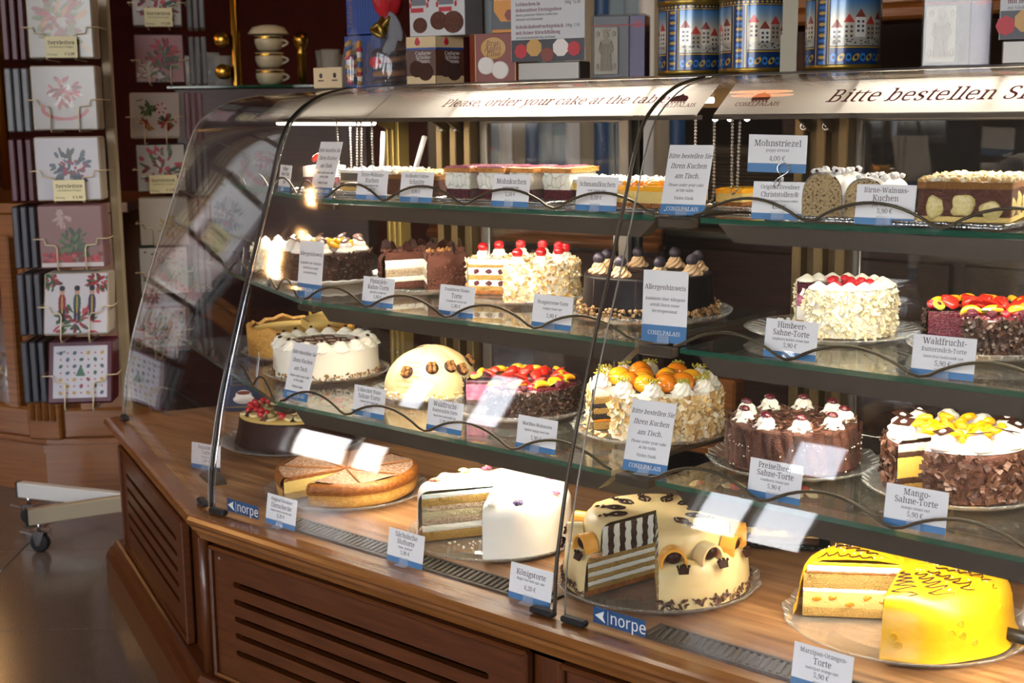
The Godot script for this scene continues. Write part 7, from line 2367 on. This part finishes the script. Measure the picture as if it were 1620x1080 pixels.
		if r[6]:
			var q := thing("napkin_price_card", "ivory napkin price card hung before the %s" % r[4], "price card", c + B * Vector3(0.004, -0.055 * sc, 0.026), 0.0, "ivory napkin cards")
			q.basis = B
			st = S()
			cbox(st, Vector3.ZERO, Vector3(0.080, 0.054, 0.001), 0.0002)
			put(q, "card_face", st, "ivory_card")
			st = S()
			text(st, "Servietten", 0.013, Vector3(0, 0.011, 0.0007), "b"); text(st, "verschiedene Designs", 0.006, Vector3(0, 0.0, 0.0007), "r")
			text(st, "Packung", 0.006, Vector3(-0.024, -0.019, 0.0007), "r"); text(st, "€ 3,90", 0.009, Vector3(0.020, -0.018, 0.0007), "b")
			put_text(q, "lettering", st, "ink")

func shop_behind() -> void:
	mat("curtain_cream", Color("a89a80"), 0.9)
	mat("curtain_blue", Color("8fa3ad"), 0.9)
	mat("porcelain", Color("d8cba8"), 0.3, 0, {"coat": 0.4})
	mat("red_cloth", Color("8e1216"), 0.7)
	mat("gold_ball", Color("c99a3e"), 0.2, 1.0)
	mat("tea_navy", Color("1c2544"), 0.4)
	mat("tea_orange", Color("b9702c"), 0.5)
	mat("stone_top", Color("6d6a62"), 0.35)
	mat("beige_bag", Color("8c7a6a"), 0.8)
	mat("back_panel", Color("5a3a1c"), 0.6)
	var st := S()
	# ---- corner vitrine at the far left
	var C0 := Vector3(-3.91, 0, -2.148)
	var dl := Vector3(-0.965, 0, 0.262)
	var dr := Vector3(0.707, 0, -0.707)
	var t := thing("corner_vitrine", "honey coloured wooden shop vitrine with fluted corner column at far left", "cabinet", C0)
	var plan := func(o: float) -> Array:
		var nl := Vector3(0.262, 0, 0.965) * o
		var nr := Vector3(0.707, 0, 0.707) * o
		var m := (nl + nr).normalized() * o * 1.05
		var p := [dl * 1.6 + nl, m, dr * 0.30 + nr, dr * 0.30 + Vector3(-0.4, 0, -0.4), dl * 1.6 + Vector3(-0.2, 0, -0.7)]
		return p.map(func(v): return Vector2(v.x, -v.z))
	for e in [[0.03, 0.0, 0.135, "plinth"], [0.042, 0.135, 0.160, "plinth_moulding"], [0.02, 0.160, 0.175, "base_rail"]]:
		st = S()
		prism(st, plan.call(e[0]), e[2] - e[1], Transform3D(Basis(Vector3.RIGHT, -PI / 2), Vector3(0, e[1], 0)))
		put(t, e[3], st, "cabinet_wood")
	st = S()
	var Bm := Basis((dl * -1.0 + dr).normalized(), Vector3.UP, (dl * -1.0 + dr).normalized().cross(Vector3.UP))
	cbox(st, Vector3(0.0, 0.54, 0.0), Vector3(0.115, 0.73, 0.06), 0.006, Bm)
	var col := put(t, "corner_column", st, "cabinet_wood")
	for k in 4:
		st = S()
		tube(st, [Bm * Vector3(-0.036 + k * 0.024, 0.24, 0.031), Bm * Vector3(-0.036 + k * 0.024, 0.84, 0.031)], 0.009, 8)
		put(col, "flute", st, "cabinet_wood")
	for e in [[dl, 1.5], [dr, 0.22]]:
		var d: Vector3 = e[0]
		var B := Basis(d, Vector3.UP, d.cross(Vector3.UP))
		for yy in [[0.225, 0.10], [0.865, 0.08]]:
			st = S()
			cbox(st, d * (e[1] * 0.5 + 0.05) + Vector3(0, yy[0], 0), Vector3(e[1], yy[1], 0.045), 0.008, B)
			put(t, "rail", st, "cabinet_wood")
		st = S()
		cbox(st, d * 0.13 + Vector3(0, 0.55, 0), Vector3(0.05, 0.57, 0.04), 0.006, B)
		put(t, "stile", st, "cabinet_wood")
		st = S()
		cbox(st, d * (e[1] * 0.5 + 0.1) + Vector3(0, 0.55, 0), Vector3(e[1] - 0.1, 0.57, 0.006), 0.001, B)
		put(t, "vitrine_pane" if e[1] > 1.0 else "side_panel", st, "glass" if e[1] > 1.0 else "cabinet_wood")
	st = S()
	cbox(st, dl * 0.8 + Vector3(-0.13, 0.54, -0.50), Vector3(1.7, 0.73, 0.02), 0.002, Basis(dl, Vector3.UP, dl.cross(Vector3.UP)))
	put(t, "back_board", st, "back_panel")
	st = S()
	cbox(st, dr * 0.16 + Vector3(-0.32, 0.54, -0.32), Vector3(0.3, 0.73, 0.02), 0.002, Basis(dr, Vector3.UP, dr.cross(Vector3.UP)))
	put(t, "back_board", st, "back_panel")
	var inw := Vector3(-0.13, 0, -0.22)
	for yy in [0.30, 0.58]:
		st = S()
		cbox(st, dl * 0.72 + inw + Vector3(0, yy, 0), Vector3(1.15, 0.008, 0.26), 0.001, Basis(dl, Vector3.UP, dl.cross(Vector3.UP)))
		put(t, "vitrine_shelf", st, "shelf_glass")
	st = S()
	prism(st, plan.call(0.04), 0.03, Transform3D(Basis(Vector3.RIGHT, -PI / 2), Vector3(0, 0.905, 0)))
	put(t, "top_board", st, "cabinet_wood")
	# lamp inside the vitrine
	var l := OmniLight3D.new()
	l.name = "vitrine_light"
	l.light_color = Color(1.0, 0.78, 0.48)
	l.light_energy = 0.10
	l.light_size = 0.03
	l.shadow_enabled = true
	l.position = C0 + dl * 0.6 + inw + Vector3(0, 0.86, 0.0)
	add_child(l)
	st = S()
	blob(st, dl * 0.6 + inw + Vector3(0, 0.86, 0.0), Vector3.ONE * 0.02, 10)
	put(t, "lamp_bulb", st, "warm_bulb")
	# goods in it
	for k in 15:
		var lv := k % 3
		var p: Vector3 = C0 + dl * (0.22 + 0.19 * (k / 3)) + inw + Vector3(0.0, [0.3062, 0.5862, 0.5862][lv], 0.03 * sin(k * 2.0)) + dl * (0.10 if lv == 2 else 0.0)
		if lv == 0:
			var o := thing("glass_ornament", "gold and glass ornament on the bottom vitrine shelf, number %s from the column" % ["one", "two", "three", "four", "five"][k / 3], "ornament", p, k * 0.7, "ornaments in the vitrine")
			st = S()
			lathe(st, [Vector2(0.0005, 0.0), Vector2(0.022, 0.0), Vector2(0.024, 0.004), Vector2(0.006, 0.012), Vector2(0.005, 0.03), Vector2(0.024, 0.045), Vector2(0.03, 0.065), Vector2(0.027, 0.08)], 18)
			put(o, "goblet", st, "gold_ball" if k % 2 else "crystal")
		elif lv == 1:
			var o := thing("red_gift_box", "red cloth gift box with gold trim in the vitrine, %s from the column" % ["nearest", "second", "third", "fourth", "fifth"][k / 3], "gift box", p, 0.3, "red boxes in the vitrine")
			st = S()
			cbox(st, Vector3(0, 0.045, 0), Vector3(0.10, 0.09, 0.08), 0.006)
			put(o, "box", st, "red_cloth")
			st = S()
			cbox(st, Vector3(0, 0.095, 0), Vector3(0.106, 0.014, 0.086), 0.004)
			put(o, "lid", st, "red_cloth")
			st = S()
			for q in 4: blob(st, Vector3(0.014 * cos(q * 1.57), 0.108, 0.014 * sin(q * 1.57)), Vector3(0.014, 0.007, 0.008), 8, Basis(Vector3.UP, -q * 1.57))
			put(o, "gold_bow", st, "gold_ball")
		else:
			var o := thing("red_plush_bauble", "large red bauble with gold cap in the vitrine, %s from the column" % ["nearest", "second", "third", "fourth", "fifth"][k / 3], "bauble", p, 0.0, "red baubles in the vitrine")
			st = S()
			blob(st, Vector3(0, 0.040, 0), Vector3.ONE * 0.040, 18)
			put(o, "ball", st, "red_cloth")
			st = S()
			lathe(st, [Vector2(0.012, 0.077), Vector2(0.012, 0.088), Vector2(0.0005, 0.090)], 12)
			put(o, "gold_cap", st, "gold_ball")
	t = thing("vitrine_price_tag", "small cream price tag standing at the vitrine window foot", "price tag", C0 + dl * 0.30 + inw + Vector3(0.0, 0.3085, 0.03), dg(50))
	st = S()
	cbox(st, Vector3(0, 0.028, 0), Vector3(0.05, 0.055, 0.001), 0.0001, Basis(Vector3.BACK, -0.15))
	put(t, "tag", st, "ivory_card")
	# ---- brass rail with glass shelf and china
	t = thing("brass_glass_shelf", "glass shelf carried by a brass pole and a ball topped brass post", "shelf", Vector3(-4.07, 0, -3.08))
	st = S()
	rod(st, Vector3(0, 0, 0), Vector3(0, 2.3, 0), 0.018, 14)
	put(t, "brass_pole", st, "brass")
	st = S()
	rod(st, Vector3(-0.66, 0.937, 0.58), Vector3(-0.66, 2.3, 0.58), 0.018, 14)
	put(t, "brass_pole", st, "brass")
	st = S()
	lathe(st, [Vector2(0.03, 0.0), Vector2(0.016, 0.01), Vector2(0.016, 1.42), Vector2(0.02, 1.425), Vector2(0.012, 1.435), Vector2(0.024, 1.452), Vector2(0.028, 1.475), Vector2(0.022, 1.495), Vector2(0.0005, 1.502)], 20, 0, TAU, Transform3D(Basis(), Vector3(0.18, 0, -0.16)))
	put(t, "brass_post", st, "brass")
	for yy in [1.36, 1.475]:
		st = S()
		lathe(st, [Vector2(0.0005, -0.04), Vector2(0.026, -0.04), Vector2(0.028, -0.036), Vector2(0.028, 0.0), Vector2(0.0005, 0.0)], 20, 0, TAU, Transform3D(Basis(Vector3.UP, -0.9) * Basis(Vector3.BACK, PI / 2), Vector3(-0.03, yy, 0.03)))
		put(t, "brass_clamp", st, "brass")
	st = S()
	cbox(st, Vector3(0.06, 1.305, -0.13), Vector3(0.75, 0.010, 0.26), 0.002, Basis(Vector3.UP, 0.72))
	put(t, "glass_plate", st, "glass_edge")
	st = S()
	cbox(st, Vector3(0.06, 1.00, -0.13), Vector3(0.70, 0.60, 0.24), 0.004, Basis(Vector3.UP, 0.72))
	put(t, "shelf_body", st, "dark_wood")
	var on := func(u: float, v: float) -> Vector3: return Vector3(-4.01, 1.3106, -3.21) + Basis(Vector3.UP, 0.72) * Vector3(u, 0, v)
	for k in 3:
		var o := thing("porcelain_cup", ["bottom", "middle", "top"][k] + " cup of a stack of cream porcelain with gold rim", "cup", on.call(-0.02, -0.01) + Vector3(0, k * 0.062, 0), 0.0, "stacked porcelain cups")
		st = S()
		lathe(st, [Vector2(0.0005, 0.001), Vector2(0.030, 0.001), Vector2(0.044, 0.010), Vector2(0.052, 0.030), Vector2(0.053, 0.058), Vector2(0.050, 0.058), Vector2(0.048, 0.03), Vector2(0.0005, 0.014)], 32)
		put(o, "cup_bowl", st, "porcelain")
		st = S()
		lathe(st, [Vector2(0.0535, 0.046), Vector2(0.0538, 0.054)], 32)
		put(o, "gold_band", st, "gold_ball")
		st = S()
		var hp := []
		for q in 9: hp.append(Vector3(0.050 + 0.024 * sin(PI * q / 8.0), 0.044 - 0.026 * q / 8.0, 0))
		tube(st, hp, 0.004, 6)
		put(o, "handle", st, "porcelain").rotation.y = 0.5
	t = thing("porcelain_dish", "cream porcelain dish lying upside down on the cup stack", "dish", on.call(-0.02, -0.01) + Vector3(0, 0.1865, 0))
	st = S()
	lathe(st, [Vector2(0.075, 0.0), Vector2(0.074, 0.006), Vector2(0.060, 0.026), Vector2(0.030, 0.034), Vector2(0.0005, 0.034)], 32)
	put(t, "dish_shell", st, "porcelain")
	for k in 6:
		var o := thing("crystal_glass", "cut crystal glass on the brass shelf, %s from the left" % ["first", "second", "third", "fourth", "fifth", "sixth"][k], "glass", on.call([-0.30, -0.25, -0.19, 0.19, 0.27, 0.22][k], [0.03, -0.045, 0.02, 0.0, -0.03, 0.085][k]), 0.0, "crystal on the brass shelf")
		st = S()
		lathe(st, [Vector2(0.0005, 0.0), Vector2(0.026, 0.0), Vector2(0.028, 0.006), Vector2(0.030, 0.04), Vector2(0.036, 0.11 + 0.015 * (k % 2)), Vector2(0.034, 0.11 + 0.015 * (k % 2)), Vector2(0.026, 0.02), Vector2(0.0005, 0.016)], 20, 0, TAU, Transform3D(), func(a: float, i: int, r: float, yy: float): return Vector2(r * (1.0 + 0.05 * cos(10.0 * a)), yy))
		put(o, "cut_bowl", st, "crystal_rib")
	# ---- hangings and back wall behind
	for e in [[-5.72, "cream hanging beside the dark red wall", "curtain_cream", 0.26], [-4.42, "grey blue hanging seen above the case", "ink_grey", 0.14]]:
		t = thing("door_curtain", e[1], "curtain", Vector3(e[0], 0.02, -5.85))
		for k in 3:
			st = S()
			var w: float = e[3] / 3.0
			grid(st, 10, 1, func(u: float, v: float): return Vector3(-e[3] * 0.5 + (k + u) * w, v * 3.2, 0.03 * sin(u * PI) + 0.01 * k))
			put(t, "fold", st, e[2])
	slab("wall_back", Vector3(-8.6, 0, -5.99), Vector3(-5.6, 4.0, -5.95), "red_wall")
	# ---- serving side behind the case
	t = thing("back_counter", "honey brown back counter with moulded edge and stone top behind the case", "counter", Vector3(-2.80, 0, -3.30))
	st = S()
	cbox(st, Vector3(0, 0.38, -0.10), Vector3(0.96, 0.76, 0.16), 0.006)
	put(t, "body", st, "dark_wood")
	st = S()
	for e in [[0.0, 0.835, 0.012], [-0.008, 0.815, 0.020], [0.012, 0.79, 0.016]]:
		tube(st, [Vector3(-0.49, e[1], e[0]), Vector3(0.49, e[1], e[0])], e[2], 10)
	cbox(st, Vector3(0, 0.81, -0.01), Vector3(0.98, 0.06, 0.03), 0.006)
	put(t, "moulding", st, "cabinet_wood")
	st = S()
	cbox(st, Vector3(0, 0.856, -0.10), Vector3(0.99, 0.018, 0.19), 0.004)
	put(t, "stone_top", st, "stone_top")
	for k in 2:
		st = S()
		cbox(st, Vector3(-0.24 + k * 0.48, 0.38, -0.016), Vector3(0.40, 0.60, 0.012), 0.004)
		put(t, "door", st, "dark_wood")
	t = thing("dark_cabinet", "low dark red brown cupboard along the serving side", "cabinet", Vector3(-1.0, 0, -3.55))
	st = S()
	cbox(st, Vector3(0, 0.40, -0.2), Vector3(3.0, 0.80, 0.36), 0.004)
	put(t, "carcass", st, "dark_wood")
	for k in 6:
		st = S()
		cbox(st, Vector3(-1.24 + k * 0.495, 0.42, -0.012), Vector3(0.46, 0.70, 0.016), 0.006)
		put(t, "door", st, "dark_wood")
	st = S()
	cbox(st, Vector3(0, 0.812, -0.2), Vector3(3.04, 0.022, 0.42), 0.005)
	put(t, "stone_top", st, "stone_top")
	t = thing("slatted_vent", "brown slatted cooler grille standing on the dark cupboard", "cooler", Vector3(-2.20, 0.8245, -3.66))
	st = S()
	cbox(st, Vector3(0, 0.13, -0.10), Vector3(0.52, 0.26, 0.18), 0.004)
	put(t, "housing", st, "bar_brown")
	for k in 11:
		st = S()
		cbox(st, Vector3(0, 0.016 + k * 0.0215, 0.0), Vector3(0.50, 0.010, 0.016), 0.003, Basis(Vector3.RIGHT, 0.5))
		put(t, "slat", st, "bar_brown")
	t = thing("wooden_cornice", "brown wooden beam high on the back wall at upper right", "beam", Vector3(-1.6, 1.50, -4.6))
	st = S()
	cbox(st, Vector3(0, 0.12, 0), Vector3(2.2, 0.16, 0.20), 0.03)
	cbox(st, Vector3(0, 0.03, 0.02), Vector3(2.3, 0.05, 0.26), 0.012)
	put(t, "beam", st, "cabinet_wood")
	for x in [-1.0, 1.0]:
		st = S()
		cbox(st, Vector3(x, -0.75, -0.02), Vector3(0.10, 1.498, 0.10), 0.01)
		put(t, "upright", st, "dark_wood")
	for k in 7:
		var o := thing("black_saucer", "black saucer in the stack on the floor shelf, number %s from below" % ["one", "two", "three", "four", "five", "six", "seven"][k], "saucer", Vector3(-1.93, 0.402 + k * 0.0145, -2.75), 0.0, "stacked black saucers")
		st = S()
		lathe(st, [Vector2(0.0005, 0.002), Vector2(0.05, 0.002), Vector2(0.075, 0.010), Vector2(0.074, 0.013), Vector2(0.05, 0.006), Vector2(0.0005, 0.006)], 28)
		put(o, "dish", st, "plastic_black")
	t = thing("serving_stool", "small honey wooden stand behind the case", "stand", Vector3(-1.86, 0, -2.78))
	st = S()
	cbox(st, Vector3(0, 0.39, 0), Vector3(0.5, 0.02, 0.3), 0.004)
	put(t, "top", st, "cabinet_wood")
	for q in [[-0.22, -0.12], [0.22, -0.12], [-0.22, 0.12], [0.22, 0.12]]:
		st = S()
		cbox(st, Vector3(q[0], 0.19, q[1]), Vector3(0.035, 0.38, 0.035), 0.004)
		put(t, "leg", st, "cabinet_wood")
	st = S()
	cbox(st, Vector3(0.12, 0.47, 0.0), Vector3(0.06, 0.14, 0.05), 0.006)
	put(t, "wooden_block", st, "cabinet_wood")
	t = thing("blue_curtain", "pale blue striped curtain seen through the left rear door", "curtain", Vector3(-3.62, 0.05, -4.55))
	for k in 14:
		st = S()
		grid(st, 6, 1, func(u: float, v: float): return Vector3(-0.55 + (k + u) * 0.078, 0.25 + v * 1.6, 0.03 * sin(u * PI)))
		put(t, "fold", st, ["curtain_blue", "curtain_cream", "curtain_blue", "ink_white", "norpe_blue"][(k * 3) % 5])
	t = thing("paper_bag", "beige paper carrier bag on the back counter seen through the right rear door", "bag", Vector3(-1.22, 0.8245, -3.68), 0.3)
	st = S()
	cbox(st, Vector3(0, 0.11, 0), Vector3(0.14, 0.22, 0.08), 0.004)
	put(t, "bag_body", st, "beige_bag")
	for k in 4:
		var o := thing("wine_glass", "stemmed glass on the back counter, %s from the bag" % ["first", "second", "third", "fourth"][k], "glass", Vector3(-1.06 + k * 0.085, 0.8245, -3.68), 0.0, "glasses on the back counter")
		st = S()
		lathe(st, [Vector2(0.0005, 0.001), Vector2(0.032, 0.001), Vector2(0.005, 0.006), Vector2(0.004, 0.085), Vector2(0.022, 0.10), Vector2(0.034, 0.14), Vector2(0.029, 0.19)], 20)
		put(o, "glass_body", st, "crystal")
	# unseen globe lamp, added to brighten the serving side
	t = thing("added_fill_lamp", "unseen warm globe lamp added to brighten the serving side", "lamp", Vector3(-2.3, 2.9, -3.0))
	st = S()
	rod(st, Vector3(0, 0.1, 0), Vector3(0, 1.10, 0), 0.006, 8)
	put(t, "cord", st, "black")
	st = S()
	blob(st, Vector3.ZERO, Vector3.ONE * 0.10, 20)
	put(t, "globe", st, "warm_bulb")
	l = OmniLight3D.new()
	l.name = "fill_globe_light"
	l.light_color = Color(1.0, 0.80, 0.55)
	l.light_energy = 0.5
	l.light_size = 0.10
	l.shadow_enabled = true
	t.add_child(l)
	# warm pendants mirrored in the glass; the lone low one is added as fill
	var lamp_no := -1
	for p in [Vector3(-7.2, 3.35, 2.1), Vector3(-6.7, 3.30, 1.7), Vector3(-7.9, 3.45, 2.7), Vector3(-5.2, 2.3, 0.6)]:
		lamp_no += 1
		t = thing("pendant_lamp", ["warm pendant lamp hanging highest by the window, out of the picture", "warm pendant lamp between its neighbours over the shop floor", "warm pendant lamp hanging nearest the window corner", "warm pendant lamp hanging alone, added as fill for the left faces"][lamp_no], "lamp", p, 0.0, "warm pendants")
		st = S()
		rod(st, Vector3(0, 0.05, 0), Vector3(0, 3.999 - p.y, 0), 0.004, 6)
		put(t, "cord", st, "black")
		st = S()
		blob(st, Vector3.ZERO, Vector3.ONE * 0.018, 14)
		put(t, "globe", st, "warm_bulb")
		l = OmniLight3D.new()
		l.name = "pendant_light"
		l.light_color = Color(1.0, 0.74, 0.46)
		l.light_energy = 0.35 if p.x < -6.0 else 1.3
		l.light_size = 0.018
		l.shadow_enabled = true
		t.add_child(l)
	# ---- tea cartons on the deck of the angled section
	for e in [[0.86, 0.30, -35.0, "navy tea carton with a cup picture, standing farthest left on the deck"], [0.76, 0.42, -30.0, "navy tea carton with a cup picture, second on the deck"], [0.66, 0.50, -30.0, "navy tea carton with a cup picture, behind the banana cake"]]:
		t = thing("tea_carton", e[3], "tea box", lp(e[0], e[1], 0.4512), dg(48), "navy tea cartons")
		st = S()
		cbox(st, Vector3(0, 0.065, 0), Vector3(0.098, 0.13, 0.055), 0.001)
		put(t, "carton", st, "tea_navy")
		st = S()
		lathe(st, [Vector2(0.0003, 0.0012), Vector2(0.026, 0.001), Vector2(0.027, 0.0)], 20, 0, TAU, Transform3D(Basis(Vector3.RIGHT, PI / 2).scaled(Vector3(1, 0.45, 1)), Vector3(0, 0.030, 0.0276)))
		var cu := put(t, "printed_saucer", st, "icing")
		st = S()
		blob(st, Vector3(0, 0.040, 0.0278), Vector3(0.021, 0.014, 0.0008), 16)
		put(cu, "printed_cup", st, "icing")
		st = S()
		blob(st, Vector3(0, 0.047, 0.0284), Vector3(0.017, 0.0055, 0.0006), 14)
		put(cu, "printed_tea", st, "carton_red")
		st = S()
		text(st, "Tee Time", 0.016, Vector3(0, 0.105, 0.0278), "r")
		for k in 3: text(st, "Kräuter Mischung", 0.007, Vector3(0, 0.088 - k * 0.010, 0.0278), "r")
		put_text(t, "lettering", st, "tin_gold")
		st = S()
		cbox(st, Vector3(0, 0.010, 0.0277), Vector3(0.09, 0.0025, 0.0004), 0.0001)
		put(t, "gold_line", st, "tin_gold")
